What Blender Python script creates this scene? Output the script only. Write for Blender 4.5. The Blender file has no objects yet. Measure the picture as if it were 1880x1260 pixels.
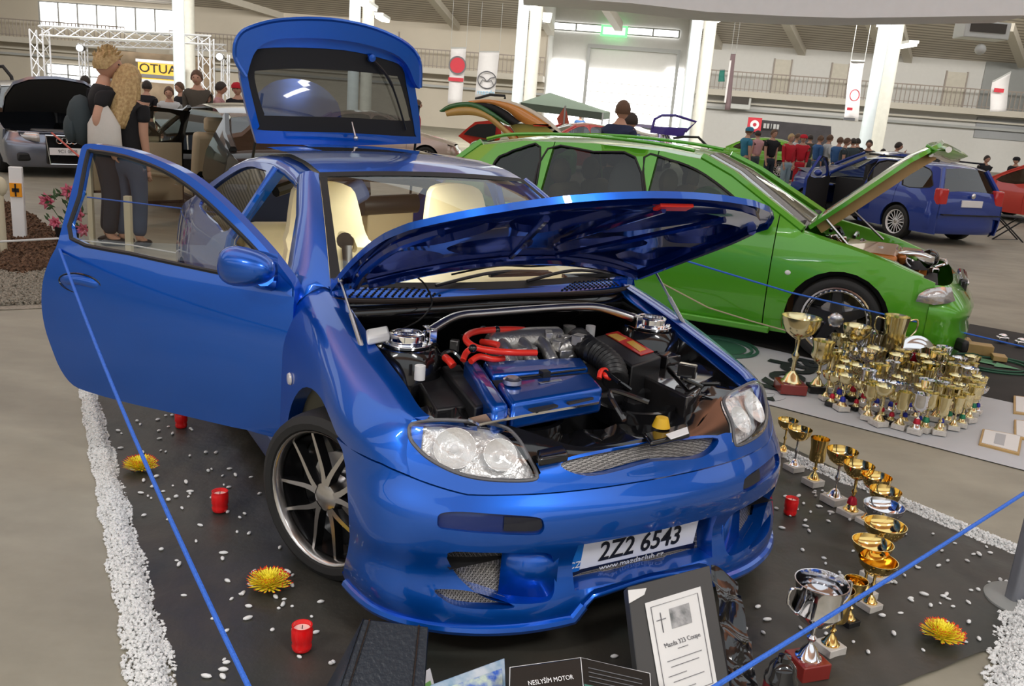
import bpy, bmesh, math, random
import numpy as np
from mathutils import Vector, Matrix, noise
from mathutils.geometry import delaunay_2d_cdt
random.seed(7)
PI = math.pi
COL = bpy.context.scene.collection
SC = bpy.context.scene

# ------------------------------------------------------------------ camera
FPX, CAMH, PITCH, ROLL = 1615.4, 1.638, .2617, .0784
_fw = Vector((0, math.cos(PITCH), -math.sin(PITCH)))
_up = Vector((0, math.sin(PITCH), math.cos(PITCH)))
_rt = Vector((1, 0, 0))
RT = _rt*math.cos(ROLL)+_up*math.sin(ROLL)
UP = _up*math.cos(ROLL)-_rt*math.sin(ROLL)
cd = bpy.data.cameras.new('camera')
cam = bpy.data.objects.new('camera', cd); COL.objects.link(cam)
M = Matrix((RT, UP, -_fw)).transposed().to_4x4(); M.translation = (0, 0, CAMH)
cam.matrix_world = M
cd.sensor_width = 36; cd.lens = FPX*36/1880; cd.clip_start = .05; cd.clip_end = 300
SC.camera = cam

# ------------------------------------------------------------------ light
wd = bpy.data.worlds.new('world'); SC.world = wd; wd.use_nodes = True
bg = wd.node_tree.nodes['Background']
bg.inputs['Color'].default_value = (.93, .97, 1, 1); bg.inputs['Strength'].default_value = .95
def area(name, loc, rot, sx, sy, power, col=(1, 1, 1)):
    l = bpy.data.lights.new(name, 'AREA'); l.shape = 'RECTANGLE'; l.size = sx; l.size_y = sy
    l.energy = power; l.color = col
    o = bpy.data.objects.new(name, l); COL.objects.link(o); o.location = loc; o.rotation_euler = rot
    return o
for _x in (-24, -8, 8, 24): area('added_fill_light', (_x, 33, 8.2), (math.radians(52), 0, 0), 12, 3, 2000, (1, .97, .92))  # unseen area lights, added to brighten the far wall
for _x in (-9, 9): area('added_uplight', (_x, 6, 6.2), (math.radians(180), 0, 0), 3, 10, 420, (1, .66, .48))  # added warm lights facing up, so the ceiling bands show in glossy surfaces
area('added_fill_light', (-5, -3, 6.5), (math.radians(-38), math.radians(-25), 0), 2.2, 1.2, 620, (1, .98, .95))  # added behind the camera for highlights and shading on the cars
area('added_fill_light', (4, -2, 6.5), (math.radians(-32), math.radians(25), 0), 2.2, 1.2, 420, (1, .98, .95))  # second added light behind the camera, from the other side
SC.view_settings.view_transform = 'Standard'; SC.view_settings.look = 'None'
SC.view_settings.exposure = 0.3; SC.view_settings.gamma = 1; SC.view_settings.use_curve_mapping = False
SC.cycles.max_bounces = 8; SC.cycles.transparent_max_bounces = 12

# ------------------------------------------------------------------ pixel helpers (photo frame 1880x1260) -> real points
def ray(px, py):
    return Vector((0, 0, CAMH)), (_fw + RT*((px-940)/FPX) - UP*((py-630)/FPX))
def W(px, py, z=0.):
    o, d = ray(px, py); t = (z-o.z)/d.z; return o+d*t
def D(px, py, y):
    "point on the ray at world depth Y=y"
    o, d = ray(px, py); return o+d*((y-o.y)/d.y)
class Frame:
    def __init__(s, x, y, yaw): s.x, s.y, s.a = x, y, yaw; s.c, s.s = math.cos(yaw), math.sin(yaw)
    def loc(s, p): dx, dy = p[0]-s.x, p[1]-s.y; return Vector((s.c*dx+s.s*dy, -s.s*dx+s.c*dy, p[2]))
    def K(s, px, py, ax, val):
        o, d = ray(px, py); o2 = s.loc(o); d2 = s.loc(o+d)-o2
        return o2+d2*((val-o2[ax])/d2[ax])
    def KP(s, px, py, P0, n):
        o, d = ray(px, py); o2 = s.loc(o); d2 = s.loc(o+d)-o2; P0 = Vector(P0); n = Vector(n)
        return o2+d2*((P0-o2).dot(n)/d2.dot(n))
    def proj(s, P):
        P = np.asarray(P, float).reshape(-1, 3)
        w = np.stack([s.x+P[:, 0]*s.c-P[:, 1]*s.s, s.y+P[:, 0]*s.s+P[:, 1]*s.c, P[:, 2]-CAMH], 1)
        x = w@np.array(RT); y = -(w@np.array(UP)); z = w@np.array(_fw)
        return np.stack([940+FPX*x/z, 630+FPX*y/z], 1)

# ------------------------------------------------------------------ materials
MATS = {}
def mat(name, col, rough=.5, metal=0., coat=0., trans=0., ior=1.45, emit=None, es=0., alpha=1., spec=.5, bump=0., bscale=200., var=0., vscale=5., col2=None, flake=0.):
    if name in MATS: return MATS[name]
    m = bpy.data.materials.new(name); m.use_nodes = True; nt = m.node_tree; N = nt.nodes; L = nt.links
    b = N['Principled BSDF']; I = b.inputs
    I['Base Color'].default_value = (*col, 1); I['Roughness'].default_value = rough; I['Metallic'].default_value = metal
    I['Coat Weight'].default_value = coat; I['Coat Roughness'].default_value = .03
    I['Transmission Weight'].default_value = trans; I['IOR'].default_value = ior; I['Alpha'].default_value = alpha
    I['Specular IOR Level'].default_value = spec
    if emit: I['Emission Color'].default_value = (*emit, 1); I['Emission Strength'].default_value = es
    tc = N.new('ShaderNodeTexCoord')
    nz = N.new('ShaderNodeTexNoise'); L.new(tc.outputs['Object'], nz.inputs['Vector'])
    nz.inputs['Scale'].default_value = vscale; nz.inputs['Detail'].default_value = 5
    c2 = col2 or tuple(min(1, c*(1-.35*(var or .08))) for c in col)
    mx = N.new('ShaderNodeMix'); mx.data_type = 'RGBA'
    mx.inputs[6].default_value = (*col, 1); mx.inputs[7].default_value = (*c2, 1)
    rm = N.new('ShaderNodeMapRange'); rm.inputs[1].default_value = .35; rm.inputs[2].default_value = .65
    L.new(nz.outputs['Fac'], rm.inputs[0]); L.new(rm.outputs[0], mx.inputs[0]); L.new(mx.outputs[2], I['Base Color'])
    if bump:
        n2 = N.new('ShaderNodeTexNoise'); n2.inputs['Scale'].default_value = bscale; n2.inputs['Detail'].default_value = 4
        L.new(tc.outputs['Object'], n2.inputs['Vector'])
        bp = N.new('ShaderNodeBump'); bp.inputs['Strength'].default_value = bump; bp.inputs['Distance'].default_value = .01
        L.new(n2.outputs['Fac'], bp.inputs['Height']); L.new(bp.outputs[0], I['Normal'])
    MATS[name] = m; return m
def tex_mesh(name, c_hi, c_lo, scale=160., rough=.4, metal=.6):
    "expanded metal mesh: bright wires with dark holes, in object space"
    m = bpy.data.materials.new(name); m.use_nodes = True; nt = m.node_tree; N = nt.nodes; L = nt.links; b = N['Principled BSDF']
    tc = N.new('ShaderNodeTexCoord'); v = N.new('ShaderNodeTexVoronoi'); v.feature = 'DISTANCE_TO_EDGE'; v.inputs['Scale'].default_value = scale
    v.inputs['Randomness'].default_value = .15
    L.new(tc.outputs['Object'], v.inputs['Vector'])
    r = N.new('ShaderNodeMapRange'); r.inputs[1].default_value = .06; r.inputs[2].default_value = .16
    mx = N.new('ShaderNodeMix'); mx.data_type = 'RGBA'; mx.inputs[6].default_value = (*c_hi, 1); mx.inputs[7].default_value = (*c_lo, 1)
    L.new(v.outputs['Distance'], r.inputs[0]); L.new(r.outputs[0], mx.inputs[0]); L.new(mx.outputs[2], b.inputs['Base Color'])
    b.inputs['Roughness'].default_value = rough; b.inputs['Metallic'].default_value = metal
    return m
def paint(name, col, metal=.35, rough=.28, var=.0):
    return mat(name, col, rough=rough, metal=metal, coat=1., spec=.5)
def glass(name, tint=(1, 1, 1), gloss=.1, rough=.0):
    "thin sheet glass: clear or tinted see-through mixed with a mirror coat by Fresnel"
    if name in MATS: return MATS[name]
    m = bpy.data.materials.new(name); m.use_nodes = True; nt = m.node_tree; N = nt.nodes; L = nt.links; N.remove(N['Principled BSDF'])
    out = N['Material Output']; t = N.new('ShaderNodeBsdfTransparent'); t.inputs[0].default_value = (*tint, 1)
    g = N.new('ShaderNodeBsdfGlossy'); g.inputs['Roughness'].default_value = rough; g.inputs[0].default_value = (1, 1, 1, 1)
    f = N.new('ShaderNodeFresnel'); gm = N.new('ShaderNodeNewGeometry'); mr = N.new('ShaderNodeMapRange'); mr.inputs[3].default_value = 1.5; mr.inputs[4].default_value = 1/1.5
    L.new(gm.outputs['Backfacing'], mr.inputs[0]); L.new(mr.outputs[0], f.inputs[0])
    a = N.new('ShaderNodeMath'); a.operation = 'MULTIPLY_ADD'; a.inputs[1].default_value = 1.; a.inputs[2].default_value = gloss; a.use_clamp = True
    x = N.new('ShaderNodeMixShader'); L.new(f.outputs[0], a.inputs[0]); L.new(a.outputs[0], x.inputs[0]); L.new(t.outputs[0], x.inputs[1]); L.new(g.outputs[0], x.inputs[2]); L.new(x.outputs[0], out.inputs[0])
    MATS[name] = m; return m
BLUE = paint('candy_blue_paint', (.001, .105, .56), metal=.72, rough=.33)
GREEN = paint('green_paint', (.10, .42, .02), metal=.25, rough=.3)
BLACKP = mat('black_plastic', (.012, .012, .013), .42, bump=.05)
BLACKG = mat('black_gloss', (.008, .008, .009), .12, coat=.6)
RUBBER = mat('rubber', (.018, .018, .018), .65, bump=.05, bscale=60)
CHROME = mat('chrome', (.86, .86, .88), .08, metal=1.)
ALU = mat('brushed_aluminium', (.62, .62, .64), .3, metal=1., bump=.04)
CREAM = mat('cream_leather', (.80, .70, .44), .5, bump=.04, var=.3)
WHITE = mat('white_paint', (.82, .82, .82), .45)
RED = mat('red_plastic', (.75, .03, .02), .3)
GLASS = glass('clear_glass', (.93, .96, .94), .02)
DGLASS = glass('smoked_glass', (.22, .24, .25), .03)
DARK = mat('dark_interior', (.02, .02, .022), .7)

# ------------------------------------------------------------------ object helpers
def tag(o, label=None, cat=None, group=None, kind=None):
    if label: o['label'] = label
    if cat: o['category'] = cat
    if group: o['group'] = group
    if kind: o['kind'] = kind
    return o
def empty(name, loc=(0, 0, 0), rz=0, label=None, cat=None, group=None):
    o = bpy.data.objects.new(name, None); o.empty_display_size = .1; COL.objects.link(o); o.location = loc; o.rotation_euler = (0, 0, rz)
    return tag(o, label, cat, group)
def mk(name, V, F, m, parent=None, smooth=True, bevel=0, seg=2, solid=0, off=-1, sub=0, mats=None, fm=None, auto=None):
    me = bpy.data.meshes.new(name); me.from_pydata([tuple(v) for v in V], [], [tuple(f) for f in F]); me.update()
    o = bpy.data.objects.new(name, me); COL.objects.link(o)
    for x in (mats or [m]): me.materials.append(x)
    if fm:
        for p, i in zip(me.polygons, fm): p.material_index = i
    me.polygons.foreach_set('use_smooth', [smooth]*len(me.polygons))
    if solid: s = o.modifiers.new('s', 'SOLIDIFY'); s.thickness = solid; s.offset = off
    if bevel: b = o.modifiers.new('b', 'BEVEL'); b.width = bevel; b.segments = seg; b.limit_method = 'ANGLE'; b.angle_limit = .6; b.harden_normals = False
    if sub: b = o.modifiers.new('u', 'SUBSURF'); b.levels = sub; b.render_levels = sub
    if auto is not None:
        try: me.set_sharp_from_angle(angle=auto)
        except Exception: pass
    if parent: o.parent = parent
    return o
class B:
    "collects shapes into one mesh"
    def __init__(s): s.V = []; s.F = []; s.M = []; s.mi = 0
    def add(s, V, F):
        n = len(s.V); s.V += [Vector(v) for v in V]; s.F += [tuple(i+n for i in f) for f in F]; s.M += [s.mi]*len(F); return s
    def box(s, c, d, rot=None):
        c = Vector(c); h = Vector(d)/2; R = rot.to_matrix() if hasattr(rot, 'to_matrix') else rot
        V = []
        for x in (-1, 1):
            for y in (-1, 1):
                for z in (-1, 1):
                    v = Vector((x*h.x, y*h.y, z*h.z)); V.append(c+(R@v if R else v))
        return s.add(V, [(0, 1, 3, 2), (4, 6, 7, 5), (0, 4, 5, 1), (2, 3, 7, 6), (0, 2, 6, 4), (1, 5, 7, 3)])
    def tube(s, pts, r, n=10, cap=True, closed=False):
        pts = [Vector(p) for p in pts]; m = len(pts); rs = r if isinstance(r, (list, tuple)) else [r]*m
        V = []; F = []; pv = None
        for i, p in enumerate(pts):
            a = pts[(i-1) % m] if (i or closed) else p; b = pts[(i+1) % m] if (i < m-1 or closed) else p
            t = (b-a).normalized()
            if pv is None:
                q = Vector((0, 0, 1)) if abs(t.z) < .9 else Vector((1, 0, 0)); pv = t.cross(q).normalized()
            else:
                pv = (pv-t*pv.dot(t)).normalized()
            w = t.cross(pv)
            for k in range(n):
                A = 2*PI*k/n; V.append(p+(pv*math.cos(A)+w*math.sin(A))*rs[i])
        for i in range(m if closed else m-1):
            j = (i+1) % m
            for k in range(n): F.append((i*n+k, i*n+(k+1) % n, j*n+(k+1) % n, j*n+k))
        if cap and not closed: F += [tuple(range(n-1, -1, -1)), tuple(range((m-1)*n, m*n))]
        return s.add(V, F)
    def lathe(s, prof, n=24, c=(0, 0, 0), ax='z', a0=0, a1=2*PI, sq=None):
        V = []; F = []; c = Vector(c); full = abs(a1-a0-2*PI) < 1e-6; K = n if full else n+1
        for r, h in prof:
            for k in range(K):
                A = a0+(a1-a0)*k/n; x, y = r*math.cos(A), r*math.sin(A)
                V.append(c+Vector({'z': (x, y, h), 'y': (x, h, y), 'x': (h, x, y)}[ax]))
        for i in range(len(prof)-1):
            for k in range(n if full else n): 
                k2 = (k+1) % K if full else k+1
                F.append((i*K+k, i*K+k2, (i+1)*K+k2, (i+1)*K+k))
        return s.add(V, F)
    def sph(s, c, r, n=12, m=8, rot=None):
        c = Vector(c); r = Vector(r) if hasattr(r, '__len__') else Vector((r, r, r)); V = []; F = []
        for i in range(m+1):
            t = PI*i/m
            for k in range(n):
                p = 2*PI*k/n; v = Vector((r.x*math.sin(t)*math.cos(p), r.y*math.sin(t)*math.sin(p), r.z*math.cos(t)))
                V.append(c+(rot@v if rot else v))
        for i in range(m):
            for k in range(n): F.append((i*n+k, (i+1)*n+k, (i+1)*n+(k+1) % n, i*n+(k+1) % n))
        return s.add(V, F)
    def prism(s, poly, z0, z1, T=None):
        "poly: list of 2d points; extruded z0..z1; T maps Vector->Vector"
        n = len(poly); V = [Vector((p[0], p[1], z0)) for p in poly]+[Vector((p[0], p[1], z1)) for p in poly]
        if T: V = [T(v) for v in V]
        return s.add(V, [tuple(range(n-1, -1, -1)), tuple(range(n, 2*n))]+[(i, (i+1) % n, n+(i+1) % n, n+i) for i in range(n)])
    def quad(s, a, b, c, d): return s.add([a, b, c, d], [(0, 1, 2, 3)])
    def build(s, name, m, parent=None, **k):
        k.setdefault('auto', .7)
        fm = s.M if any(s.M) else None
        return mk(name, s.V, s.F, m, parent, fm=fm, mats=(m if isinstance(m, list) else None), **k)
def cr(pts, closed=False, n=6):
    "Catmull-Rom through points"
    P = [Vector(p) if len(p) > 2 else Vector((p[0], p[1])) for p in pts]; m = len(P); out = []
    for i in range(m if closed else m-1):
        if closed: a, b, c, d = P[i-1], P[i], P[(i+1) % m], P[(i+2) % m]
        else: a, b, c, d = P[max(i-1, 0)], P[i], P[i+1], P[min(i+2, m-1)]
        for k in range(n):
            t = k/n; out.append(.5*((2*b)+(c-a)*t+(2*a-5*b+4*c-d)*t*t+(3*b-a-3*c+d)*t**3))
    if not closed: out.append(P[-1])
    return out
class Surf:
    "Catmull-Rom surface over a grid of control points rows x cols"
    def __init__(s, G, frame=None):
        s.G = np.array(G, float); s.R, s.C = s.G.shape[:2]; s.fr = frame
        s.E = np.concatenate([2*s.G[:1]-s.G[1:2], s.G, 2*s.G[-1:]-s.G[-2:-1]], 0)
        s.E = np.concatenate([2*s.E[:, :1]-s.E[:, 1:2], s.E, 2*s.E[:, -1:]-s.E[:, -2:-1]], 1)
        s.tab = None
    def ev(s, u, v):
        u = np.clip(np.atleast_1d(np.asarray(u, float)), 0, s.C-1); v = np.clip(np.atleast_1d(np.asarray(v, float)), 0, s.R-1)
        iu = np.minimum(u.astype(int), s.C-2); iv = np.minimum(v.astype(int), s.R-2)
        def w(t): return np.stack([-.5*t+t*t-.5*t**3, 1-2.5*t*t+1.5*t**3, .5*t+2*t*t-1.5*t**3, -.5*t*t+.5*t**3], -1)
        wu = w(u-iu); wv = w(v-iv); out = np.zeros((len(u), 3))
        for a in range(4):
            for b in range(4): out += (wv[:, a]*wu[:, b])[:, None]*s.E[iv+a, iu+b]
        return out
    def _tab(s):
        if s.tab is None:
            uu, vv = np.meshgrid(np.linspace(0, s.C-1, (s.C-1)*12+1), np.linspace(0, s.R-1, (s.R-1)*12+1))
            s.tu, s.tv = uu.ravel(), vv.ravel(); s.tab = s.ev(s.tu, s.tv)
            if s.fr: s.tp = s.fr.proj(s.tab)
    def _solve(s, f, tgt, T, ok=None):
        d = ((T-tgt)**2).sum(1)
        if ok is not None: d = np.where(ok, d, 1e9)
        i = int(np.argmin(d)); u, v = s.tu[i], s.tv[i]
        for _ in range(8):
            e = 1e-3; p = f(u, v); J = np.stack([(f(u+e, v)-p)/e, (f(u, v+e)-p)/e], 1)
            try: dd = np.linalg.solve(J.T@J+1e-9*np.eye(2), J.T@(tgt-p))
            except Exception: break
            dd = np.clip(dd, -.3, .3); u = min(max(u+dd[0], 0), s.C-1-1e-3); v = min(max(v+dd[1], 0), s.R-1-1e-3)
        return (u, v)
    def pix(s, px, py, u0=0, u1=1e9):
        s._tab(); return s._solve(lambda u, v: s.fr.proj(s.ev(u, v))[0], np.array([px, py], float), s.tp, (s.tu >= u0) & (s.tu <= u1))
    def at(s, ax, a, b, ok=None):
        "uv where two coordinates (ax pair, e.g. (0,2)) equal a,b"
        s._tab(); ax = list(ax)
        return s._solve(lambda u, v: s.ev(u, v)[0][ax], np.array([a, b], float), s.tab[:, ax], ok(s.tu, s.tab) if ok else None)
    def nrm(s, u, v):
        e = .02; a = s.ev(np.asarray(u)+e, v)-s.ev(np.asarray(u)-e, v); b = s.ev(u, np.asarray(v)+e)-s.ev(u, np.asarray(v)-e)
        n = np.cross(a, b); return n/np.maximum(np.linalg.norm(n, axis=1, keepdims=True), 1e-9)
def inside(P, poly):
    P = np.asarray(P, float); x, y = P[:, 0], P[:, 1]; r = np.zeros(len(P), bool); n = len(poly)
    for i in range(n):
        x1, y1 = poly[i][0], poly[i][1]; x2, y2 = poly[(i+1) % n][0], poly[(i+1) % n][1]
        if y1 == y2: continue
        c = ((y1 > y) != (y2 > y)) & (x < (x2-x1)*(y-y1)/(y2-y1)+x1); r ^= c
    return r
def segdist(P, poly, sx, sy):
    P = np.asarray(P, float)/[sx, sy]; d = np.full(len(P), 1e9); n = len(poly)
    for i in range(n):
        a = np.array([poly[i][0]/sx, poly[i][1]/sy]); b = np.array([poly[(i+1) % n][0]/sx, poly[(i+1) % n][1]/sy]); ab = b-a; L = ab@ab
        if L < 1e-12: continue
        t = np.clip(((P-a)@ab)/L, 0, 1); q = P-(a+t[:, None]*ab); d = np.minimum(d, np.sqrt((q**2).sum(1)))
    return d
def resamp(poly, sx, sy):
    out = []; n = len(poly)
    for i in range(n):
        a, b = poly[i], poly[(i+1) % n]; L = math.hypot((b[0]-a[0])/sx, (b[1]-a[1])/sy); k = max(1, int(math.ceil(L-.2)))
        for j in range(k): out.append((a[0]+(b[0]-a[0])*j/k, a[1]+(b[1]-a[1])*j/k))
    return out
def tri(outline, holes=(), sx=.1, sy=.1):
    "constrained triangulation with interior lattice; returns pts2d, tris, loops"
    loops = [resamp(outline, sx, sy)]+[resamp(h, sx, sy) for h in holes]
    pts = []; edges = []; idx = []
    for l in loops:
        n0 = len(pts); pts += l; k = len(l); edges += [(n0+i, n0+(i+1) % k) for i in range(k)]; idx.append(list(range(n0, n0+k)))
    xs = [p[0] for p in outline]; ys = [p[1] for p in outline]
    gx = np.arange(math.floor(min(xs)/sx)*sx, max(xs)+sx, sx); gy = np.arange(math.floor(min(ys)/sy)*sy, max(ys)+sy, sy)
    XX, YY = np.meshgrid(gx, gy); P = np.stack([XX.ravel(), YY.ravel()], 1)
    k = inside(P, loops[0])&(segdist(P, loops[0], sx, sy) > .45)
    for l in loops[1:]: k &= ~inside(P, l)&(segdist(P, l, sx, sy) > .45)
    P = P[k]; allp = [Vector(p) for p in pts]+[Vector(p) for p in P]
    v, e, f, ov, oe, of = delaunay_2d_cdt(allp, edges, [], 0, 1e-7)
    v = np.array([tuple(q) for q in v]); f = np.array([t for t in f if len(t) == 3]); c = v[f].mean(1); k = inside(c, loops[0])
    for l in loops[1:]: k &= ~inside(c, l)
    f = f[k]; mp = {}
    for i, o_ in enumerate(ov):
        for j in o_: mp[j] = i
    return v, [tuple(t) for t in f], [[mp.get(i, i) for i in l] for l in idx]
def panel(name, fn, outline, m, parent, holes=(), sx=.1, sy=.1, flange=None, rim=None, off=0., flip=False, mirror=False, solid=0, **kw):
    """fn(array2d)->array3d. flange: vector (or fn pts->vectors) for depth of hole walls; rim: the same for the outer edge"""
    v, f, loops = tri(outline, holes, sx, sy); P = fn(v)
    V = [Vector(p) for p in P]; F = [tuple(t) for t in f]
    def wall(loop, vec):
        n0 = len(V); k = len(loop)
        for i in loop:
            d = vec(V[i]) if callable(vec) else Vector(vec); V.append(V[i]+d)
        for i in range(k): F.append((loop[i], n0+i, n0+(i+1) % k, loop[(i+1) % k]))
    if flange is not None:
        for l in loops[1:]: wall(l, flange)
    if rim is not None: wall(loops[0], rim)
    if flip: F = [t[::-1] for t in F]
    os = [mk(name, V, F, m, parent, solid=solid, auto=.8, **kw)]
    if mirror: os.append(mk(name, [Vector((p.x, -p.y, p.z)) for p in V], [t[::-1] for t in F], m, parent, solid=solid, auto=.8, **kw))
    return os
def spanel(name, S, outline, m, parent, off=0., **kw):
    "panel on a Surf in uv space"
    def fn(a):
        p = S.ev(a[:, 0], a[:, 1])
        return p+S.nrm(a[:, 0], a[:, 1])*off if off else p
    return panel(name, fn, outline, m, parent, **kw)
def mirrored(o, parent):
    me = o.data.copy(); me.transform(Matrix.Scale(-1, 4, (0, 1, 0))); me.flip_normals()
    c = o.copy(); c.data = me; COL.objects.link(c); c.parent = parent; return c
def text(name, s, size, m, parent, M4, ext=.001, align='CENTER', font=None, sx=1., bold=0.):
    cu = bpy.data.curves.new(name, 'FONT'); cu.body = s; cu.size = size; cu.extrude = ext; cu.align_x = align; cu.align_y = 'CENTER'; cu.resolution_u = 3; cu.offset = bold*size
    t = bpy.data.objects.new('tmp', cu); COL.objects.link(t); dg = bpy.context.evaluated_depsgraph_get(); dg.update()
    me = bpy.data.meshes.new_from_object(t.evaluated_get(dg)); bpy.data.objects.remove(t)
    me.transform(Matrix.Diagonal((sx, 1, 1, 1))); me.transform(M4); me.materials.clear(); me.materials.append(m)
    o = bpy.data.objects.new(name, me); COL.objects.link(o)
    if parent: o.parent = parent
    return o
def basis(o, x, y):
    "matrix with origin o, x and y axes"
    x = Vector(x).normalized(); y = Vector(y); y = (y-x*y.dot(x)).normalized(); z = x.cross(y)
    M = Matrix((x, y, z)).transposed().to_4x4(); M.translation = Vector(o); return M
def copy_tree(o, parent=None):
    c = o.copy(); COL.objects.link(c)
    if parent: c.parent = parent
    for ch in [k for k in o.children]: copy_tree(ch, c)
    return c
# ================================================================== the hall
def floor_mat():
    m = bpy.data.materials.new('concrete_floor'); m.use_nodes = True; nt = m.node_tree; N = nt.nodes; L = nt.links; b = N['Principled BSDF']
    tc = N.new('ShaderNodeTexCoord'); n1 = N.new('ShaderNodeTexNoise'); n1.inputs['Scale'].default_value = .7; n1.inputs['Detail'].default_value = 8; n1.inputs['Roughness'].default_value = .65
    L.new(tc.outputs['Object'], n1.inputs['Vector']); r = N.new('ShaderNodeValToRGB'); e = r.color_ramp.elements
    e[0].position = .3; e[0].color = (.215, .200, .150, 1); e[1].position = .7; e[1].color = (.345, .325, .255, 1)
    mp = N.new('ShaderNodeMapping'); mp.inputs['Scale'].default_value = (1.2, 3.2, 1); mp.inputs['Rotation'].default_value = (0, 0, .5); L.new(tc.outputs['Object'], mp.inputs[0])
    n2 = N.new('ShaderNodeTexNoise'); n2.inputs['Scale'].default_value = 1.5; n2.inputs['Detail'].default_value = 6; L.new(mp.outputs[0], n2.inputs['Vector'])
    mx = N.new('ShaderNodeMix'); mx.data_type = 'RGBA'; mx.blend_type = 'OVERLAY'; mx.inputs[0].default_value = .3
    L.new(n1.outputs['Fac'], r.inputs[0]); L.new(r.outputs[0], mx.inputs[6]); L.new(n2.outputs['Fac'], mx.inputs[7]); L.new(mx.outputs[2], b.inputs['Base Color'])
    b.inputs['Roughness'].default_value = .5
    return m
b = B(); b.quad((-45, -14, 0), (45, -14, 0), (45, 66, 0), (-45, 66, 0)); tag(b.build('floor', floor_mat(), smooth=False), kind='structure')
WF = Frame(0, 58.6, -.104)
def wf(x, y, z): return Vector((WF.x+x*WF.c-y*WF.s, WF.y+x*WF.s+y*WF.c, z))
def wp(px, py, y=0): return WF.K(px, py, 1, y)
WALLM = mat('cream_wall', (.62, .56, .46), .8, var=.2, vscale=.4)
LWALL = mat('pale_wall', (.66, .65, .62), .7)
CEILM = bpy.data.materials.new('slatted_ceiling'); CEILM.use_nodes = True
_n = CEILM.node_tree; _b = _n.nodes['Principled BSDF']; _t = _n.nodes.new('ShaderNodeTexCoord'); _w = _n.nodes.new('ShaderNodeTexWave'); _w.bands_direction = 'Y'; _w.inputs['Scale'].default_value = .55
_r = _n.nodes.new('ShaderNodeValToRGB'); _r.color_ramp.elements[0].position = .2; _r.color_ramp.elements[0].color = (.30, .27, .23, 1); _r.color_ramp.elements[1].position = .55; _r.color_ramp.elements[1].color = (.60, .545, .47, 1)
_n.links.new(_t.outputs['Object'], _w.inputs['Vector']); _n.links.new(_w.outputs['Fac'], _r.inputs[0]); _n.links.new(_r.outputs[0], _b.inputs['Base Color']); _b.inputs['Roughness'].default_value = .7
STEEL = mat('grey_steel', (.42, .43, .42), .5); BEAM = mat('cream_beam', (.60, .56, .48), .6); PALE = mat('light_grey_render', (.88, .89, .90), .8)
RAIL = mat('gallery_rail', (.36, .31, .27), .6)
DAY = mat('daylit_panes', (1, 1, 1), .5, emit=(1, 1, 1), es=2.6)
def wallbox(name, x0, x1, z0, z1, y0=0, y1=.3, m=WALLM, parent=None):
    b = B(); V = [wf(x, y, z) for x in (x0, x1) for y in (y0, y1) for z in (z0, z1)]
    b.add(V, [(0, 1, 3, 2), (4, 6, 7, 5), (0, 4, 5, 1), (2, 3, 7, 6), (0, 2, 6, 4), (1, 5, 7, 3)]); return b.build(name, m, parent, smooth=False)
gx0, gx1 = wp(1000, 150).x, wp(1262, 150).x
ZT = 6.45; ZG = 3.62
# back wall in three pieces with a gate bay in the middle (set back)
bw = wallbox('wall_back', -46, gx0, 0, ZT+.2); tag(bw, kind='structure')
o = wallbox('wall_back', gx1, 46, 0, ZT+.2, m=LWALL); tag(o, kind='structure')
o = wallbox('wall_back', gx0, gx1, 0, 8.5, y0=3, y1=3.3, m=LWALL); tag(o, kind='structure')
for x in (gx0, gx1): tag(wallbox('trim_%d' % (1 if x == gx0 else 2), x-.1, x+.1, 0, 8.4, y0=0, y1=3.2, m=LWALL), kind='structure'); tag(wallbox('trim_%d' % (51 if x == gx0 else 52), x-.1, x+.1, ZT, 8.4, y0=-7.4, y1=0, m=LWALL), kind='structure')
b = B(); b.box((-45, 26, 5), (.3, 80, 10)); tag(b.build('wall_left', WALLM, smooth=False), kind='structure')
b = B(); b.box((45, 26, 5), (.3, 80, 10)); tag(b.build('wall_right', WALLM, smooth=False), kind='structure')
b = B(); b.box((0, -14, 2.6), (90, .3, 5.2)); tag(b.build('wall_front', LWALL, smooth=False), kind='structure')
# sloping slatted ceiling over the far half, rooflight bands nearer
def ceil_z(y): return ZT+.12*(58-y) if y > 34 else ZT+.12*24
b = B()
P = lambda x, y, z: wf(x, y-58.6, z)
for x0_, x1_, y_ in ((-46, gx0, 58.8), (gx0, gx1, 51.2), (gx1, 46, 58.8)):
    for d_ in (0, .3): b.quad(P(x0_, y_, ceil_z(y_)+d_), P(x1_, y_, ceil_z(y_)+d_), P(x1_, 34, ceil_z(34)+d_), P(x0_, 34, ceil_z(34)+d_))
b.quad(P(gx0, 62, 8.4), P(gx1, 62, 8.4), P(gx1, 51, 8.4), P(gx0, 51, 8.4))
tag(b.build('ceiling', CEILM, smooth=False), kind='structure')
b = B()
for y in (26, 17, 8, -1, -10): b.box((0, y, 9.4), (90, 4.4, .2))
tag(b.build('ceiling', mat('warm_light_tinted_band', (.80, .50, .38), .7), smooth=False), kind='structure')  # salmon lighting of the ceiling is put into the band colour
k = 3
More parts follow.
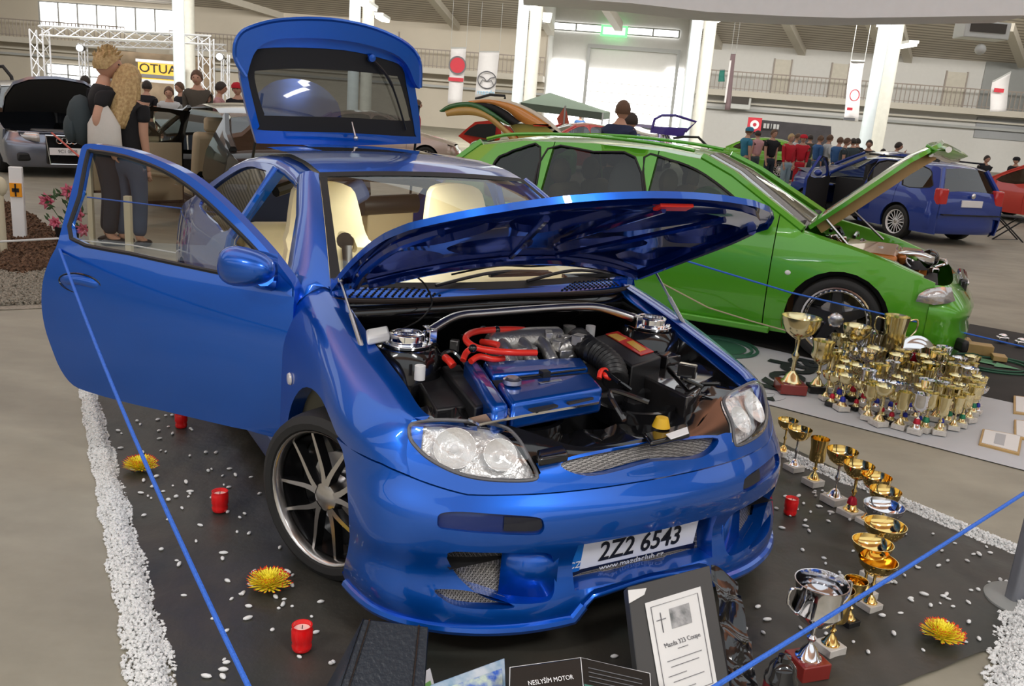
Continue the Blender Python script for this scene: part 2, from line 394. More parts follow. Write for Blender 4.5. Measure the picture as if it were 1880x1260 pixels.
for px, py, qx, qy in ((380, -20, 527, 25), (780, -30, 838, 41), (975, -15, 1012, 51), (1100, -18, 1137, 42), (1270, -12, 1326, 87), (1425, -10, 1475, 90), (1590, 10, 1625, 85), (1640, -15, 1670, 105), (1855, 40, 1880, 110)):
    # sloping ribs under the ceiling
    def hit(x, y):
        o_, d = ray(x, y); o2 = WF.loc(o_); d2 = WF.loc(o_+d)-o2; t = (ZT+.12*58.6-.12*58.6-o2.z-.12*o2.y)/(d2.z+.12*d2.y); return o2+d2*t
    q0, q1 = hit(px, py), hit(qx, qy)
    a, c = wf(q0.x, q0.y, q0.z-.2), wf(q1.x, q1.y, q1.z-.2)
    b = B(); u = (c-a).normalized(); s = u.cross(Vector((0, 0, 1))).normalized()*.22; w = Vector((0, 0, .25))
    V = [a-s-w, a+s-w, a+s+w, a-s+w, c-s-w, c+s-w, c+s+w, c-s+w]; b.add(V, [(0, 1, 2, 3), (4, 7, 6, 5), (0, 4, 5, 1), (1, 5, 6, 2), (2, 6, 7, 3), (3, 7, 4, 0)])
    tag(b.build('trim_%d' % k, BEAM, smooth=False), kind='structure'); k += 1
# big pale soffit beam crossing overhead at the right
b = B(); Yb = 18.
pl = [(960, -60), (960, -8), (1160, 6), (1300, 22), (1450, 30), (1560, 33), (1700, 31), (1900, 28), (1900, -60)]
pa = [D(x, y, Yb) for x, y in pl]; b.add(pa+[p+Vector((0, 1.6, 0)) for p in pa], [tuple(range(9)), tuple(range(17, 8, -1))]+[(i, 9+i, 9+(i+1) % 9, (i+1) % 9) for i in range(9)])
tag(b.build('trim_%d' % k, PALE, smooth=False), kind='structure'); k += 1
# galleries with railings
def gallery(x0, x1, n):
    e = empty('gallery_walkway', wf((x0+x1)/2, 0, 0), 0)
    tag(e, kind='structure', label='cream gallery walkway along the back wall, %s' % n, cat='walkway')
    iv = Matrix.Translation(-e.location)
    def fix(o): o.data.transform(iv); return o
    fix(wallbox('slab', x0, x1, ZG-.35, ZG, y0=-1.4, y1=0, m=BEAM, parent=e)); fix(wallbox('pipe_run', x0, x1, ZG-1.15, ZG-1.0, y0=-.4, y1=-.2, m=STEEL, parent=e)); fix(wallbox('pipe_run', x0, x1, ZG-.75, ZG-.65, y0=-.4, y1=-.2, m=BEAM, parent=e))
    b = B()
    def bar(xa, xb, z0, z1):
        V = [wf(x, y, z) for x in (xa, xb) for y in (-1.38, -1.33) for z in (z0, z1)]; b.add(V, [(0, 1, 3, 2), (4, 6, 7, 5), (0, 4, 5, 1), (2, 3, 7, 6), (0, 2, 6, 4), (1, 5, 7, 3)])
    bar(x0, x1, ZG+1.05, ZG+1.12); bar(x0, x1, ZG+.1, ZG+.14); x = x0
    while x < x1: bar(x, x+.035, ZG, ZG+1.1); x += .26
    fix(b.build('railing', RAIL, e, smooth=False)); return e
gallery(-46, wp(250, 100).x, 'left stretch below the high windows'); gallery(wp(330, 100).x, gx0, 'middle stretch behind the raised tailgate'); gallery(gx1+.5, 46, 'right stretch above the crowd')
wn = 1
def window(px0, py0, px1, py1, cols, rows=1, y=-.06, name=None):
    global wn
    a, c = wp(px0, py0, y), wp(px1, py1, y); z1 = a.z; z0 = c.z
    f = wallbox(name or 'window_%d' % wn, a.x, c.x, z0, z1, y0=y, y1=y+.05, m=DAY); tag(f, kind='structure'); wn += 1 if not name else 0
    b = B()
    def bar(xa, xb, za, zb):
        V = [wf(x, yy, z) for x in (xa, xb) for yy in (y-.08, y) for z in (za, zb)]; b.add(V, [(0, 1, 3, 2), (4, 6, 7, 5), (0, 4, 5, 1), (2, 3, 7, 6), (0, 2, 6, 4), (1, 5, 7, 3)])
    for i in range(cols+1): x = a.x+(c.x-a.x)*i/cols; bar(x-.05, x+.05, z0, z1)
    for i in range(rows+1): z = z0+(z1-z0)*i/rows; bar(a.x, c.x, z-.04, z+.04)
    o = b.build('window_frame', STEEL, f, smooth=False); return f
window(72, 2, 322, 66, 7); window(86, 116, 206, 163, 3, 2)
window(1012, 40, 1246, 70, 5, y=2.9)
# roller gate with daylight behind it
g0, g1 = wp(1078, 128, 2.8), wp(1222, 300, 2.8)
gd = wallbox('door_1', g0.x, g1.x, 0, g0.z, y0=2.8, y1=2.86, m=DAY); tag(gd, kind='structure')
for i in range(7): wallbox('panel_joint', g0.x, g1.x, .6*i, .6*i+.05, y0=2.72, y1=2.79, m=LWALL, parent=gd)
for x in (g0.x, g1.x): wallbox('guide_rail', x-.1, x+.1, 0, wp(1078, 80, 2.6).z, y0=2.6, y1=2.8, m=STEEL, parent=gd)
wallbox('roller_shaft', g0.x, g1.x, wp(1078, 84, 2.6).z-.1, wp(1078, 80, 2.6).z, y0=2.5, y1=2.7, m=STEEL, parent=gd)
for a_, b_ in ((1012, 1074), (1228, 1262)):
    tag(wallbox('window_%d' % wn, wp(a_, 100, 2.8).x, wp(b_, 100, 2.8).x, 0, wp(1050, 112, 2.8).z, y0=2.85, y1=2.9, m=DAY), kind='structure'); wn += 1
# green lit sign
e = empty('exit_sign', wp(1126, 57, 2.5).xyz if False else wf(*wp(1126, 57, 2.5)), 0, 'green lit exit sign hanging in the high windows above the roller gate', 'sign')
a, c = wp(1104, 45, 2.5), wp(1151, 69, 2.5)
def rel(o, e): o.data.transform(Matrix.Translation(-e.location)); return o
rel(wallbox('sign_box', a.x, c.x, c.z, a.z, y0=2.5, y1=2.65, m=mat('green_sign', (.1, .8, .2), .4, emit=(.25, 1, .35), es=.9), parent=e), e)
rel(wallbox('sign_face', a.x+.15, c.x-.15, c.z+.12, a.z-.12, y0=2.46, y1=2.5, m=mat('pale_sign', (.7, 1, .75), .4, emit=(.75, 1, .8), es=1.), parent=e), e)
# gallery doors
DOORM = mat('pale_door', (.62, .58, .49), .6, var=.2)
dn = 2
for x0, x1 in ((1418, 1447), (1524, 1553), (1736, 1772), (500, 520), (700, 728)):
    a, c = wp(x0, 150), wp(x1, 150); d = wallbox('door_%d' % dn, a.x, c.x, ZG, ZG+2.05, y0=-.08, y1=0, m=DOORM); tag(d, kind='structure'); dn += 1
    wallbox('door_frame', a.x-.08, a.x, ZG, ZG+2.1, y0=-.1, y1=0, m=RAIL, parent=d); wallbox('door_frame', c.x, c.x+.08, ZG, ZG+2.1, y0=-.1, y1=0, m=RAIL, parent=d)
# wall heaters
HEAT = mat('heater_casing', (.62, .63, .60), .5)
def heater(px0, py0, px1, py1, Y, lab, onwall=True):
    a, c = D(px0, py0, Y), D(px1, py1, Y); w = c.x-a.x; h = a.z-c.z
    e = empty('unit_heater', ((a.x+c.x)/2, Y, (a.z+c.z)/2), 0, lab, 'heater')
    b = B(); b.box((0, .35, 0), (w, .7, h)); b.build('casing', HEAT, e, bevel=.03)
    b = B(); b.box((0, -.01, h*.12), (w*.78, .04, h*.55))
    b.build('grille', mat('heater_grille', (.07, .06, .05), .6), e)
    return e
heater(1340, 172, 1377, 202, 56.0, 'grey wall heater with dark grille right of the roller gate')
heater(980, 140, 1006, 158, 59.9, 'small grey wall heater left of the roller gate')
heater(10, 80, 44, 108, 63.5, 'grey wall heater under the gallery at far left')
h_ = heater(1775, 36, 1852, 74, 26., 'large grey ceiling heater hanging top right')
b = B(); b.tube([(-.5, .3, .3), (-.5, .3, 4.9)], .03); b.tube([(.5, .3, .3), (.5, .3, 4.9)], .03); b.build('hanger', STEEL, h_)
b = B(); b.sph((0, .2, -.5), .15); b.build('sensor', HEAT, h_)
# columns in pairs with strip lamps between
COLM = mat('column_concrete', (.56, .55, .49), .7, var=.2)
COLG = mat('column_grey', (.48, .53, .55), .6)
LAMPM = mat('strip_lamp', (1, 1, 1), .4, emit=(1, .97, .92), es=3.)
cols = ((330, 349, 38, 45), (648, 672, 38, 42), (951, 974, 38, 40), (1266, 1290, 38, 40), (1598, 1620, 36, 37))
names = ('far left, behind the blond couple', 'behind the raised blue tailgate', 'left of the roller gate', 'right of the roller gate', 'beside the hanging banner over the crowd')
for i, (xa, xb, ya, yb) in enumerate(cols):
    for j, (x, Y, m) in enumerate(((xa, ya, COLG), (xb, yb, COLM))):
        p = D(x, 160 if i < 4 else 200, Y); b = B(); rr = .27 if j else .23
        zt = ceil_z(Y)-.1; b.lathe([(rr, 0), (rr, zt-.3), (rr+.1, zt-.3), (rr+.1, zt)], 20)
        o = b.build('column', m); o.location = (p.x, Y, 0); tag(o, '%s round hall column %s' % ('warm cream' if j else 'cool grey', names[i]), 'column', 'paired hall columns')
    if i in (1, 2, 3, 4):
        for j, (lx, ly, L) in enumerate(((xa+(22 if i == 4 else 14), 44 if i == 4 else 12, 2.2), (xb+(24 if i == 4 else 16), 84 if i == 4 else 34, 2.0))):
            if i == 4 and j == 0: lx, ly = 1620, 42
            p = D(lx, ly, ya+1.6+3*j); p.y -= 0; e = empty('strip_lamp', p+Vector((.35, 0, 0)), 0, 'white strip lamp %s on the columns %s' % ('behind' if j else 'in front', names[i]), 'lamp', 'strip lamps at the columns')
            b = B(); b.box((0, 0, 0), (.34, L, .1)); b.build('tube', LAMPM, e); b = B(); b.box((0, 0, .12), (.42, L+.1, .12)); b.build('housing', HEAT, e)
# banners
def banner(name, pts, Y, m, lab, emb=None):
    a = [D(x, y, Y) for x, y in pts]; c = sum(a, Vector())/4; e = empty(name, c, 0, lab, 'banner')
    N_ = 10; V = []; F = []
    for i in range(N_+1):
        t = i/N_; l = a[0].lerp(a[3], t)-c; r = a[1].lerp(a[2], t)-c; k_ = Vector((0, .06*math.sin(t*5), 0))
        V += [l+k_, l.lerp(r, .5)+k_*1.8, r+k_]
    for i in range(N_): F += [(3*i, 3*i+1, 3*i+4, 3*i+3), (3*i+1, 3*i+2, 3*i+5, 3*i+4)]
    mk('cloth', V, F, m, e, solid=.02, off=0); b = B(); b.tube([a[0]-c, a[1]-c], .04); b.build('hanging_bar', STEEL, e)
    if 'hanging' in name:
        tz = (ceil_z(Y) if Y < 58 else ZT)-c.z-.05
        for q_ in (a[0]-c, a[1]-c): b = B(); b.tube([q_, Vector((q_.x, q_.y, max(tz, q_.z+.3)))], .012, 5); b.build('hanging_wire', STEEL, e)
    return e, a, c
BANM = mat('banner_cloth', (.74, .72, .72), .8)
REDM = mat('banner_red', (.55, .03, .05), .6); GREYM = mat('emblem_grey', (.12, .12, .13), .5); BLK = mat('flat_black', (.008, .008, .009), .6)
e, a, c = banner('hanging_banner', ((828, 88), (856, 88), (848, 190), (822, 190)), 52, BANM, 'white hanging banner with a round red emblem and red bar')
q = D(840, 120, 51.8)-c; b = B(); b.lathe([(0, -.02), (.42, -.02), (.42, .02), (0, .02)], 28, q, 'y'); b.build('emblem', REDM, e)
b = B(); b.lathe([(.42, -.04), (.5, -.04), (.5, .02), (.42, .02)], 28, q, 'y'); b.build('emblem_ring', GREYM, e)
q = D(837, 146, 51.8)-c; b = B(); b.box(q, (.85, .04, .2)); b.build('bar', REDM, e)
e, a, c = banner('hanging_banner', ((880, 95), (917, 95), (908, 178), (872, 178)), 52, BANM, 'white hanging banner with a grey winged oval emblem')
q = D(894, 147, 51.8)-c; b = B(); b.tube([q+Vector((.52*math.cos(t), 0, .46*math.sin(t))) for t in [2*PI*i/28 for i in range(28)]], .035, 6, closed=True)
b.tube([q+Vector(v) for v in ((-.5, 0, .2), (-.2, 0, .12), (0, 0, -.08), (.2, 0, .12), (.5, 0, .2))], .03, 6); b.tube([q+Vector(v) for v in ((-.4, 0, -.28), (-.25, 0, .0), (0, 0, -.08), (.25, 0, .0), (.4, 0, -.28))], .025, 6); b.build('emblem', GREYM, e)
text('lettering', 'mazda', .4, mat('pale_blue_ink', (.3, .55, .75), .6), e, basis(D(892, 170, 51.8)-c, (1, 0, 0), (0, 0, 1)), .01)
e, a, c = banner('hanging_banner', ((1562, 112), (1587, 113), (1574, 224), (1548, 222)), 34.5, BANM, 'grey white hanging banner in front of the right gallery with red ring')
q = D(1569, 175, 34.3)-c; b = B(); b.tube([q+Vector((.17*math.cos(t), 0, .2*math.sin(t))) for t in [2*PI*i/20 for i in range(20)]], .02, 6, closed=True); b.build('emblem', REDM, e)
q = D(1560, 200, 34.3)-c; b = B(); b.box(q, (.2, .02, .1)); b.build('emblem', REDM, e); b = B(); b.box(D(1559, 219, 34.3)-c, (.42, .02, .10)); b.build('dark_print', GREYM, e)
e, a, c = banner('hanging_banner', ((1342, 98), (1351, 98), (1340, 202), (1330, 202)), 50, mat('banner_dark', (.2, .14, .15), .8), 'narrow dark red banner hanging edge on beside the right gallery')
q = D(1336, 150, 49.8)-c; b = B(); b.box(q, (.1, .03, 2.2)); b.build('stripe', BANM, e)
e, a, c = banner('flag', ((1822, 150), (1856, 132), (1846, 205), (1816, 205)), 48, BANM, 'pale pennant flag hanging on the right gallery rail'); q = D(1834, 166, 47.8)-c; b = B(); b.box(q, (.5, .03, .2)); b.build('emblem', REDM, e)
e, a, c = banner('flag', ((1322, 128), (1331, 128), (1330, 150), (1318, 150)), 55, mat('flag_green', (.05, .25, .2), .8), 'small dark green flag on the wall beside the roller gate')
# dark sponsor backdrop behind the crowd
a = [D(x, y, 50) for x, y in ((1375, 218), (1526, 232), (1526, 285), (1373, 280))]; c = sum(a, Vector())/4; e = empty('backdrop', c, 0, 'long black printed backdrop behind the crowd', 'backdrop')
mk('backdrop_cloth', [p-c for p in a], [(0, 3, 2, 1)], mat('backdrop_black', (.035, .03, .035), .6, var=.9, vscale=2), e, solid=.1, smooth=False)
q = D(1385, 229, 49.8)-c; b = B(); b.box(q, (.75, .04, .75)); b.build('red_square', REDM, e)
b = B(); b.lathe([(.1, -.03), (.24, -.03), (.24, .02), (.1, .02)], 20, q+Vector((0, -.03, 0)), 'y'); b.build('emblem', WHITE, e); b = B()
for i_, w_ in enumerate((.35, .3, .1, .35, .3)): b.box(D(1404+6*i_, 231+.5*i_, 49.7)-c, (w_*.4, .02, .26))
b.build('pale_print', mat('pale_print_grey', (.4, .4, .4), .6), e)
# grey strip windows and wall panel far right
for x0, y0, x1, y1, m in ((1812, 112, 1885, 206, mat('grey_glazing', (.30, .31, .30), .3)), (1795, 215, 1885, 260, mat('grey_shutter', (.36, .37, .38), .6))):
    p, q = wp(x0, y0, -.1), wp(x1, y1, -.1); tag(wallbox('window_%d' % wn, p.x, q.x, q.z, p.z, y0=-.12, y1=-.02, m=m), kind='structure'); wn += 1
# exhibitor stand at the left: aluminium truss, brown partition, mirrored yellow sign
TR = mat('truss_aluminium', (.66, .67, .70), .35, metal=.6)
def truss(p, q, name='box_truss', lab=None, w=.3):
    p, q = Vector(p), Vector(q); L = (q-p).length; u = (q-p).normalized(); s = u.cross(Vector((0, 1, .01))).normalized()*w/2; t = u.cross(s).normalized()*w/2
    b = B(); cs = [s+t, s-t, -s-t, -s+t]
    for c in cs: b.tube([p+c, q+c], .035, 5)
    n = max(2, int(L/.5))
    for i in range(n):
        for j in range(4):
            a0, a1 = p+u*L*i/n, p+u*L*(i+1)/n; b.tube([a0+cs[j], a1+cs[(j+1) % 4]], .018, 4, False)
    o = b.build(name, TR); tag(o, lab, 'truss', 'stand truss'); return o
YT = 40
tl = D(75, 52, YT-4); tr = D(392, 78, YT)
truss(D(72, 55, YT-4), (D(72, 55, YT-4).x, YT-4, 0), lab='upright truss at the left end of the exhibitor stand', w=.5); truss((D(378, 70, YT).x, YT, 0), D(378, 70, YT), lab='upright truss at the right end of the exhibitor stand', w=.5)
truss(D(72, 56, YT-4), D(386, 74, YT), lab='long horizontal truss over the exhibitor stand', w=.35)
truss((D(152, 80, 46).x, 46, 0), D(152, 80, 46), lab='thin upright truss with a spotlight, left rear of the stand', w=.3); truss((D(412, 100, 46).x, 46, 0), D(414, 100, 46), lab='thin upright truss behind the stand, right rear', w=.3)
truss(D(150, 78, 46), D(414, 88, 46), lab='rear horizontal truss of the exhibitor stand', w=.3)
for x, y, l in ((146, 88, 'left'), (403, 104, 'right')):
    e = empty('spotlight', D(x, y, 45), 0, 'bright spotlight on the %s truss of the stand' % l, 'lamp'); b = B(); b.sph((0, 0, 0), .16); b.build('bulb', LAMPM, e); b = B(); b.lathe([(.12, .1), (.2, .0), (.12, .4), (0, .4)], 14, (0, 0, 0), 'y'); b.build('can', BLACKP, e)
BRW = mat('brown_partition', (.30, .225, .15), .85, var=.8, vscale=1.5)
a, c = D(205, 92, 48), D(392, 150, 48); b = B(); b.box(((a.x+c.x)/2, 48.2, a.z/2), (c.x-a.x, .2, a.z)); tag(b.build('partition', BRW, smooth=False), 'tall brown wall panel behind the exhibitor stand', 'partition')
a, c = D(254, 113, 44), D(328, 150, 44); e = empty('stand_sign', ((a.x+c.x)/2, 44, (a.z+c.z)/2), 0, 'yellow sign with mirrored dark lettering over the stand', 'sign')
w, h = c.x-a.x, a.z-c.z; b = B(); b.box((0, 0, 0), (w, .12, h)); b.build('panel', mat('sign_yellow', (.72, .42, .05), .5), e); b = B()
for z in (h/2+.06, -h/2-.06): b.box((0, 0, z), (w+.2, .16, .14))
b.build('sign_frame', TR, e); text('lettering', 'AUTO', h*.72, BLK, e, Matrix.Translation((0, -.08, h*.14))@Matrix.Scale(-1, 4, (1, 0, 0))@Matrix.Rotation(PI/2, 4, 'X'), .01, sx=1.15)
b = B(); b.box((0, -.08, -h*.3), (w*.85, .03, h*.2)); b.build('grey_strip', GREYM, e)
# ================================================================== hero: blue three-door coupe
HF = Frame(.0774, 3.2489, -1.0317)
hero = empty('car', (HF.x, HF.y, 0), HF.a, 'bright blue three-door coupe with raised bonnet, raised tailgate and open door on black cloth', 'car')
half = [  # rows top->bottom, columns door line -> nose centre, |y|
 [(-.42,.695,.930),(-.20,.700,.885),(.05,.708,.828),(.28,.706,.775),(.475,.700,.722),(.54,.600,.722),(.585,.430,.705),(.690,.230,.650),(.715,0,.655)],
 [(-.42,.775,.880),(-.20,.785,.845),(.05,.795,.790),(.28,.785,.735),(.480,.740,.690),(.59,.600,.668),(.665,.430,.650),(.718,.230,.632),(.742,0,.635)],
 [(-.42,.835,.740),(-.20,.842,.720),(.05,.850,.690),(.28,.845,.655),(.480,.785,.625),(.63,.625,.605),(.705,.440,.592),(.745,.235,.588),(.765,0,.590)],
 [(-.42,.848,.600),(-.20,.852,.590),(.05,.856,.575),(.28,.850,.560),(.500,.800,.548),(.65,.650,.540),(.730,.450,.538),(.768,.240,.538),(.782,0,.540)],
 [(-.42,.850,.480),(-.20,.855,.475),(.05,.860,.470),(.28,.858,.466),(.520,.822,.466),(.68,.670,.466),(.765,.465,.468),(.805,.245,.470),(.822,0,.472)],
 [(-.42,.850,.380),(-.20,.855,.378),(.05,.860,.376),(.28,.860,.374),(.525,.828,.374),(.685,.676,.376),(.768,.466,.380),(.806,.246,.382),(.822,0,.384)],
 [(-.42,.848,.300),(-.20,.853,.298),(.05,.858,.296),(.28,.860,.294),(.520,.822,.290),(.670,.672,.292),(.752,.466,.296),(.790,.246,.300),(.802,0,.305)],
 [(-.42,.850,.200),(-.20,.855,.200),(.05,.860,.200),(.29,.866,.198),(.535,.826,.192),(.690,.684,.190),(.785,.480,.190),(.818,.252,.188),(.815,0,.188)],
 [(-.42,.835,.120),(-.20,.840,.120),(.05,.845,.120),(.30,.850,.120),(.530,.812,.118),(.690,.680,.118),(.790,.480,.120),(.820,.250,.124),(.805,0,.130)],
]
G = [[(x, -y, z) for x, y, z in r]+[(x, y, z) for x, y, z in r[:-1]][::-1] for r in half]
class NoseSurf(Surf):
    "front surface with the raised notch under the number plate"
    def ev(s, u, v):
        P = super().ev(u, v); v = np.clip(np.atleast_1d(np.asarray(v, float)), 0, s.R-1); sm = lambda t: (lambda c: c*c*(3-2*c))(np.clip(t, 0, 1))
        P[:, 2] += sm((.275-np.abs(P[:, 1]))/.045)*sm((v-6.5)/1.1)*.070*(P[:, 0] > .4); return P
S = NoseSurf(G, HF)
def PX(l, **k): return [S.pix(x, y, 0, 8.2) for x, y in l]
def mir(l): return [(16-u, v) for u, v in l]
def crv(l, n=5, closed=True): return [tuple(p) for p in cr(l, closed, n)]
SK = dict(sx=.16, sy=.2, flip=True)
# key outlines, found on the near side and mirrored
lamp = crv(PX([(752,800),(757,778),(790,769),(860,774),(922,783),(948,802),(968,835),(985,868),(978,881),(915,882),(850,872),(800,850),(768,825)]), 4)
arch = [S.at((0, 2), .03+.355*math.cos(t), .315+.355*math.sin(t), ok=lambda u, T: u < 5) for t in [math.radians(d) for d in range(-28, 208, 9)]]
arch = [(max(u, 0), v) for u, v in arch]
seam = PX([(640,824),(668,838),(700,852),(735,868),(754,876)])
lowerseam = [(5.25, 3.0), (6, 3.), (7, 3.), (8, 3.)]
lu0 = min(lamp, key=lambda p: p[0]); lu1 = max(lamp, key=lambda p: p[0]); lv1 = max(lamp, key=lambda p: p[1])
# order lamp points so that it starts at the outer top
i0 = min(range(len(lamp)), key=lambda i: lamp[i][0]*.3+lamp[i][1]); lamp = lamp[i0:]+lamp[:i0]
if sum((lamp[i][0]*lamp[(i+1) % len(lamp)][1]-lamp[(i+1) % len(lamp)][0]*lamp[i][1]) for i in range(len(lamp))) < 0: lamp = [lamp[0]]+lamp[1:][::-1]
# fender: top edge, lamp outer side, seam, arch, door line
uo = lu0[0]-.03
aback = [p for p in arch if p[1] > 0]
afront_i = min(range(len(arch)), key=lambda i: abs(arch[i][1]-seam[0][1])+(0 if i < len(arch)//2 else 9))
fend = [(0, 0)]+[(u, 0) for u in (1, 2, 3, 3.7, uo-.02)]+[(uo, lu0[1]), (seam[-1][0], seam[-1][1]-.04)]+[(u, v-.035) for u, v in seam[::-1]][1:]+arch[afront_i:]+[(0, max(arch[-1][1], 5.)), (0, 6.5)]
fend = [p for i, p in enumerate(fend) if i == 0 or abs(p[0]-fend[i-1][0])+abs(p[1]-fend[i-1][1]) > .02]
if arch[-1][0] <= .02: fend = [p for p in fend if not (p[0] <= .001 and p[1] > max(q[1] for q in arch))]
inw = lambda p: Vector((0, .05 if p.y < 0 else -.05, 0))
spanel('front_fender', S, fend, BLUE, hero, rim=inw, mirror=True, **SK)
# nose panel between and under the lamps with the upper grille
ti = lambda u: .0
gr = crv([(6.72, 2.1), (6.80, 1.15), (7.4, .90), (8, .84), (8.6, .90), (9.20, 1.15), (9.28, 2.1), (8.8, 2.22), (8, 2.26), (7.2, 2.22)], 4)
gr = crv(PX([(1030,851),(1075,838),(1120,829),(1158,822)])+[(8, .62), ]+mir(PX([(1158,822),(1120,829),(1075,838),(1030,851)][0:]))+mir(PX([(1045,866),(1080,874),(1120,869)]))[0:]+[(8, 1.95)]+PX([(1120,869),(1080,874),(1045,866)]), 3)
low = [p for p in lamp if p[1] > lu0[1]-.02]
lower = sorted([p for p in lamp if p[1] >= np.interp(p[0], [lu0[0], lu1[0]], [lu0[1], lu1[1]])-.02], key=lambda p: p[0])
nose_half = [(seam[-1][0], seam[-1][1]-.03), (uo+.03, lu0[1])]+[(u, v+.05) for u, v in lower]+[(lu1[0]+.06, lu1[1]-.1)]
upper = [p for p in lamp if p[0] > lu1[0]-.9 and p[1] < lu1[1]-.05]; upper = sorted(upper, key=lambda p: -p[0])
ntop = PX([(984,851),(1002,846),(1028,845),(1075,832),(1120,823),(1158,816)])
nose_half += ntop
nose_half = [p for i, p in enumerate(nose_half) if i == 0 or abs(p[0]-nose_half[i-1][0])+abs(p[1]-nose_half[i-1][1]) > .03]
nose = nose_half+mir(nose_half)[::-1]+[(16-lowerseam[0][0], 2.97)]+[(u, 2.97) for u in (10, 9, 8, 7, 6, lowerseam[0][0])]
no, = spanel('nose_panel', S, nose, BLUE, hero, holes=[gr], flange=lambda p: Vector((-.05, 0, -.005)), **SK)
upl = sorted([p for p in lamp if p[1] < lu1[1]-.05 and p[0] > uo+.5], key=lambda p: p[0])
uci = S.pix(925, 783)[0]
xm = [(uci, 0)]+[(u+.05, v-.02) for u, v in upl if u > uci-.02]+[(ntop[0][0], ntop[0][1])]+ntop[1:]
xm = xm+mir(xm)[::-1]
spanel('front_crossmember', S, [p for i, p in enumerate(xm) if i == 0 or abs(p[0]-xm[i-1][0])+abs(p[1]-xm[i-1][1]) > .02], BLACKG, hero, off=.006, **SK)
MESHM = tex_mesh('grille_mesh_metal', (.36, .34, .32), (.015, .015, .015), 210)
def plate_behind(name, outline, off, m, parent, grow=0.0, **k):
    c = (sum(p[0] for p in outline)/len(outline), sum(p[1] for p in outline)/len(outline))
    o2 = [(c[0]+(u-c[0])*(1+grow), c[1]+(v-c[1])*(1+grow)) for u, v in outline]
    v, f, _ = tri(o2, (), .2, .25); P = S.ev(v[:, 0], v[:, 1])-np.array([off, 0, 0])
    return mk(name, [Vector(p) for p in P], [t[::-1] for t in f], m, parent)
plate_behind('upper_grille', gr, .03, MESHM, no, .05)
# headlamps
LENS = glass('lamp_lens', (.97, .97, .97), .05)
REFL = mat('lamp_reflector', (.86, .86, .85), .25, metal=.45, bump=.9, bscale=34)
for mrr in (0, 1):
    ol = mir(lamp) if mrr else lamp
    e = bpy.data.objects.new('headlamp', None); COL.objects.link(e); e.parent = hero; e['label'] = 'clear headlamp'
    sg = 1 if mrr else -1
    def lensfn(a, ol=ol):
        p = S.ev(a[:, 0], a[:, 1]); d = np.minimum(segdist(a, ol, 1, 1), .35); return p-S.nrm(a[:, 0], a[:, 1])*(.004+.05*d)[:, None]
    panel('lens', lensfn, ol, LENS, e, sx=.1, sy=.1, flip=True)
    pp = panel('reflector_bowl', lambda a: S.ev(a[:, 0], a[:, 1])+S.nrm(a[:, 0], a[:, 1])*.035, ol, REFL, e, sx=.08, sy=.08, flip=True)[0]
    n = len(ol); q = S.ev(np.array([p[0] for p in ol]), np.array([p[1] for p in ol])); b = B(); b.tube([Vector(x) for x in q], .006, 6, closed=True); b.build('lamp_seal', mat('lamp_seal_grey', (.12, .12, .13), .4), e)
    # two round projector bowls + divider
    cu = sum(p[0] for p in ol)/n; cv = sum(p[1] for p in ol)/n
    for du, r in ((-.32 if not mrr else .32, .062), (.42 if not mrr else -.42, .05)):
        p = Vector(S.ev(cu+du, cv)[0])+Vector(S.nrm(np.array([cu+du]), np.array([cv]))[0])*.022; nn = -Vector(S.nrm(np.array([cu+du]), np.array([cv]))[0])
        b = B(); b.lathe([(0, -.02), (r*.3, -.016), (r*.75, -.004), (r, .012), (r*1.03, .012)], 24)
        R_ = nn.to_track_quat('Z', 'Y').to_matrix().to_4x4(); R_.translation = p; b.V = [R_@v for v in b.V]; b.build('bulb_bowl', REFL, e)
        b = B(); b.sph((0, 0, .006), .013); b.V = [R_@v for v in b.V]; b.build('bulb', mat('bulb_glass', (.8, .8, .8), .1), e)
    # inner back box so nothing shows through
# bumper
fog = crv(PX([(803,957),(810,943),(850,940),(920,945),(985,950),(998,960),(997,976),(980,983),(910,981),(840,975),(808,970)]), 4)
openA = crv(PX([(822,1016),(880,1015),(950,1016),(1004,1016),(1016,1030),(1018,1070),(1014,1096),(996,1107),(930,1108),(892,1098),(860,1078),(834,1050)]), 3)
slit = crv(PX([(798,1083),(850,1084),(900,1096),(945,1113),(920,1119),(850,1116),(815,1102)]), 3)
plc = [S.at((1, 2), y, z, ok=lambda u, T: (u > 6)&(u < 10)) for y, z in ((-.28,.375),(-.14,.378),(0,.38),(.14,.378),(.28,.375),(.285,.30),(.28,.222),(.14,.224),(0,.225),(-.14,.224),(-.28,.222),(-.285,.30))]
front = arch[:afront_i+1]
lipb = [(u, 8.) for u in (3.2, 4, 5, 6, 7)]
bh = [(u, v+.03) for u, v in seam]+[(u, 3.03) for u, v in lowerseam]
b_out_half_top = [(arch[afront_i][0], seam[0][1]+.03)]+bh[1:]
a0u = arch[0][0]
bott = front[::-1][1:]+[(a0u, 7.4), (a0u+.05, 8.), (4, 8.), (5, 8.), (6, 8), (7, 8)]
halfo = b_out_half_top  # from arch to centre along seam
outline = halfo+mir(halfo[:-1])[::-1]+mir(bott)+[(8, 8.)]+bott[::-1]
cl = []
for p in outline:
    if not cl or abs(p[0]-cl[-1][0])+abs(p[1]-cl[-1][1]) > .02: cl.append(p)
outline = cl
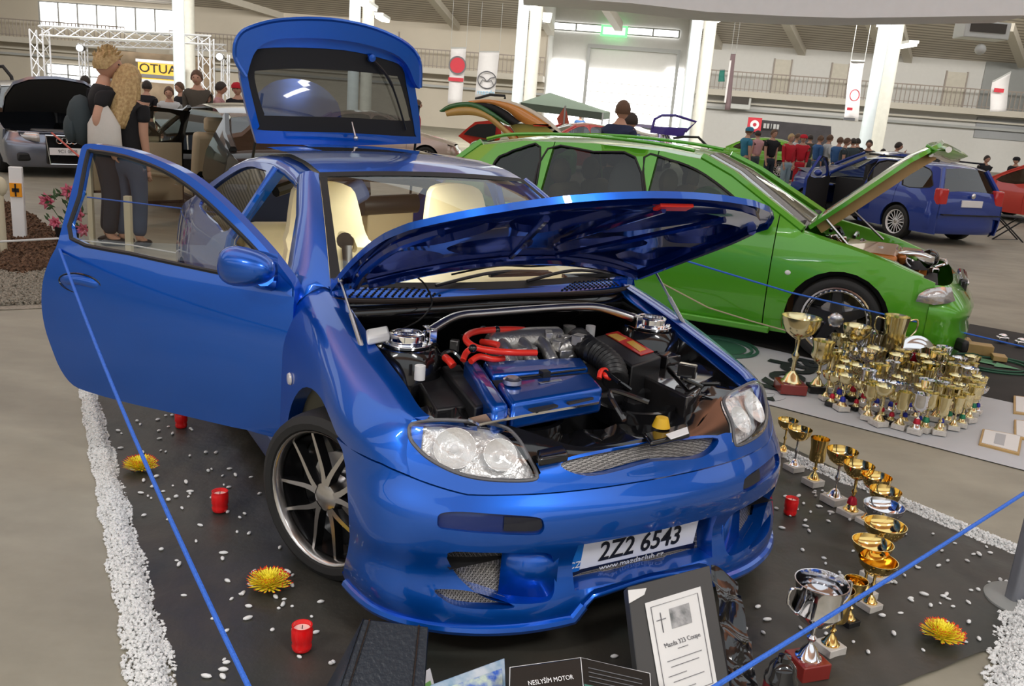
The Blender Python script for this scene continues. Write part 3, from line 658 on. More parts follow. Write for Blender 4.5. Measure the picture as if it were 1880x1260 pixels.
# keep the plate recess clear of the openings
a_max = max(p[0] for p in openA); plc = [(min(max(u, a_max+.03), 16-a_max-.03), v) for u, v in plc]
bump, = spanel('front_bumper', S, outline, BLUE, hero, holes=[fog, mir(fog), openA, mir(openA), slit, mir(slit), plc], flange=lambda p: Vector((-.075 if abs(p.y) < .6 else -.05, -.01*p.y, 0)), rim=lambda p: Vector((-.03, -.03*(1 if p.y > 0 else -1), 0)), sx=.14, sy=.18, flip=True)
plate_behind('centre_grille', plc, .074, MESHM, bump, .1)
FOGM = mat('smoked_blue_lens', (.003, .018, .12), .12, coat=.1)
FOGD = mat('smoked_dark_lens', (.008, .010, .02), .12, coat=.1)
for mrr in (0, 1):
    f = mir if mrr else (lambda l: l)
    o = plate_behind('fog_lamp', f(fog), .012, FOGM, bump, .02); o['label'] = 'smoked blue fog lamp'
    fi = [p for p in fog]; um = max(p[0] for p in fi); un = min(p[0] for p in fi); th = un+(um-un)*.62
    inn = [(max(p[0], th), np.mean([q[1] for q in fi])+(p[1]-np.mean([q[1] for q in fi]))*.72) for p in fi if p[0] >= th-.25]
    plate_behind('fog_lamp_insert', f([(u*.97+.03*th, v) for u, v in inn]), .006, FOGD, bump)
    cu_ = un+(um-un)*.55; mpart = [(min(u, cu_+.0), v) for u, v in openA]; 
    umin, umax = min(p[0] for p in openA), max(p[0] for p in openA); us = umin+(umax-umin)*.60
    left = [p for p in openA if p[0] <= us]; vt = min(p[1] for p in openA); vb = max(p[1] for p in openA if abs(p[0]-us) < .4)
    mo = sorted([p for p in left if p[1] < vt+.25], key=lambda p: p[0]); ml = sorted([p for p in left if p[1] >= vt+.25], key=lambda p: -p[0])
    mp = mo+[(us, vt), (us, vb)]+ml
    plate_behind('air_intake_mesh', f(openA), .068, MESHM, bump, .04)
    # blue turning vane closing the inner end of the intake
    pa = [Vector(S.ev(u, v)[0]) for u, v in f([(us-.05, vt), (umax+.05, vt), (umax+.05, vb+.15), (us-.05, vb+.1)])]
    V = [pa[0]+Vector((-.066, 0, 0)), pa[1]+Vector((-.02, 0, 0)), pa[2]+Vector((-.02, 0, 0)), pa[3]+Vector((-.066, 0, 0))]
    mk('intake_vane', V, [(0, 1, 2, 3)], BLUE, bump, solid=.004)
    plate_behind('lower_slit_mesh', f(slit), .04, MESHM, bump, .05)
# splitter lip: thick rolled edge along the bottom
for s in (0, 1):
    us_ = np.linspace(a0u+.05, 7.0, 26); P = S.ev(us_, np.full(26, 7.85)); P = [Vector(p) for p in P]
    if s: P = [Vector((p.x, -p.y, p.z)) for p in P]
    b = B(); b.tube(P, .017, 8); b.build('splitter_lip', BLUE, bump)
# plate recess ledge
P = S.ev(np.linspace(6.9, 9.1, 20), np.full(20, 7.72)); b = B()
V = []; F = []
for i, p in enumerate(P):
    V += [Vector(p)+Vector((.008, 0, -.01)), Vector(p)+Vector((-.09, 0, .012))]
    if i: F.append((2*i-2, 2*i, 2*i+1, 2*i-1))
mk('plate_ledge', V, F, BLUE, bump, solid=.012)
# number plate
PLW = mat('plate_white', (.85, .85, .86), .35)
pm = basis((.742, -.010, .302), (0, 1, 0), (.12, 0, 1))
def onp(o): o.data.transform(pm); return o
b = B(); b.box((0, 0, 0), (.52, .112, .008)); o = onp(b.build('number_plate', PLW, bump, bevel=.002)); o['label'] = 'white number plate'
def sub(bm, name, m, par): o = onp(bm.build(name, m, hero)); o.parent = bump; return o
b = B(); b.box((-.237, 0, .006), (.046, .112, .004)); sub(b, 'plate_band', mat('euro_blue', (.01, .16, .55), .4), bump)
text('plate_text', '2Z2 6543', .10, BLK, bump, pm@Matrix.Translation((.024, -.006, .0062)), .0008, sx=.86, bold=.012)
text('plate_country', 'CZ', .034, PLW, bump, pm@Matrix.Translation((-.237, -.03, .0095)), .0008)
b = B(); b.box((0, -.068, -.003), (.54, .026, .012)); sub(b, 'plate_holder', BLACKG, bump)
text('holder_text', 'www.mazdaclub.cz', .030, PLW, bump, pm@Matrix.Translation((0, -.068, .0045)), .0006, sx=1.15)
b = B(); b.lathe([(0, -.004), (.021, -.004), (.024, .0), (.02, .006), (0, .008)], 20, (-.28, -.853, .62), 'y'); b.V = [Vector((v.x, 2*-.853-v.y, v.z)) for v in b.V]; b.build('side_repeater', mat('clear_white_lens', (.75, .72, .68), .15, coat=1), hero)
# inner gutter and black inner wings, bay floor
for s in (-1, 1):
    e0 = S.ev(np.linspace(.3, 5.2, 40), np.zeros(40)); V = []; F = []
    for i, p in enumerate(e0):
        x, y, z = p; y = abs(y); V += [Vector((x, s*y, z)), Vector((x, s*(y-.012), z-.022)), Vector((x, s*(y-.052), z-.024)), Vector((x, s*(y-.056), z-.05))]
        if i:
            for k_ in range(3): F.append((4*i-4+k_, 4*i+k_, 4*i+k_+1, 4*i-3+k_))
    mk('bay_gutter', V, F, BLUE, hero)
    V = []; F = []
    for i, p in enumerate(e0[:36]):
        x, y, z = p; y = abs(y)-.056; V += [Vector((x, s*y, z-.045)), Vector((x, s*(y-.03), z-.16)), Vector((x, s*(y-.08), .30))]
        if i:
            for k_ in range(2): F.append((3*i-3+k_, 3*i+k_, 3*i+k_+1, 3*i-2+k_))
    mk('inner_wing', V, F, BLACKG, hero)
b = B(); b.quad((-.45, -.66, .32), (.7, -.66, .32), (.7, .66, .32), (-.45, .66, .32)); b.build('undertray', BLACKP, hero)
# firewall + black gutter under the cowl
V = []; F = []
for i in range(25):
    y = -.66+1.32*i/24; c = 1-(y/.66)**2; V += [Vector((-.335+.10*c, y, .885+.01*c)), Vector((-.30+.08*c, y, .87)), Vector((-.30+.07*c, y, .80)), Vector((-.34, y, .76)), Vector((-.34, y, .3))]
    if i:
        for k_ in range(4): F.append((5*i-5+k_, 5*i+k_, 5*i+k_+1, 5*i-4+k_))
mk('firewall', V, F, BLACKG, hero)
b = B(); b.tube(cr([(-.32, -.69, .90), (-.26, -.55, .90), (-.225, -.35, .905), (-.215, 0, .91), (-.225, .35, .905), (-.26, .55, .90), (-.32, .69, .90)], n=6), .010, 8); b.build('bonnet_seal', mat('seal_brown', (.05, .035, .03), .6), hero)
# cowl panel (blue, perforated) between the bonnet seal and windscreen
V = []; F = []
for i in range(41):
    y = -.68+1.36*i/40; c = 1-(y/.68)**2
    V += [Vector((-.33+.105*c, y, .905+.006*c)), Vector((-.345+.09*c, y, .928+.008*c)), Vector((-.375+.08*c, y, .938+.008*c)), Vector((-.42+.10*c, y, .930))]
    if i:
        for k_ in range(3): F.append((4*i-4+k_, 4*i+k_, 4*i+k_+1, 4*i-3+k_))
cw = mk('cowl_panel', V, F, BLUE, hero)
for s in (-1, 1):
    b = B()
    for r in range(6):
        for k_ in range(14-r):
            y = s*(.62-.026*k_-.008*r); c = 1-(y/.68)**2; x = -.335+.1*c-.006*r; b.sph((x+.004, y, .912+.005*r+.006*c), (.0045, .006, .0045), 8, 5)
    b.build('vent_holes', BLK, cw)
# ------------------------------------------------ windscreen, pillars, roof
def wsp(y, v):
    "v 0 bottom .. 1 top; y as fraction -1..1"
    yb, yt = .675*y, .515*y; q = y*y
    x = (-.37+.12*(1-q))*(1-v)+(-1.035+.05*(1-q))*v; z = .93*(1-v)+(1.298+.022*(1-q))*v+.045*4*v*(1-v)*.5; return Vector((x, yb*(1-v)+yt*v, z))
def grid_mesh(name, f, nu, nv, m, parent, u0=0, u1=1, v0=0, v1=1, **k):
    V = [f(u0+(u1-u0)*i/nu, v0+(v1-v0)*j/nv) for j in range(nv+1) for i in range(nu+1)]
    F = [(j*(nu+1)+i, j*(nu+1)+i+1, (j+1)*(nu+1)+i+1, (j+1)*(nu+1)+i) for j in range(nv) for i in range(nu)]
    return mk(name, V, F, m, parent, **k)
ws = grid_mesh('windscreen', wsp, 24, 14, GLASS, hero, -1, 1, 0, 1)
def frit(name, rect_o, rect_i, off=.002):
    ou = [(-1, 0), (1, 0), (1, 1), (-1, 1)]; a, b_, c, d = rect_i
    h = crv([(a, b_+.08), (a+.03, b_+.01), (a+.1, b_), (c-.1, b_), (c-.03, b_+.01), (c, b_+.08), (c, d-.08), (c-.03, d-.01), (c-.1, d), (a+.1, d), (a+.03, d-.01), (a, d-.08)], 3)
    return panel(name, lambda A: np.array([tuple(wsp(u, v)+Vector((off, 0, off))) for u, v in A]), ou, BLK, ws, holes=[h], sx=.15, sy=.12)
frit('frit_band', None, (-.945, .05, .945, .945))
# side function (body side above the sill) for everything behind the front door line
def yside(x, z):
    Wd = .850-.10*max(0., (-2.3-x)/.95)**1.6
    if z < .50: y = Wd-.03*((.50-z)/.3)**2
    elif z < .92: y = Wd-.055*((z-.50)/.42)**2.2
    else: y = Wd-.055-(z-.92)*.60-.05*(z-.92)**2
    return y
def rz(x): return float(np.interp(-x, [.36, .6, .8, 1.0, 1.15, 1.35, 1.6, 1.9, 2.1, 2.25, 2.45, 2.7, 3.0, 3.2], [.93, 1.06, 1.165, 1.255, 1.29, 1.31, 1.318, 1.30, 1.27, 1.225, 1.14, 1.03, .93, .88]))
def sidefn(A, s=-1): return np.array([(x, s*yside(x, z), z) for x, z in A])
for s in (-1, 1):
    # A pillar: loft between windscreen edge and door opening line
    nst = 14; V = []; F = []
    for i in range(nst+1):
        t = i/nst; a = wsp(1, t); a.y *= s; xd = -.60*(1-t)-1.13*t; zd = np.interp(t, [0, .5, 1], [.95, 1.135, 1.262])
        d = Vector((xd, s*yside(xd, zd), zd)); mid = (a+d)/2+Vector((.012, s*.016, .018)); V += [a+Vector((0, 0, -.004)), a.lerp(mid, .5)+Vector((.002, s*.006, .006)), mid, mid.lerp(d, .6)+Vector((0, s*.004, .003)), d, d+Vector((-.02, -s*.03, -.012))]
        if i:
            for k_ in range(5): F.append((6*i-6+k_, 6*i+k_, 6*i+k_+1, 6*i-5+k_))
    mk('windscreen_pillar', V, F if s > 0 else [f[::-1] for f in F], BLUE, hero)
    top_ = V[:5]; fe = [Vector((-.405, s*.690, .932)), Vector((-.41, s*.735, .915)), Vector((-.415, s*.78, .882)), Vector((-.425, s*.815, .82)), Vector((-.43, s*.835, .75))]
    VV = []
    for i in range(5): VV += [top_[i], top_[i].lerp(fe[i], .5)+Vector((0, s*.006, .004)), fe[i]]
    mk('scuttle_corner', VV, [(3*i+k_, 3*i+k_+1, 3*i+k_+4, 3*i+k_+3) for i in range(4) for k_ in range(2)], BLUE, hero)
    # cant rail along the roof
    xs = np.linspace(-1.10, -2.25, 24); V = []; F = []
    for i, x in enumerate(xs):
        z = rz(x)-.012; y = yside(x, z-.03); V += [Vector((x, s*(y-.03), z-.06)), Vector((x, s*y, z-.045)), Vector((x, s*(y-.006), z-.02)), Vector((x, s*(y-.04), z+.004)), Vector((x, s*(y-.085), z+.014))]
        if i:
            for k_ in range(4): F.append((5*i-5+k_, 5*i+k_, 5*i+k_+1, 5*i-4+k_))
    mk('roof_rail', V, F, BLUE, hero)
def roofp(u, v):
    "u -1..1 across, v 0 front .. 1 rear"
    hw = .50+.02*v; x = (-1.03+.045*(1-u*u))*(1-v)-2.22*v; z = np.interp(v, [0, .15, .4, .7, 1], [1.30, 1.330, 1.348, 1.345, 1.315])+.022*(1-u*u)
    return Vector((x, hw*u, z))
sun = [(-.66, .42), (.66, .42), (.66, .80), (-.66, .80)]; sun = crv([(-.66, .45), (-.6, .42), (0, .41), (.6, .42), (.66, .45), (.66, .77), (.6, .8), (0, .8), (-.6, .8), (-.66, .77)], 3)
ro, = panel('roof', lambda A: np.array([tuple(roofp(u, v)) for u, v in A]), [(-1.02, 0), (1.02, 0), (1.02, 1), (-1.02, 1)], BLUE, hero, holes=[sun], sx=.12, sy=.06, flange=Vector((0, 0, -.03)))
panel('sunroof_panel', lambda A: np.array([tuple(roofp(u, v)+Vector((0, 0, -.012+.06*(v-.42)))) for u, v in A]), [(u*.96, .61+(v-.61)*.95) for u, v in sun], mat('sunroof_glass', (.01, .01, .012), .03, coat=1), ro, sx=.15, sy=.06)
grid_mesh('headlining', lambda u, v: roofp(u, v)+Vector((0, 0, -.04)), 8, 8, CREAM, hero, -.98, .98, .02, .98)
# quarter panels, left door, rear end
arR = [(-2.505+.345*math.cos(t), .315+.345*math.sin(t)) for t in [math.radians(d) for d in range(0, 181, 10)]]
rl = [(x, rz(x)-.035) for x in (-2.12, -1.9, -1.7, -1.55)]
quarter = [(-1.56, .20)]+[(-1.57, .5), (-1.56, .9), (-1.46, 1.27)]+rl[::-1]+[(-2.25, rz(-2.25)-.04), (-2.45, 1.10), (-2.7, .99), (-3.0, .90), (-3.12, .86), (-3.16, .6), (-3.14, .30)]+[(-2.86, .28)]+arR+[(-2.16, .22)]
qwin = crv([(-1.62, .955), (-1.56, 1.22), (-1.75, 1.245), (-1.95, 1.235), (-2.12, 1.19), (-2.33, 1.09), (-2.42, .99), (-2.3, .965), (-1.9, .95)], 3)
for s in (-1, 1):
    q, = panel('rear_quarter', lambda A: sidefn(A, s), quarter, BLUE, hero, holes=[qwin], sx=.06, sy=.06, flange=Vector((0, -s*.012, 0)), rim=lambda p: Vector((0, -s*.05, 0)), flip=(s > 0))
    panel('quarter_glass', lambda A: sidefn(A, s)-np.array([0, s*.012, 0]), qwin, DGLASS, q, sx=.1, sy=.1)
    b = B(); b.tube([Vector(p) for p in sidefn([(-1.50, 1.27), (-1.515, 1.1), (-1.54, .93), (-1.55, .6), (-1.54, .35)], s)*np.array([1, .985, 1])], .022, 8); b.build('latch_pillar', BLUE, hero)
    panel('side_skirt', lambda A: sidefn(A, s)+np.array([0, s*.012, 0]), [(-.42, .12), (-.42, .27), (-2.15, .29), (-2.15, .13)], BLUE, hero, sx=.1, sy=.05, rim=lambda p: Vector((0, -s*.06, 0)))
dl = [(-.43, .27), (-.43, .925), (-.62, .99), (-.85, 1.11), (-1.12, 1.245), (-1.3, 1.262), (-1.44, 1.262), (-1.55, .9), (-1.555, .5), (-1.54, .29)]
lw = crv([(-.68, .97), (-.86, 1.07), (-1.12, 1.205), (-1.3, 1.228), (-1.41, 1.222), (-1.48, .95), (-1.1, .94)], 3)
d2, = panel('closed_left_door', lambda A: sidefn(A, 1), dl, BLUE, hero, holes=[lw], sx=.06, sy=.06, flange=Vector((0, -.03, 0)), flip=True)
panel('side_window', lambda A: sidefn(A, 1)-np.array([0, .012, 0]), lw, GLASS, d2, sx=.1, sy=.1)
b = B(); b.box((-3.16, 0, .5), (.12, 1.44, .62)); b.build('rear_bumper', BLUE, hero, bevel=.05, seg=4)
b = B(); b.box((-2.2, 0, .30), (1.9, 1.3, .1)); b.box((-1.2, 0, .22), (1.7, 1.6, .08)); b.build('floor_pan', CREAM, hero)
# ------------------------------------------------ raised bonnet
a = math.radians(26.5); HD = Vector((math.cos(a), 0, math.sin(a))); HN = Vector((-math.sin(a), 0, math.cos(a))); H0 = Vector((-.30, 0, .952))
def hoodp(s, y, off=0.):
    h = .055*(1-(y/.73)**2)-.075*(max(s, 0)/1.12)**3+.02*math.sin(PI*min(1, max(0, s)))+off
    return H0+HD*s+HN*h+Vector((0, y, 0))
yy = [-.70, -.60, -.40, -.2, 0, .2, .40, .60, .70]
rear = [(.17*(1-(y/.70)**2), y) for y in yy]
hout = [(0.0, -.70), (.12, -.712), (.3, -.722), (.5, -.73), (.65, -.732), (.79, -.712), (.865, -.655), (.95, -.58), (1.02, -.49), (1.07, -.37), (1.10, -.22), (1.115, -.08)]
hout = hout+[(s, -y) for s, y in hout[::-1]]+rear[::-1][1:-1]
hout = [tuple(p) for p in hout]
def hf(off): return lambda A: np.array([tuple(hoodp(s, y, off)) for s, y in A])
bon, = panel('bonnet', hf(0), hout, BLUE, hero, sx=.05, sy=.05, rim=lambda p: -HN*.022)
bon['label'] = 'raised blue bonnet seen from below'
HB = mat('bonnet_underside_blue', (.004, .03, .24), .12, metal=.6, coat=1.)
panel('bonnet_underside', hf(-.008), [(s*.985+.01, y*.98) for s, y in hout], HB, bon, sx=.05, sy=.05, flip=True)
# pressed frame with cut-outs
def shr(k, ds=0): return [(ds+.56+(s-.56)*k, y*k) for s, y in hout]
cut = [[(.20, -.60), (.30, -.38), (.44, -.52), (.46, -.64), (.34, -.655)], [(.56, -.64), (.50, -.50), (.62, -.38), (.80, -.42), (.80, -.56), (.70, -.63)],
       [(.30, -.26), (.36, -.06), (.52, -.16), (.50, -.36), (.42, -.42)], [(.64, -.28), (.56, -.12), (.70, -.04), (.94, -.04), (.94, -.30), (.86, -.40)]]
cut = [crv(c, 4) for c in cut]; cuts = cut+[[(s, -y) for s, y in c] for c in cut]
panel('bonnet_frame', hf(-.035), shr(.93), HB, bon, holes=cuts, sx=.05, sy=.05, flip=True, flange=HN*.028, rim=HN*.028)
for s in (-1, 1):
    b = B(); b.tube(cr([hoodp(.10, s*.64, -.04), hoodp(.30, s*.675, -.04), hoodp(.6, s*.68, -.04), hoodp(.8, s*.62, -.04)], n=5), .018, 8); b.build('bonnet_rib', HB, bon)
b = B(); b.tube(cr([hoodp(.17*(1-(y/.7)**2)+.07, y, -.045) for y in (-.6, -.4, -.2, 0, .2, .4, .6)], n=5), .022, 8); b.build('bonnet_rib', HB, bon)
b = B(); b.tube([hoodp(1.06, 0, -.05), hoodp(.5, 0, -.05)], .010, 6); b.tube([hoodp(.95, -.35, -.05), hoodp(.3, -.1, -.05)], .012, 6); b.tube([hoodp(.95, .35, -.05), hoodp(.3, .1, -.05)], .012, 6); b.build('bonnet_rib', HB, bon)
b = B(); q = hoodp(1.06, .04, -.04); b.box(q, (.04, .13, .012), Matrix.Rotation(-a, 3, 'Y')); b.build('latch_striker', RED, bon, bevel=.003)
for s in (-1, 1):
    t, l = hoodp(.13, s*.70, -.02), Vector((.055, s*.705, .815)); t.y = s*.705
    b = B(); b.tube([t, t.lerp(l, .55)], .005, 8); b.tube([t.lerp(l, .5), l], .009, 8); b.sph(t, .011); b.sph(l, .011); b.build('bonnet_strut', ALU, hero)
    b = B(); b.box((-.33, s*.66, .945), (.09, .03, .05)); b.tube([(-.33, s*.66, .95), hoodp(.06, s*.66, -.03)], .014, 6); b.build('bonnet_hinge', BLUE, hero)
b = B(); b.tube(cr([HF.K(x, y, 0, -.15) for x, y in ((752, 500), (778, 520), (792, 548), (790, 565), (770, 588), (735, 606))], n=6), .0035, 6); b.build('washer_hose', BLACKP, hero)
b = B(); b.tube(cr([hoodp(s, y, -.06) for s, y in ((.15, -.28), (.22, -.12), (.2, .05), (.24, .22))], n=5), .004, 6); b.build('washer_hose', BLACKP, hero)
# wipers
for (p0, p1) in (((-.25, -.30, .955), (-.40, .30, .965)), ((-.27, .12, .955), (-.36, .62, .955))):
    b = B(); b.tube(cr([p0, ((p0[0]+p1[0])/2, (p0[1]+p1[1])/2, .985), p1], n=5), .007, 6); b.box(Vector(p1).lerp(Vector(p0), .25)+Vector((-.01, 0, .0)), (.02, .3, .015)); b.build('windscreen_wiper', BLACKP, hero)
# ------------------------------------------------ raised tailgate
a = math.radians(93); TD = Vector((-math.cos(a), 0, math.sin(a))); TN = Vector((math.sin(a), 0, math.cos(a))); T0 = Vector((-2.2, 0, 1.345))
TP0 = T0
def tg(s, y, off=0.): return T0+TD*s+TN*(.05*(1-(y/.55)**2)+off)+Vector((0, y, 0))
def tpx(l): 
    out = []
    for x, y in l: q = HF.KP(x, y, T0+TN*.03, TN); out.append(((q-T0-TN*.03).dot(TD), q.y))
    return out
to = tpx([(473, 264), (620, 267), (775, 264), (772, 215), (764, 165), (752, 118), (735, 92), (690, 74), (620, 62), (540, 60), (480, 68), (452, 88), (443, 112), (444, 143), (455, 200)])
tw = crv(tpx([(486, 240), (630, 243), (755, 251), (763, 246), (756, 205), (747, 160), (738, 124), (706, 109), (630, 92), (528, 87), (470, 91), (459, 100), (457, 140), (470, 200), (478, 232)]), 3)
tf = lambda off: (lambda A: np.array([tuple(tg(s, y, off)) for s, y in A]))
tgt, = panel('tailgate', tf(0), to, BLUE, hero, holes=[tw], sx=.05, sy=.05, flange=-TN*.012, rim=-TN*.04)
tgt['label'] = 'raised blue tailgate with rear window'
gl, = panel('rear_window', tf(-.006), tw, glass('rear_glass', (.16, .17, .17), .10), tgt, sx=.05, sy=.06)
ti_ = crv(tpx([(487, 209), (500, 213), (630, 215), (745, 222), (752, 214), (742, 175), (731, 144), (720, 139), (640, 130), (553, 126), (480, 130), (470, 136), (474, 165)]), 3)
panel('frit_band', tf(-.0055), tw, BLK, tgt, holes=[ti_], sx=.06, sy=.06)
# spoiler: swept lip curving round the free end
so = tpx([(450, 141), (432, 110), (431, 82), (440, 62), (458, 50), (500, 38), (560, 34), (620, 38), (680, 52), (730, 74), (756, 96), (766, 120), (766, 160)])
si = tpx([(764, 162), (755, 150), (740, 118), (712, 96), (650, 78), (580, 70), (520, 70), (485, 78), (466, 95), (457, 118), (452, 140)])
spo, = panel('spoiler', tf(.055), crv(so, 3, False)+crv(si, 3, False), BLUE, tgt, sx=.05, sy=.05, rim=lambda p: -TN*.06)
b = B(); b.tube([tg(s, y, .05) for s, y in crv(so, 3, False)], .012, 6); b.build('spoiler_edge', BLUE, tgt)
b = B(); pv = tpx([(677, 106)])[0]; p1 = tpx([(712, 150)])[0]; p2 = tpx([(744, 238)])[0]
b.tube(cr([tg(*pv, .02), tg(*p1, .03), tg(*p2, .015)], n=6), [.009]*7+[.006]*6, 6); b.sph(tg(*pv, .02), (.02, .025, .02)); b.build('rear_wiper', BLACKP, tgt)
b = B(); b.lathe([(0, 0), (.024, 0), (.02, .02), (0, .022)], 14); R_ = TN.to_track_quat('Z', 'Y').to_matrix().to_4x4(); R_.translation = tg(pv[0], pv[1], .02); b.V = [R_@v for v in b.V]; b.build('wiper_cap', BLUE, tgt)
b = B(); q = tg(.03, .02, 0); b.tube([HF.K(653, 254, 0, -2.06), HF.K(646, 224, 0, -2.09)], [.006, .003], 8); b.sph(HF.K(653, 254, 0, -2.06), .015); b.build('roof_aerial', ALU, hero)
for s in (-1, 1):
    b = B(); b.tube([(-2.36, s*.50, 1.06), tg(.26, s*.46, -.03)], .008, 6); b.build('tailgate_strut', BLACKP, hero)
# ------------------------------------------------ open right door
DTH = math.radians(42); DH = Vector((-.42, -.838, 0)); DDr = Vector((-math.cos(DTH), -math.sin(DTH), 0)); DNr = Vector((math.sin(DTH), -math.cos(DTH), 0))
def doorp(l, z, off=0.):
    bulge = .035*(1-((l-.5)/.75)**2); zz = z-.03-.04*l
    if zz < .50: o = -.03*((.5-zz)/.3)**2
    elif zz < .92: o = -.05*((zz-.5)/.42)**2.2
    else: o = -.05-(zz-.92)*.50
    return DH+DDr*l+DNr*(bulge+o+off)+Vector((0, 0, z))
DS = Surf([[tuple(doorp(-.15+1.55*i/16, 1.50-1.3*j/20)) for i in range(17)] for j in range(21)], HF)
dpx = lambda l: [DS.pix(x, y) for x, y in l]
skin = dpx([(540, 528), (539, 560), (536, 610), (528, 690), (518, 797), (450, 789), (390, 776), (310, 757), (235, 740), (170, 722), (135, 708), (112, 680), (95, 640), (82, 600), (76, 555), (80, 510), (92, 475), (106, 446), (118, 400), (135, 335), (146, 285), (152, 268), (165, 264), (200, 268), (245, 277), (300, 298), (345, 321), (390, 356), (440, 404), (490, 458), (520, 497)])
dwin = dpx([(131, 438), (146, 360), (161, 284), (172, 278), (230, 288), (300, 314), (360, 354), (422, 411), (470, 460), (492, 490), (496, 512), (440, 508), (350, 490), (240, 466)])
skin = crv(skin, 3); dwin = crv(dwin, 3)
door, = spanel('open_right_door', DS, skin, BLUE, hero, holes=[dwin], sx=.35, sy=.5, flange=-DNr*.03, rim=-DNr*.05)
door['label'] = 'open blue door with chrome-free mirror' if False else 'open blue right-hand door'
cb = lambda l, off: [Vector(p)+DNr*off for p in DS.ev(np.array([q[0] for q in l]), np.array([q[1] for q in l]))]
b = B(); b.tube(cb(resamp(dwin, .5, .7), .0), .009, 6, closed=True); b.build('window_seal', BLACKP, door)
v, f, _ = tri(dwin, (), .5, .6); P = DS.ev(v[:, 0], v[:, 1])-np.array(DNr)*.018
mk('window_glass', [Vector(p) for p in P], f, glass('door_glass', (.84, .87, .84), .0), door)
# inner card + bottom return
ins = dpx([(540, 530), (518, 790), (390, 770), (235, 735), (135, 700), (95, 640), (80, 560), (84, 510), (108, 446), (240, 472), (350, 496), (440, 514), (496, 518)])
v, f, _ = tri(ins, (), .5, .6); P = DS.ev(v[:, 0], v[:, 1])-np.array(DNr)*.07; mk('door_card', [Vector(p) for p in P], [t[::-1] for t in f], CREAM, door)
# mirror
m0 = DS.pix(500, 515); base = Vector(DS.ev(*m0)[0]); mc = HF.KP(452, 491, base+DNr*.10, DNr)
b = B(); N1, N2 = 20, 14; V = []
R_ = Matrix((DDr, DNr, Vector((0, 0, 1)))).transposed()
for i in range(N2+1):
    t = PI*i/N2
    for k_ in range(N1):
        p = 2*PI*k_/N1; se = lambda c, n: math.copysign(abs(c)**n, c)
        x = se(math.sin(t)*math.cos(p), .8); y = se(math.sin(t)*math.sin(p), .9); z = se(math.cos(t), .8)
        tx = 1-.28*x*(-1); V.append(mc+R_@Vector((.112*x, .068*y, .070*z*(1+.22*x))))
F = [(i*N1+k_, (i+1)*N1+k_, (i+1)*N1+(k_+1) % N1, i*N1+(k_+1) % N1) for i in range(N2) for k_ in range(N1)]
mi = mk('wing_mirror', V, F, BLUE, door)
b = B(); b.tube(cr([mc+DDr*-.07+Vector((0, 0, -.02)), (mc+base)/2+Vector((0, 0, -.025)), base+Vector((0, 0, -.01))], n=4), [.042, .04, .038, .034, .03, .028, .028, .03, .032], 10); b.build('mirror_arm', BLUE, mi)
b = B(); b.quad(*[mc+R_@Vector((x, -.066, z)) for x, z in ((-.09, -.05), (.09, -.06), (.09, .06), (-.09, .05))]); b.build('mirror_glass', CHROME, mi)
tr_ = dpx([(478, 462), (538, 528), (538, 545), (496, 522), (490, 500)]); v, f, _ = tri(tr_, (), .3, .3); P = DS.ev(v[:, 0], v[:, 1])+np.array(DNr)*.006; mk('mirror_base', [Vector(p) for p in P], f, BLUE, door)
# handle
hc = DS.pix(147, 521); hp = Vector(DS.ev(*hc)[0]); b = B(); V = []
for i in range(13):
    for k_ in range(24):
        r = i/12; t = 2*PI*k_/24; dl_ = .098*r*math.cos(t); dz = .036*r*math.sin(t); V.append(hp+DDr*dl_+Vector((0, 0, dz))+DNr*(.010*(1-r**3)-.022*math.exp(-((r*math.cos(t)*1.2)**2+((r*math.sin(t)+.45)*2.2)**2)*2)+.002))
F = [(i*24+k_, i*24+(k_+1) % 24, (i+1)*24+(k_+1) % 24, (i+1)*24+k_) for i in range(12) for k_ in range(24)]; mk('door_handle', V, F, BLUE, door)
b = B(); b.tube([hp+DDr*(.105*math.cos(t))+Vector((0, 0, .041*math.sin(t)))+DNr*.001 for t in [2*PI*i/28 for i in range(28)]], .003, 6, closed=True); b.build('handle_surround', BLACKG, door)
# ------------------------------------------------ wheels
def spoke(b, r0, r1, a0, a1, w0, w1, y, d, n=6, bend=0):
    "flat-faced spoke from (r0,a0) to (r1,a1); face at axial y, depth d"
    V = []
    for i in range(n+1):
        t = i/n; r = r0+(r1-r0)*t; A = a0+(a1-a0)*t**1.4+bend*math.sin(PI*t); w = w0+(w1-w0)*t; q = y-.012*math.sin(PI*t*.5)-.0
        c = Vector((r*math.cos(A), q, r*math.sin(A))); s = Vector((-math.sin(A), 0, math.cos(A)))*w/2
        V += [c-s, c+s, c+s*1.3+Vector((0, -d, 0)), c-s*1.3+Vector((0, -d, 0))]
    F = []; M_ = []
    for i in range(n):
        for k_ in range(4): F.append((4*i+k_, 4*i+(k_+1) % 4, 4*i+4+(k_+1) % 4, 4*i+4+k_)); M_.append(1 if k_ == 0 else 0)
    n0 = len(b.V); b.V += V; b.F += [tuple(x+n0 for x in f_) for f_ in F]; b.M += M_
RIMBLK = mat('rim_gloss_black', (.01, .01, .011), .15, coat=.8); RIMSIL = mat('rim_machined_face', (.62, .60, .58), .25, metal=1.)
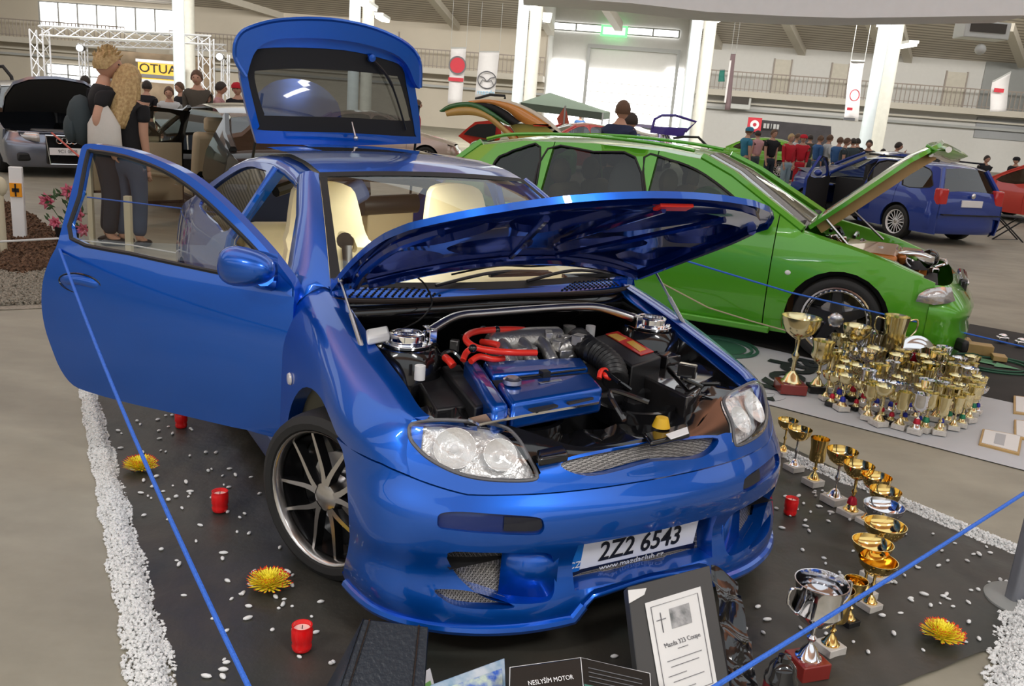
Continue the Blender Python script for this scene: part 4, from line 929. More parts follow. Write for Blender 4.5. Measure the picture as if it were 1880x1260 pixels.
def wheel(parent, loc, R, w, rimR, style, steer=0, side=-1, name='wheel', seg=40, rim2=None):
    e = bpy.data.objects.new(name, None); COL.objects.link(e); e.parent = parent; e.location = loc; e.rotation_euler = (0, 0, steer+(PI if side < 0 else 0))
    # local +y is outward
    h = w/2; b = B(); b.lathe([(rimR, h*.80), (rimR+.008, h*.95), (rimR+.03, h*1.0), (R-.028, h*.98), (R-.008, h*.86), (R, h*.6), (R+.001, 0), (R, -h*.6), (R-.008, -h*.86), (R-.03, -h), (rimR, -h)], seg, ax='y'); b.build('tyre', RUBBER, e)
    ins = style.get('barrel', RIMBLK); lip = style.get('lip', RIMSIL)
    b = B(); b.lathe([(rimR*.93, h*.55), (rimR*.9, -h), (rimR, -h)], seg, ax='y'); b.lathe([(0, -h*.3), (rimR*.90, -h*.3)], seg, ax='y'); b.build('rim_barrel', ins, e)
    b = B(); lw_ = style.get('lipw', .012); b.lathe([(rimR+.002, h*.82), (rimR+.002, h*.90), (rimR-lw_*.3, h*.88), (rimR-lw_, h*.80 if lw_ < .02 else h*.45), (rimR-lw_-.004, h*.45)], seg, ax='y'); b.build('rim_lip', lip, e)
    b = B(); n = style['n']; fy = h*.72
    for k_ in range(n):
        A = 2*PI*k_/n+style.get('ph', 0)
        if style['k'] == 'split':
            for s in (-1, 1): spoke(b, .045, rimR-.008, A+s*.10, A+s*PI/n*.62, .022, .010, fy, .035, bend=s*.10)
        elif style['k'] == 'five': spoke(b, .05, rimR-lw_, A, A, .085, .055, fy*.62, .05)
        else: spoke(b, .04, rimR-.01, A, A, .016, .016, fy, .03)
    b.mi = 0; b.build('spokes', [style.get('side', RIMBLK), style.get('face', RIMSIL)], e, smooth=False)
    b = B(); b.lathe([(0, fy*.9 if style['k'] == 'five' else fy+.004), (.03, fy*.9 if style['k'] == 'five' else fy+.004), (.05, fy*.7 if style['k'] == 'five' else fy-.004), (.062, fy*.5), (.062, 0)], 24, ax='y'); b.build('hub_cap', style.get('hub', RIMSIL), e)
    if style.get('bolts'):
        b = B()
        for k_ in range(5): A = 2*PI*k_/5+.3; b.lathe([(0, fy*.78), (.009, fy*.78), (.011, fy*.4)], 8, (.045*math.cos(A)*1.1, 0, .045*math.sin(A)*1.1), 'y')
        b.build('wheel_bolt', CHROME, e)
    if style.get('rivets'):
        b = B()
        b.tube([((rimR-lw_*.75)*math.cos(2*PI*k_/144), h*.62, (rimR-lw_*.75)*math.sin(2*PI*k_/144)) for k_ in range(144)], [.0055 if k_ % 4 < 2 else .001 for k_ in range(144)], 6, closed=True)
        b.build('rivet_ring', CHROME, e)
    b = B(); b.lathe([(.05, -h*.2), (.14, -h*.2), (.14, -h*.1), (.05, -h*.1)], 24, ax='y'); b.build('brake_disc', ALU, e)
    return e
HST = dict(k='split', n=5, ph=.35, lipw=.008, bolts=1)
wheel(hero, (.04, -.765, .30), .30, .205, .238, HST, steer=math.radians(26)); wheel(hero, (.03, .745, .30), .30, .205, .238, HST, steer=math.radians(24), side=1)
wheel(hero, (-2.505, -.745, .30), .30, .205, .238, HST); wheel(hero, (-2.505, .745, .30), .30, .205, .238, HST, side=1)
for x in (.03, -2.505):
    for s in (-1, 1):
        b = B(); b.lathe([(.37, -.12), (.375, .13)], 30, (x, s*.70, .315), 'y', -.25, PI+.25); b.V = [v for v in b.V]; b.build('wheel_arch_liner', mat('cream_arch_liner', (.62, .58, .42), .6) if x > 0 else BLACKP, hero)
        b = B(); b.lathe([(.0, 0), (.375, 0)], 30, (x, s*.585, .315), 'y', -.25, PI+.25); b.build('wheel_arch_liner', DARK, hero)
b = B(); b.tube([(.03, -.62, .40), (.0, -.58, .78)], .03, 10); b.build('coilover', mat('coilover_pale', (.6, .6, .45), .4), hero)
# ------------------------------------------------ engine bay
def HK(px, py, z): return HF.K(px, py, 2, z)
SIL = mat('cast_alloy', (.48, .47, .45), .33, metal=.85, bump=.25, bscale=60); HOSE = mat('red_silicone_hose', (.80, .035, .02), .3)
COPPER = mat('gloss_black_box', (.02, .018, .018), .10, coat=1.)
b = B(); b.box((.12, .05, .50), (.42, .9, .34)); b.build('engine_block', BLACKP, hero, bevel=.02)
# valve cover from its picture corners at z .77
c = [HK(x, y, z) for x, y, z in ((850, 664, .775), (1068, 655, .775), (1108, 712, .765), (905, 747, .765))]
b = B()
def slab(b, pts, t, T=0):
    n = len(pts); pts = [Vector(p) for p in pts]; lo = [p-Vector((0, 0, t)) for p in pts]
    b.add(pts+lo, [tuple(range(n)), tuple(range(2*n-1, n-1, -1))]+[(i, n+i, n+(i+1) % n, (i+1) % n) for i in range(n)]); return b
lf = lambda A, B_, t: A.lerp(B_, t)
vc = []
slab(b, [c[0].lerp(c[3], t)+(c[1].lerp(c[2], t)-c[0].lerp(c[3], t))*s for s, t in ((.16, 0), (1, 0), (1, .36), (.16, .36))], .07)
cov = b.build('valve_cover', BLUE, hero, bevel=.012, seg=3, smooth=True)
b = B(); slab(b, [c[0].lerp(c[3], t)+(c[1].lerp(c[2], t)-c[0].lerp(c[3], t))*s for s, t in ((.16, .52), (.98, .52), (1, 1), (.16, 1))], .09); b.build('cam_cover', BLUE, cov, bevel=.014, seg=3)
b = B(); slab(b, [c[0].lerp(c[3], t)+(c[1].lerp(c[2], t)-c[0].lerp(c[3], t))*s+Vector((0, 0, -.02)) for s, t in ((.16, .3), (1, .3), (1, .6), (.16, .6))], .05); b.build('coil_pack_valley', DARK, cov)
b = B(); P4 = [c[0]+Vector((0, 0, .012)), c[0].lerp(c[1], .14), c[3].lerp(c[2], .14), c[3]+Vector((0, 0, .0))]; slab(b, P4, .10); b.build('belt_cover', BLUE, cov, bevel=.02, seg=3)
b = B(); q = HK(940, 704, .775); b.lathe([(0, .022), (.02, .022), (.026, .016), (.03, .014), (.031, 0)], 20, q); b.build('oil_filler_cap', ALU, cov)
b = B(); q0, q1 = HK(990, 703, .772), HK(1030, 697, .772); slab(b, [q0+Vector((.007, 0, 0)), q0-Vector((.007, 0, 0)), q1-Vector((.007, 0, 0)), q1+Vector((.007, 0, 0))], .003); b.build('cover_badge', ALU, cov)
b = B(); b.tube([HK(x, y, .775) for x, y in ((925, 696), (980, 690), (1040, 682), (1075, 678))], .004, 6); b.box(HK(1000, 686, .78), (.03, .03, .02)); b.build('ignition_lead', BLACKP, cov)
# chrome bracket in front of engine
b = B(); br = [(860, 768), (940, 748), (1080, 722), (1106, 722), (1100, 738), (960, 762), (880, 778)]; slab(b, [HK(x, y, .735) for x, y in br], .008)
b.build('engine_bracket', CHROME, hero); b = B()
for poly in ([(965, 748), (1008, 738), (1025, 744), (985, 756)], [(1030, 732), (1075, 725), (1090, 730), (1045, 740)]): slab(b, [HK(x, y, .739) for x, y in poly], .006)
b.build('bracket_slot', DARK, hero)
# intake manifold and throttle
b = B(); q = HK(970, 640, .79)
r0, r1 = HK(895, 632, .80), HK(1030, 620, .80); b.tube([r0.lerp(r1, t) for t in (0, .05, .3, .6, .95, 1)], [.03, .045, .05, .05, .045, .03], 16)
for t in (.12, .38, .64, .9): p = r0.lerp(r1, t); b.tube(cr([p, p+Vector((.06, 0, .0)), p+Vector((.13, 0, -.05))], n=4), .026, 10)
b.box(HK(940, 645, .78), (.10, .16, .05)); b.build('intake_manifold', SIL, hero, bevel=.006)
b = B(); p = HK(1040, 632, .80); random.seed(3)
for i in range(16): b.box(p+Vector((random.uniform(-.06, .05), random.uniform(-.06, .07), random.uniform(-.05, .03))), (random.uniform(.02, .05), random.uniform(.02, .05), random.uniform(.02, .05)), Matrix.Rotation(random.random()*3, 3, 'Z'))
b.tube([p+Vector((0, -.05, -.02)), p+Vector((0, .06, 0))], .038, 14); b.build('throttle_body', SIL, hero, bevel=.004)
b = B(); pts = [HK(x, y, z) for x, y, z in ((1060, 622, .80), (1080, 640, .80), (1105, 655, .79), (1125, 675, .77), (1130, 700, .74))]; pts = cr(pts, n=8)
b.tube(pts, [.042+.006*(i % 2) for i in range(len(pts))], 14); b.build('corrugated_intake_hose', BLACKP, hero)
def hose(name, px, r, m=HOSE, n=6):
    b = B(); b.tube(cr([HK(x, y, z) for x, y, z in px], n=n), r, 10); return b.build(name, m, hero)
hose('red_hose', ((962, 606, .84), (930, 605, .85), (880, 608, .85), (858, 616, .85), (858, 628, .84), (880, 640, .83), (930, 647, .83), (984, 648, .82)), .012)
hose('red_hose', ((850, 662, .80), (856, 648, .82), (868, 640, .83), (880, 640, .83)), .011)
hose('red_hose', ((864, 664, .80), (880, 655, .81), (905, 660, .80), (925, 658, .80)), .011); hose('red_hose', ((885, 628, .82), (900, 630, .83), (915, 634, .83)), .012)
hose('red_hose', ((1100, 695, .76), (1103, 682, .78), (1112, 680, .78), (1112, 690, .77), (1120, 695, .76)), .009)
hose('red_hose', ((818, 657, .78), (826, 664, .78), (832, 672, .77)), .014); hose('red_hose', ((1080, 624, .8), (1090, 630, .8), (1094, 638, .79)), .010)
for x, y in ((887, 606), (912, 606), (868, 640)): b = B(); b.sph(HK(x, y, .85), .015, 10, 6); b.build('hose_clamp', BLACKG, hero)
# strut towers + brace
tw_ = []
for (x, y, s) in ((747, 634, -1), (1193, 602, 1)):
    q = HK(x, y, .80); tw_.append(q)
    b = B(); b.lathe([(.13, -.25), (.125, -.03), (.105, 0), (.06, .004), (0, .004)], 28, q); b.build('strut_tower', BLACKG, hero)
    b = B(); b.lathe([(.088, .0), (.092, .012), (.066, .016), (.064, .042), (.050, .044), (.048, .02), (0, .02)], 28, q+Vector((0, 0, .004))); 
    for k_ in range(3): A = 2*PI*k_/3+.5; b.lathe([(0, .03), (.009, .03), (.011, .012)], 8, q+Vector((.078*math.cos(A), .078*math.sin(A), 0)))
    b.box(q+Vector((0, -s*.085, .035)), (.07, .03, .05)); b.build('strut_brace_plate', CHROME, hero, bevel=.003)
q0, q1 = tw_[0]+Vector((.0, .085, .045)), tw_[1]+Vector((0, -.085, .045))
b = B(); b.tube(cr([q0, q0.lerp(q1, .14)+Vector((-.05, 0, .035)), q0.lerp(q1, .3)+Vector((-.06, 0, .04)), q0.lerp(q1, .7)+Vector((-.06, 0, .045)), q0.lerp(q1, .86)+Vector((-.05, 0, .035)), q1], n=6), .017, 12); b.build('strut_brace_bar', mat('satin_steel', (.6, .58, .58), .25, metal=1), hero)
# battery, air box, fuse box, reservoirs
def boxq(name, pts, z, t, m, **k):
    b = B(); slab(b, [HK(x, y, z) for x, y in pts], t); o = b.build(name, m, hero, bevel=.008, **k); return o
bat = boxq('battery', [(1085, 620), (1135, 606), (1215, 655), (1160, 672)], .77, .17, BLACKP)
b = B(); slab(b, [HK(x, y, .774) for x, y in ((1112, 613), (1134, 608), (1200, 645), (1176, 652))], .003); b.build('battery_label', RED, bat)
b = B(); slab(b, [HK(x, y, .776) for x, y in ((1116, 615), (1132, 612), (1150, 621), (1136, 626))], .002); slab(b, [HK(x, y, .776) for x, y in ((1150, 628), (1162, 625), (1186, 641), (1174, 645))], .002); b.build('label_patch', mat('label_yellow', (.85, .5, .08), .4), bat)
boxq('air_filter_box', [(1180, 690), (1235, 668), (1312, 660), (1322, 672), (1278, 725), (1262, 728)], .71, .2, COPPER)
boxq('air_box_lid', [(1225, 672), (1285, 665), (1310, 690), (1265, 715)], .722, .01, COPPER)
boxq('fuse_box', [(762, 690), (855, 682), (892, 740), (800, 752)], .70, .2, BLACKP); boxq('belt_cover_lower', [(810, 672), (845, 668), (895, 742), (872, 748)], .73, .2, BLACKP)
boxq('washer_tank_lid', [(672, 604), (712, 597), (716, 612), (675, 620)], .86, .03, WHITE)
for x, y, r in ((771, 681, .018), (1045, 606, .026), (1084, 606, .02)): b = B(); b.lathe([(0, .02), (r, .018), (r, -.03)], 16, HK(x, y, .78)); b.build('reservoir_cap', WHITE if r < .022 else SIL, hero)
b = B(); b.lathe([(0, .014), (.02, .012), (.024, .0), (.03, -.02)], 16, HK(1215, 773, .69)); b.build('radiator_cap', mat('cap_yellow', (.7, .42, .02), .4), hero)
# radiator shroud / slam panel: glossy black sheet with pressed ribs
e0 = S.ev(np.linspace(4.6, 11.4, 34), np.zeros(34)); V = []; F = []
for i, p in enumerate(e0):
    x, y, z = p; dep = [0, .03, .10, .17, .24]
    for j, d in enumerate(dep): V.append(Vector((x-.012-d, y*(1-d*.3), z-.015-(.02 if j == 1 else .03 if j == 2 else .012 if j == 3 else .06)+.008*math.sin(i*1.9)*(j > 1))))
    if i:
        for k_ in range(4): F.append((5*i-5+k_, 5*i+k_, 5*i+k_+1, 5*i-4+k_))
mk('slam_panel', V, F, BLACKG, hero)
for y in (-.28, .2):
    b = B(); b.lathe([(.13, 0), (.15, .0), (.15, -.06)], 26, (.40, y, .655)); b.lathe([(0, .0), (.04, .0), (.045, -.03)], 16, (.40, y, .655)); b.lathe([(.145, -.03), (.0, -.04)], 20, (.40, y, .655)); b.build('cooling_fan', BLACKG, hero)
boxq('latch_plate', [(1180, 795), (1262, 775), (1268, 795), (1195, 812)], .665, .02, BLACKG); boxq('latch_label', [(1222, 797), (1262, 783), (1265, 795), (1232, 806)], .672, .004, PLW)
boxq('headlamp_bracket', [(985, 825), (1035, 815), (1045, 832), (990, 842)], .66, .03, BLACKG)
random.seed(11)
for i in range(26):
    px, py = random.choice([(700, 660), (790, 660), (1150, 700), (1180, 740), (1230, 650), (1080, 590), (980, 590), (880, 590), (1260, 700), (1290, 690), (820, 630), (1150, 660)])
    px += random.uniform(-30, 30); py += random.uniform(-10, 14); z = random.uniform(.70, .76)
    b = B(); q = HK(px, py, z); k_ = random.random()
    if k_ < .5: b.tube(cr([q, q+Vector((random.uniform(-.1, .1), random.uniform(-.12, .12), .02)), q+Vector((random.uniform(-.15, .15), random.uniform(-.2, .2), -.05))], n=5), random.uniform(.005, .011), 7); nm = 'cable'
    else: b.box(q, (random.uniform(.03, .07), random.uniform(.03, .08), .05), Matrix.Rotation(random.random(), 3, 'Z')); nm = 'relay_box'
    b.build(nm, random.choice([BLACKP, BLACKG, BLACKG, COPPER, SIL]), hero, bevel=.004 if nm == 'relay_box' else 0)
# ------------------------------------------------ cabin
cl_ = bpy.data.lights.new('added_cabin_fill', 'AREA'); cl_.shape = 'RECTANGLE'; cl_.size = .5; cl_.size_y = .25; cl_.energy = 6; cl_.color = (1, .97, .9)  # light added inside the car so the cream seats show
cl_o = bpy.data.objects.new('added_cabin_fill', cl_); COL.objects.link(cl_o); cl_o.parent = hero; cl_o.location = (-1.25, 0, 1.27); cl_o.rotation_euler = (0, 0, 0)
V = []; F = []
for i in range(21):
    y = -.66+1.32*i/20; c_ = 1-(y/.66)**2
    for x, z in ((-.44+.10*c_, .925), (-.55, .945+.01*c_), (-.72, .93), (-.78, .87), (-.74, .70), (-.6, .5)): V.append(Vector((x, y, z)))
    if i:
        for k_ in range(5): F.append((6*i-6+k_, 6*i+k_, 6*i+k_+1, 6*i-5+k_))
mk('dashboard', V, F, CREAM, hero)
b = B(); b.tube([Vector((-.86, .36, .84))+Vector((.05*math.sin(t), .175*math.cos(t), .165*math.sin(t))) for t in [2*PI*i/28 for i in range(28)]], .014, 8, closed=True)
b.box((-.85, .36, .84), (.03, .32, .05)); b.build('steering_wheel', BLACKG, hero)
def bucket(y, rake=-.26, x0=-1.22):
    e = bpy.data.objects.new('bucket_seat', None); COL.objects.link(e); e.parent = hero; e.location = (x0, y, .33)
    # shell: back outline in (y,z) with slots
    bo = crv([(-.24, .02), (-.27, .25), (-.275, .42), (-.24, .56), (-.19, .66), (-.165, .78), (-.13, .87), (0, .895), (.13, .87), (.165, .78), (.19, .66), (.24, .56), (.275, .42), (.27, .25), (.24, .02)], 3)
    slots = [crv([(s*.045, .60), (s*.125, .565), (s*.13, .63), (s*.06, .665)], 4) for s in (-1, 1)]
    fn = lambda A, off=0.: np.array([(rake*z*1.0+(.32*(abs(yy_)/.27)**3*.5*(z < .6)+.02)-off, yy_, z) for yy_, z in A])
    panel('backrest', fn, bo, CREAM, e, holes=slots, sx=.05, sy=.05, flange=Vector((-.05, 0, 0)), rim=Vector((-.06, 0, 0)))
    panel('backrest_shell', lambda A: fn(A, .06), bo, CREAM, e, holes=slots, sx=.06, sy=.06)
    b = B(); V = []
    for s in (-1, 1): b.lathe([(0, .0), (.045, 0)], 16, (rake*.615+.012, s*.085, .615), 'x')
    b.build('belt_slot', BLK, e)
    b = B(); b.box((.25, 0, .05), (.52, .5, .12)); b.box((.25, .25, .12), (.5, .07, .12)); b.box((.25, -.25, .12), (.5, .07, .12)); b.build('seat_cushion', CREAM, e, bevel=.04, seg=4)
    for s in (-1, 1):
        z0, z1 = .60, .18; b = B(); V = [Vector((rake*z0+.035, s*.085-.025, z0)), Vector((rake*z0+.035, s*.085+.025, z0)), Vector((rake*z1+.075, s*.075+.025, z1)), Vector((rake*z1+.075, s*.075-.025, z1))]
        b.quad(*V); b.build('harness_belt', BLACKP, e, solid=.004); b = B(); b.box((rake*.3+.075, s*.078, .34), (.008, .05, .14)); b.build('belt_pad', mat('harness_blue', (.02, .08, .35), .6) if s > 0 else RED, e)
    return e
bucket(-.37, x0=-1.18); bucket(.37, x0=-1.25)
text('belt_text', 'SPARCO', .05, PLW, hero, basis((-1.18+.0+.03, -.37-.085+.0, .33+.34), (0, 0, 1), (0, -1, 0))@Matrix.Translation((0, 0, .0)), .001)
b = B(); b.box((-2.05, 0, .62), (.16, 1.15, .62), Matrix.Rotation(-.25, 3, 'Y')); b.build('rear_seat', CREAM, hero, bevel=.05, seg=4)
b = B(); b.box((-2.6, 0, .80), (.75, 1.15, .08)); b.build('parcel_shelf', CREAM, hero, bevel=.02)
b = B(); b.tube([(-1.95, .03, 1.04), (-1.95, .36, 1.06)], .055, 18); b.build('subwoofer_tube', BLACKP, hero)
b = B(); b.box((-1.98, .2, .93), (.1, .28, .2)); b.build('amplifier_rack', mat('rack_beige', (.45, .36, .22), .6), hero, bevel=.01)
b = B(); b.tube(cr([(-1.6, -.55, 1.15), (-1.75, -.2, 1.22), (-1.75, .3, 1.2), (-1.65, .56, 1.1)], n=5), .03, 8); b.build('harness_bar', BLACKP, hero)
b = B(); b.box((-1.75, -.12, 1.12), (.12, .2, .12), Matrix.Rotation(.5, 3, 'X')); b.build('helmet_bag', mat('bag_navy', (.03, .05, .12), .6), hero, bevel=.03)
b = B(); b.box((-2.7, -.35, .95), (.3, .35, .2)); b.build('speaker_box', mat('bag_navy', (.03, .05, .12), .6), hero, bevel=.02)
b = B(); b.box((-1.5, -.62, .55), (.9, .05, .4)); b.box((-1.5, .70, .60), (1.6, .04, .5)); b.box((-2.2, -.70, .6), (1.2, .03, .5)); b.build('side_trim', CREAM, hero, bevel=.015)
# ================================================================== other cars
def clipx(poly, xa, xb):
    def cut(P, f, x):
        out = []; n = len(P)
        for i in range(n):
            a, b_ = P[i], P[(i+1) % n]; ia, ib = f(a[0]), f(b_[0])
            if ia: out.append(a)
            if ia != ib: t = (x-a[0])/(b_[0]-a[0]); out.append((x, a[1]+(b_[1]-a[1])*t))
        return out
    return cut(cut(poly, lambda v: v >= xa, xa), lambda v: v <= xb, xb)
def arc_arch(x, z, r, z0, rev=False):
    a = math.asin(max(-1, min(1, (z0-z)/r))); l = [(x+r*math.cos(t), z+r*math.sin(t)) for t in np.linspace(a, PI-a, 17)]
    return l if not rev else l[::-1]
TAILM = mat('tail_lamp_red', (.55, .01, .01), .12, coat=1.); GREYGL = glass('privacy_glass', (.12, .13, .14), .04)
def gcar(fr, lab, paintm, top, wb=2.51, W=.86, tumble=.50, belt=.92, R=.31, rimR=.21, wins=(), cuts=(-.52, -1.55, -2.3), glassm=GREYGL, style=None, steer=0, hood=True, open_parts=(), scale=1., z0=.16, xf=.86, xr=-3.40, ws=(3, 4), rw=(7, 8), far=False, extra=None, name='car', wsy=.0, front_rows=None, rear_rows=None, side_skip=(), rimside=True):
    """top: profile points front->rear (x,z); ws / rw: index ranges of the windscreen / rear screen in the profile"""
    e = empty(name, (fr.x, fr.y, 0), fr.a, lab, 'car'); e.scale = (scale,)*3
    def ys(x, z):
        w = W-.07*max(0., (x-.35)/.5)**2-.08*max(0., (-2.6-x)/.8)**2
        if z < .5: y = w-.05*((.5-z)/.35)**2
        elif z < belt: y = w-.05*((z-.5)/(belt-.5))**2
        else: y = w-.05-(z-belt)*tumble-.10*(z-belt)**2
        return y
    e_ys = ys
    bot = [(xr+.06, z0+.04)]+arc_arch(-wb, R, R+.05, z0+.04, True)+arc_arch(0, R, R+.05, z0+.04, True)+[(xf-.30, z0+.04)]
    rail = [(x, z-.02) for x, z in top]
    tp = [p for p in rail if p[0] < xf-.28]
    body = [(xf-.30, np.interp(-(xf-.30), [-p[0] for p in rail], [p[1] for p in rail]))]+tp+bot
    body = [tuple(map(float, p)) for p in body]
    for s in (-1, 1):
        bounds = [10]+list(cuts)+[-10]
        names = ['front_wing', 'front_door', 'rear_door', 'rear_quarter'] if len(cuts) == 3 else ['front_wing', 'front_door', 'rear_quarter']
        for i in range(len(bounds)-1):
            if (s, i) in side_skip: continue
            pl = clipx(body, bounds[i+1]+.004, bounds[i]-.004)
            hs = [w for w in wins if bounds[i+1] < sum(p[0] for p in w)/len(w) < bounds[i]]
            st = .12 if far else .07
            q, = panel(names[i], lambda A: np.array([(x, s*ys(x, z), z) for x, z in A]), pl, paintm, e, holes=hs, sx=st, sy=st, rim=lambda p: Vector((0, -s*.03, 0)), flip=(s > 0))
            for w in hs: panel('side_window', lambda A: np.array([(x, s*(ys(x, z)-.012), z) for x, z in A]), w, glassm, q, sx=.2, sy=.2)
            if not far:
                for w in hs: b = B(); b.tube([Vector((x, s*(ys(x, z)), z)) for x, z in w], .010, 5, closed=True); b.build('window_seal', BLACKP, q)
    # top lofts
    def strip(nm, pts, m, inset=0., lift=0.):
        V = []; F = []; nu = 10; pts = [(float(a), float(b_)) for a, b_ in pts]
        for i, (x, z) in enumerate(pts):
            w = ys(x, z-.02)-inset
            for k_ in range(nu+1): y = -w+2*w*k_/nu; c_ = 1-(y/w)**2; V.append(Vector((x, y, z-.02+lift+.045*c_)))
            if i:
                for k_ in range(nu): F.append(((i-1)*(nu+1)+k_, i*(nu+1)+k_, i*(nu+1)+k_+1, (i-1)*(nu+1)+k_+1))
        return mk(nm, V, F, m, e)
    if hood: strip('bonnet', top[1:ws[0]+1], paintm)
    o = strip('windscreen', top[ws[0]:ws[1]+1], glass('windscreen_glass', (.45, .48, .46), .10), .07)
    for s in (-1, 1):
        b = B(); b.tube([Vector((x, s*(ys(x, z-.02)-.035), z+.0)) for x, z in top[ws[0]:ws[1]+1]], .035, 6); b.build('windscreen_pillar', paintm, e)
    strip('roof', top[ws[1]:rw[0]+1], paintm)
    o = strip('rear_screen', top[rw[0]:rw[1]+1], GREYGL, .07, .004)
    for s in (-1, 1):
        b = B(); b.tube([Vector((x, s*(ys(x, z-.02)-.04), z+.0)) for x, z in top[rw[0]:rw[1]+1]], .045, 6); b.build('rear_pillar', paintm, e)
    strip('tailgate', top[rw[1]:], paintm)
    # end caps
    def cap(nm, x0, x1, rows, m, n=3.2, nseg=26):
        V = []; F = []
        for i, (z, dx, dw) in enumerate(rows):
            w = ys(x0, min(z, belt))-dw; xe = x1-math.copysign(dx, x1)*1.
            for k_ in range(nseg+1):
                t = -PI/2+PI*k_/nseg; ct, st_ = abs(math.cos(t))**(2/n), math.copysign(abs(math.sin(t))**(2/n), t)
                V.append(Vector((x0+(xe-x0)*ct, w*st_, z)))
            if i:
                for k_ in range(nseg): F.append(((i-1)*(nseg+1)+k_, (i-1)*(nseg+1)+k_+1, i*(nseg+1)+k_+1, i*(nseg+1)+k_))
        return mk(nm, V, F, m, e)
    zf = top[1][1]
    fb = cap('front_bumper', xf-.31, xf, front_rows or [(zf-.02, .12, .05), (zf-.12, .06, .01), (.55, .02, 0), (.48, .0, -.004), (.35, .0, -.004), (.2, .02, 0), (z0, .06, .02)], paintm)
    rb = cap('rear_bumper', xr+.28, xr, rear_rows or [(belt-.02, .08, .02), (.75, .05, 0), (.60, .03, 0), (.56, -.02, -.01), (.40, -.02, -.01), (.28, .0, 0), (z0+.05, .06, .03)], paintm)
    b = B(); b.box((-1.25, 0, z0+.12), (3.9, 1.5, .06)); b.build('floor_pan', DARK, e)
    st = style or dict(k='multi', n=14, lipw=.01, side=RIMSIL, face=RIMSIL, hub=RIMSIL)
    for x in (0, -wb):
        for s in (-1, 1):
            wheel(e, (x, s*(W-.11), R), R, .2, rimR, st, steer=steer if x == 0 else 0, side=s, seg=24 if far else 40)
            b = B(); b.lathe([(R+.065, -.12), (R+.065, .10)], 20, (x, s*(W-.13), R), 'y', -.3, PI+.3); b.lathe([(0, -.0), (R+.065, 0)], 20, (x, s*(W-.27), R), 'y', -.3, PI+.3); b.build('wheel_arch_liner', (mat('brown_arch_liner', (.25, .12, .04), .6) if paintm is GREEN else DARK), e)
    return e, ys, strip
def skp(fr, ys, px, py, s=-1, y=.8, sc=1.):
    "pixel -> (x,z) on the side surface"
    y = .82
    for _ in range(6):
        q = fr.K(px, py, 1, s*y*sc)/sc; y = ys(q.x, q.z)
    return (float(q.x), float(q.z))
# ---------- green estate
OF = Frame(2.6652, 7.0325, -.4135)
def oys(x, z):
    if z < .92: return .86-.05*((z-.5)/.42)**2
    return .81-(z-.92)*.50-.1*(z-.92)**2
ow = []
for l in ([(1183, 289), (1231, 294), (1279, 312), (1327, 345), (1368, 382), (1380, 402), (1300, 400), (1200, 388)], [(1006, 273), (1090, 279), (1166, 289), (1176, 385), (1090, 378), (985, 368)], [(908, 296), (930, 282), (953, 273), (992, 270), (972, 366), (890, 356)]):
    ow.append(crv([skp(OF, oys, x, y) for x, y in l], 3))
otop = [(.86, .45), (.62, .70), (.30, .80), (.0, .87), (-.33, .935), (-.62, 1.10), (-.92, 1.27), (-1.18, 1.375), (-1.5, 1.41), (-2.1, 1.42), (-2.7, 1.39), (-3.1, 1.32), (-3.3, 1.15), (-3.42, .96), (-3.47, .7), (-3.45, .5)]
ost = dict(k='five', n=5, ph=.2, lipw=.035, side=mat('rim_dark_grey', (.035, .036, .04), .3, metal=.5, coat=.5), face=mat('rim_dark_grey', (.035, .036, .04), .3), hub=ALU, bolts=1, rivets=1, barrel=BLACKG, lip=CHROME)
octa, ys, ostrip = gcar(OF, 'lime green estate car with raised bonnet standing on a grey and white cloth', GREEN, otop, wins=ow, cuts=(-.51, -1.53, -2.42), R=.315, rimR=.245, style=ost, steer=.0, hood=False, ws=(4, 7), rw=(11, 12), z0=.12, xf=.90, xr=-3.50, glassm=glass('green_car_glass', (.30, .32, .30), .0),
   front_rows=[(.66, .17, .09), (.60, .09, .03), (.54, .035, .0), (.50, .0, -.015), (.44, -.005, -.018), (.42, .015, -.01), (.34, .0, -.012), (.24, .0, -.01), (.16, .03, .0), (.10, .08, .03)])
for sz in (-1, 1):
    b = B(); b.tube(cr([(x, sz*(ys(x, z)-.02), z+.045) for x, z in ((-1.25, 1.37), (-1.6, 1.40), (-2.2, 1.41), (-2.8, 1.37), (-3.05, 1.31))], n=4), .016, 6); b.build('roof_rail', GREEN, octa)
    b = B(); V = []; F = []
    for i, x in enumerate(np.linspace(-.33, .52, 16)):
        z = float(np.interp(-x, [-.6, -.3, 0, .33], [.70, .80, .87, .935]))-.02; y = ys(x, z); V += [Vector((x, sz*y, z)), Vector((x, sz*(y-.05), z+.018)), Vector((x, sz*(y-.10), z+.01)), Vector((x, sz*(y-.11), z-.14))]
        if i:
            for k_ in range(3): F.append((4*i-4+k_, 4*i+k_, 4*i+k_+1, 4*i-3+k_))
    mk('wing_top', V, F, GREEN, octa)
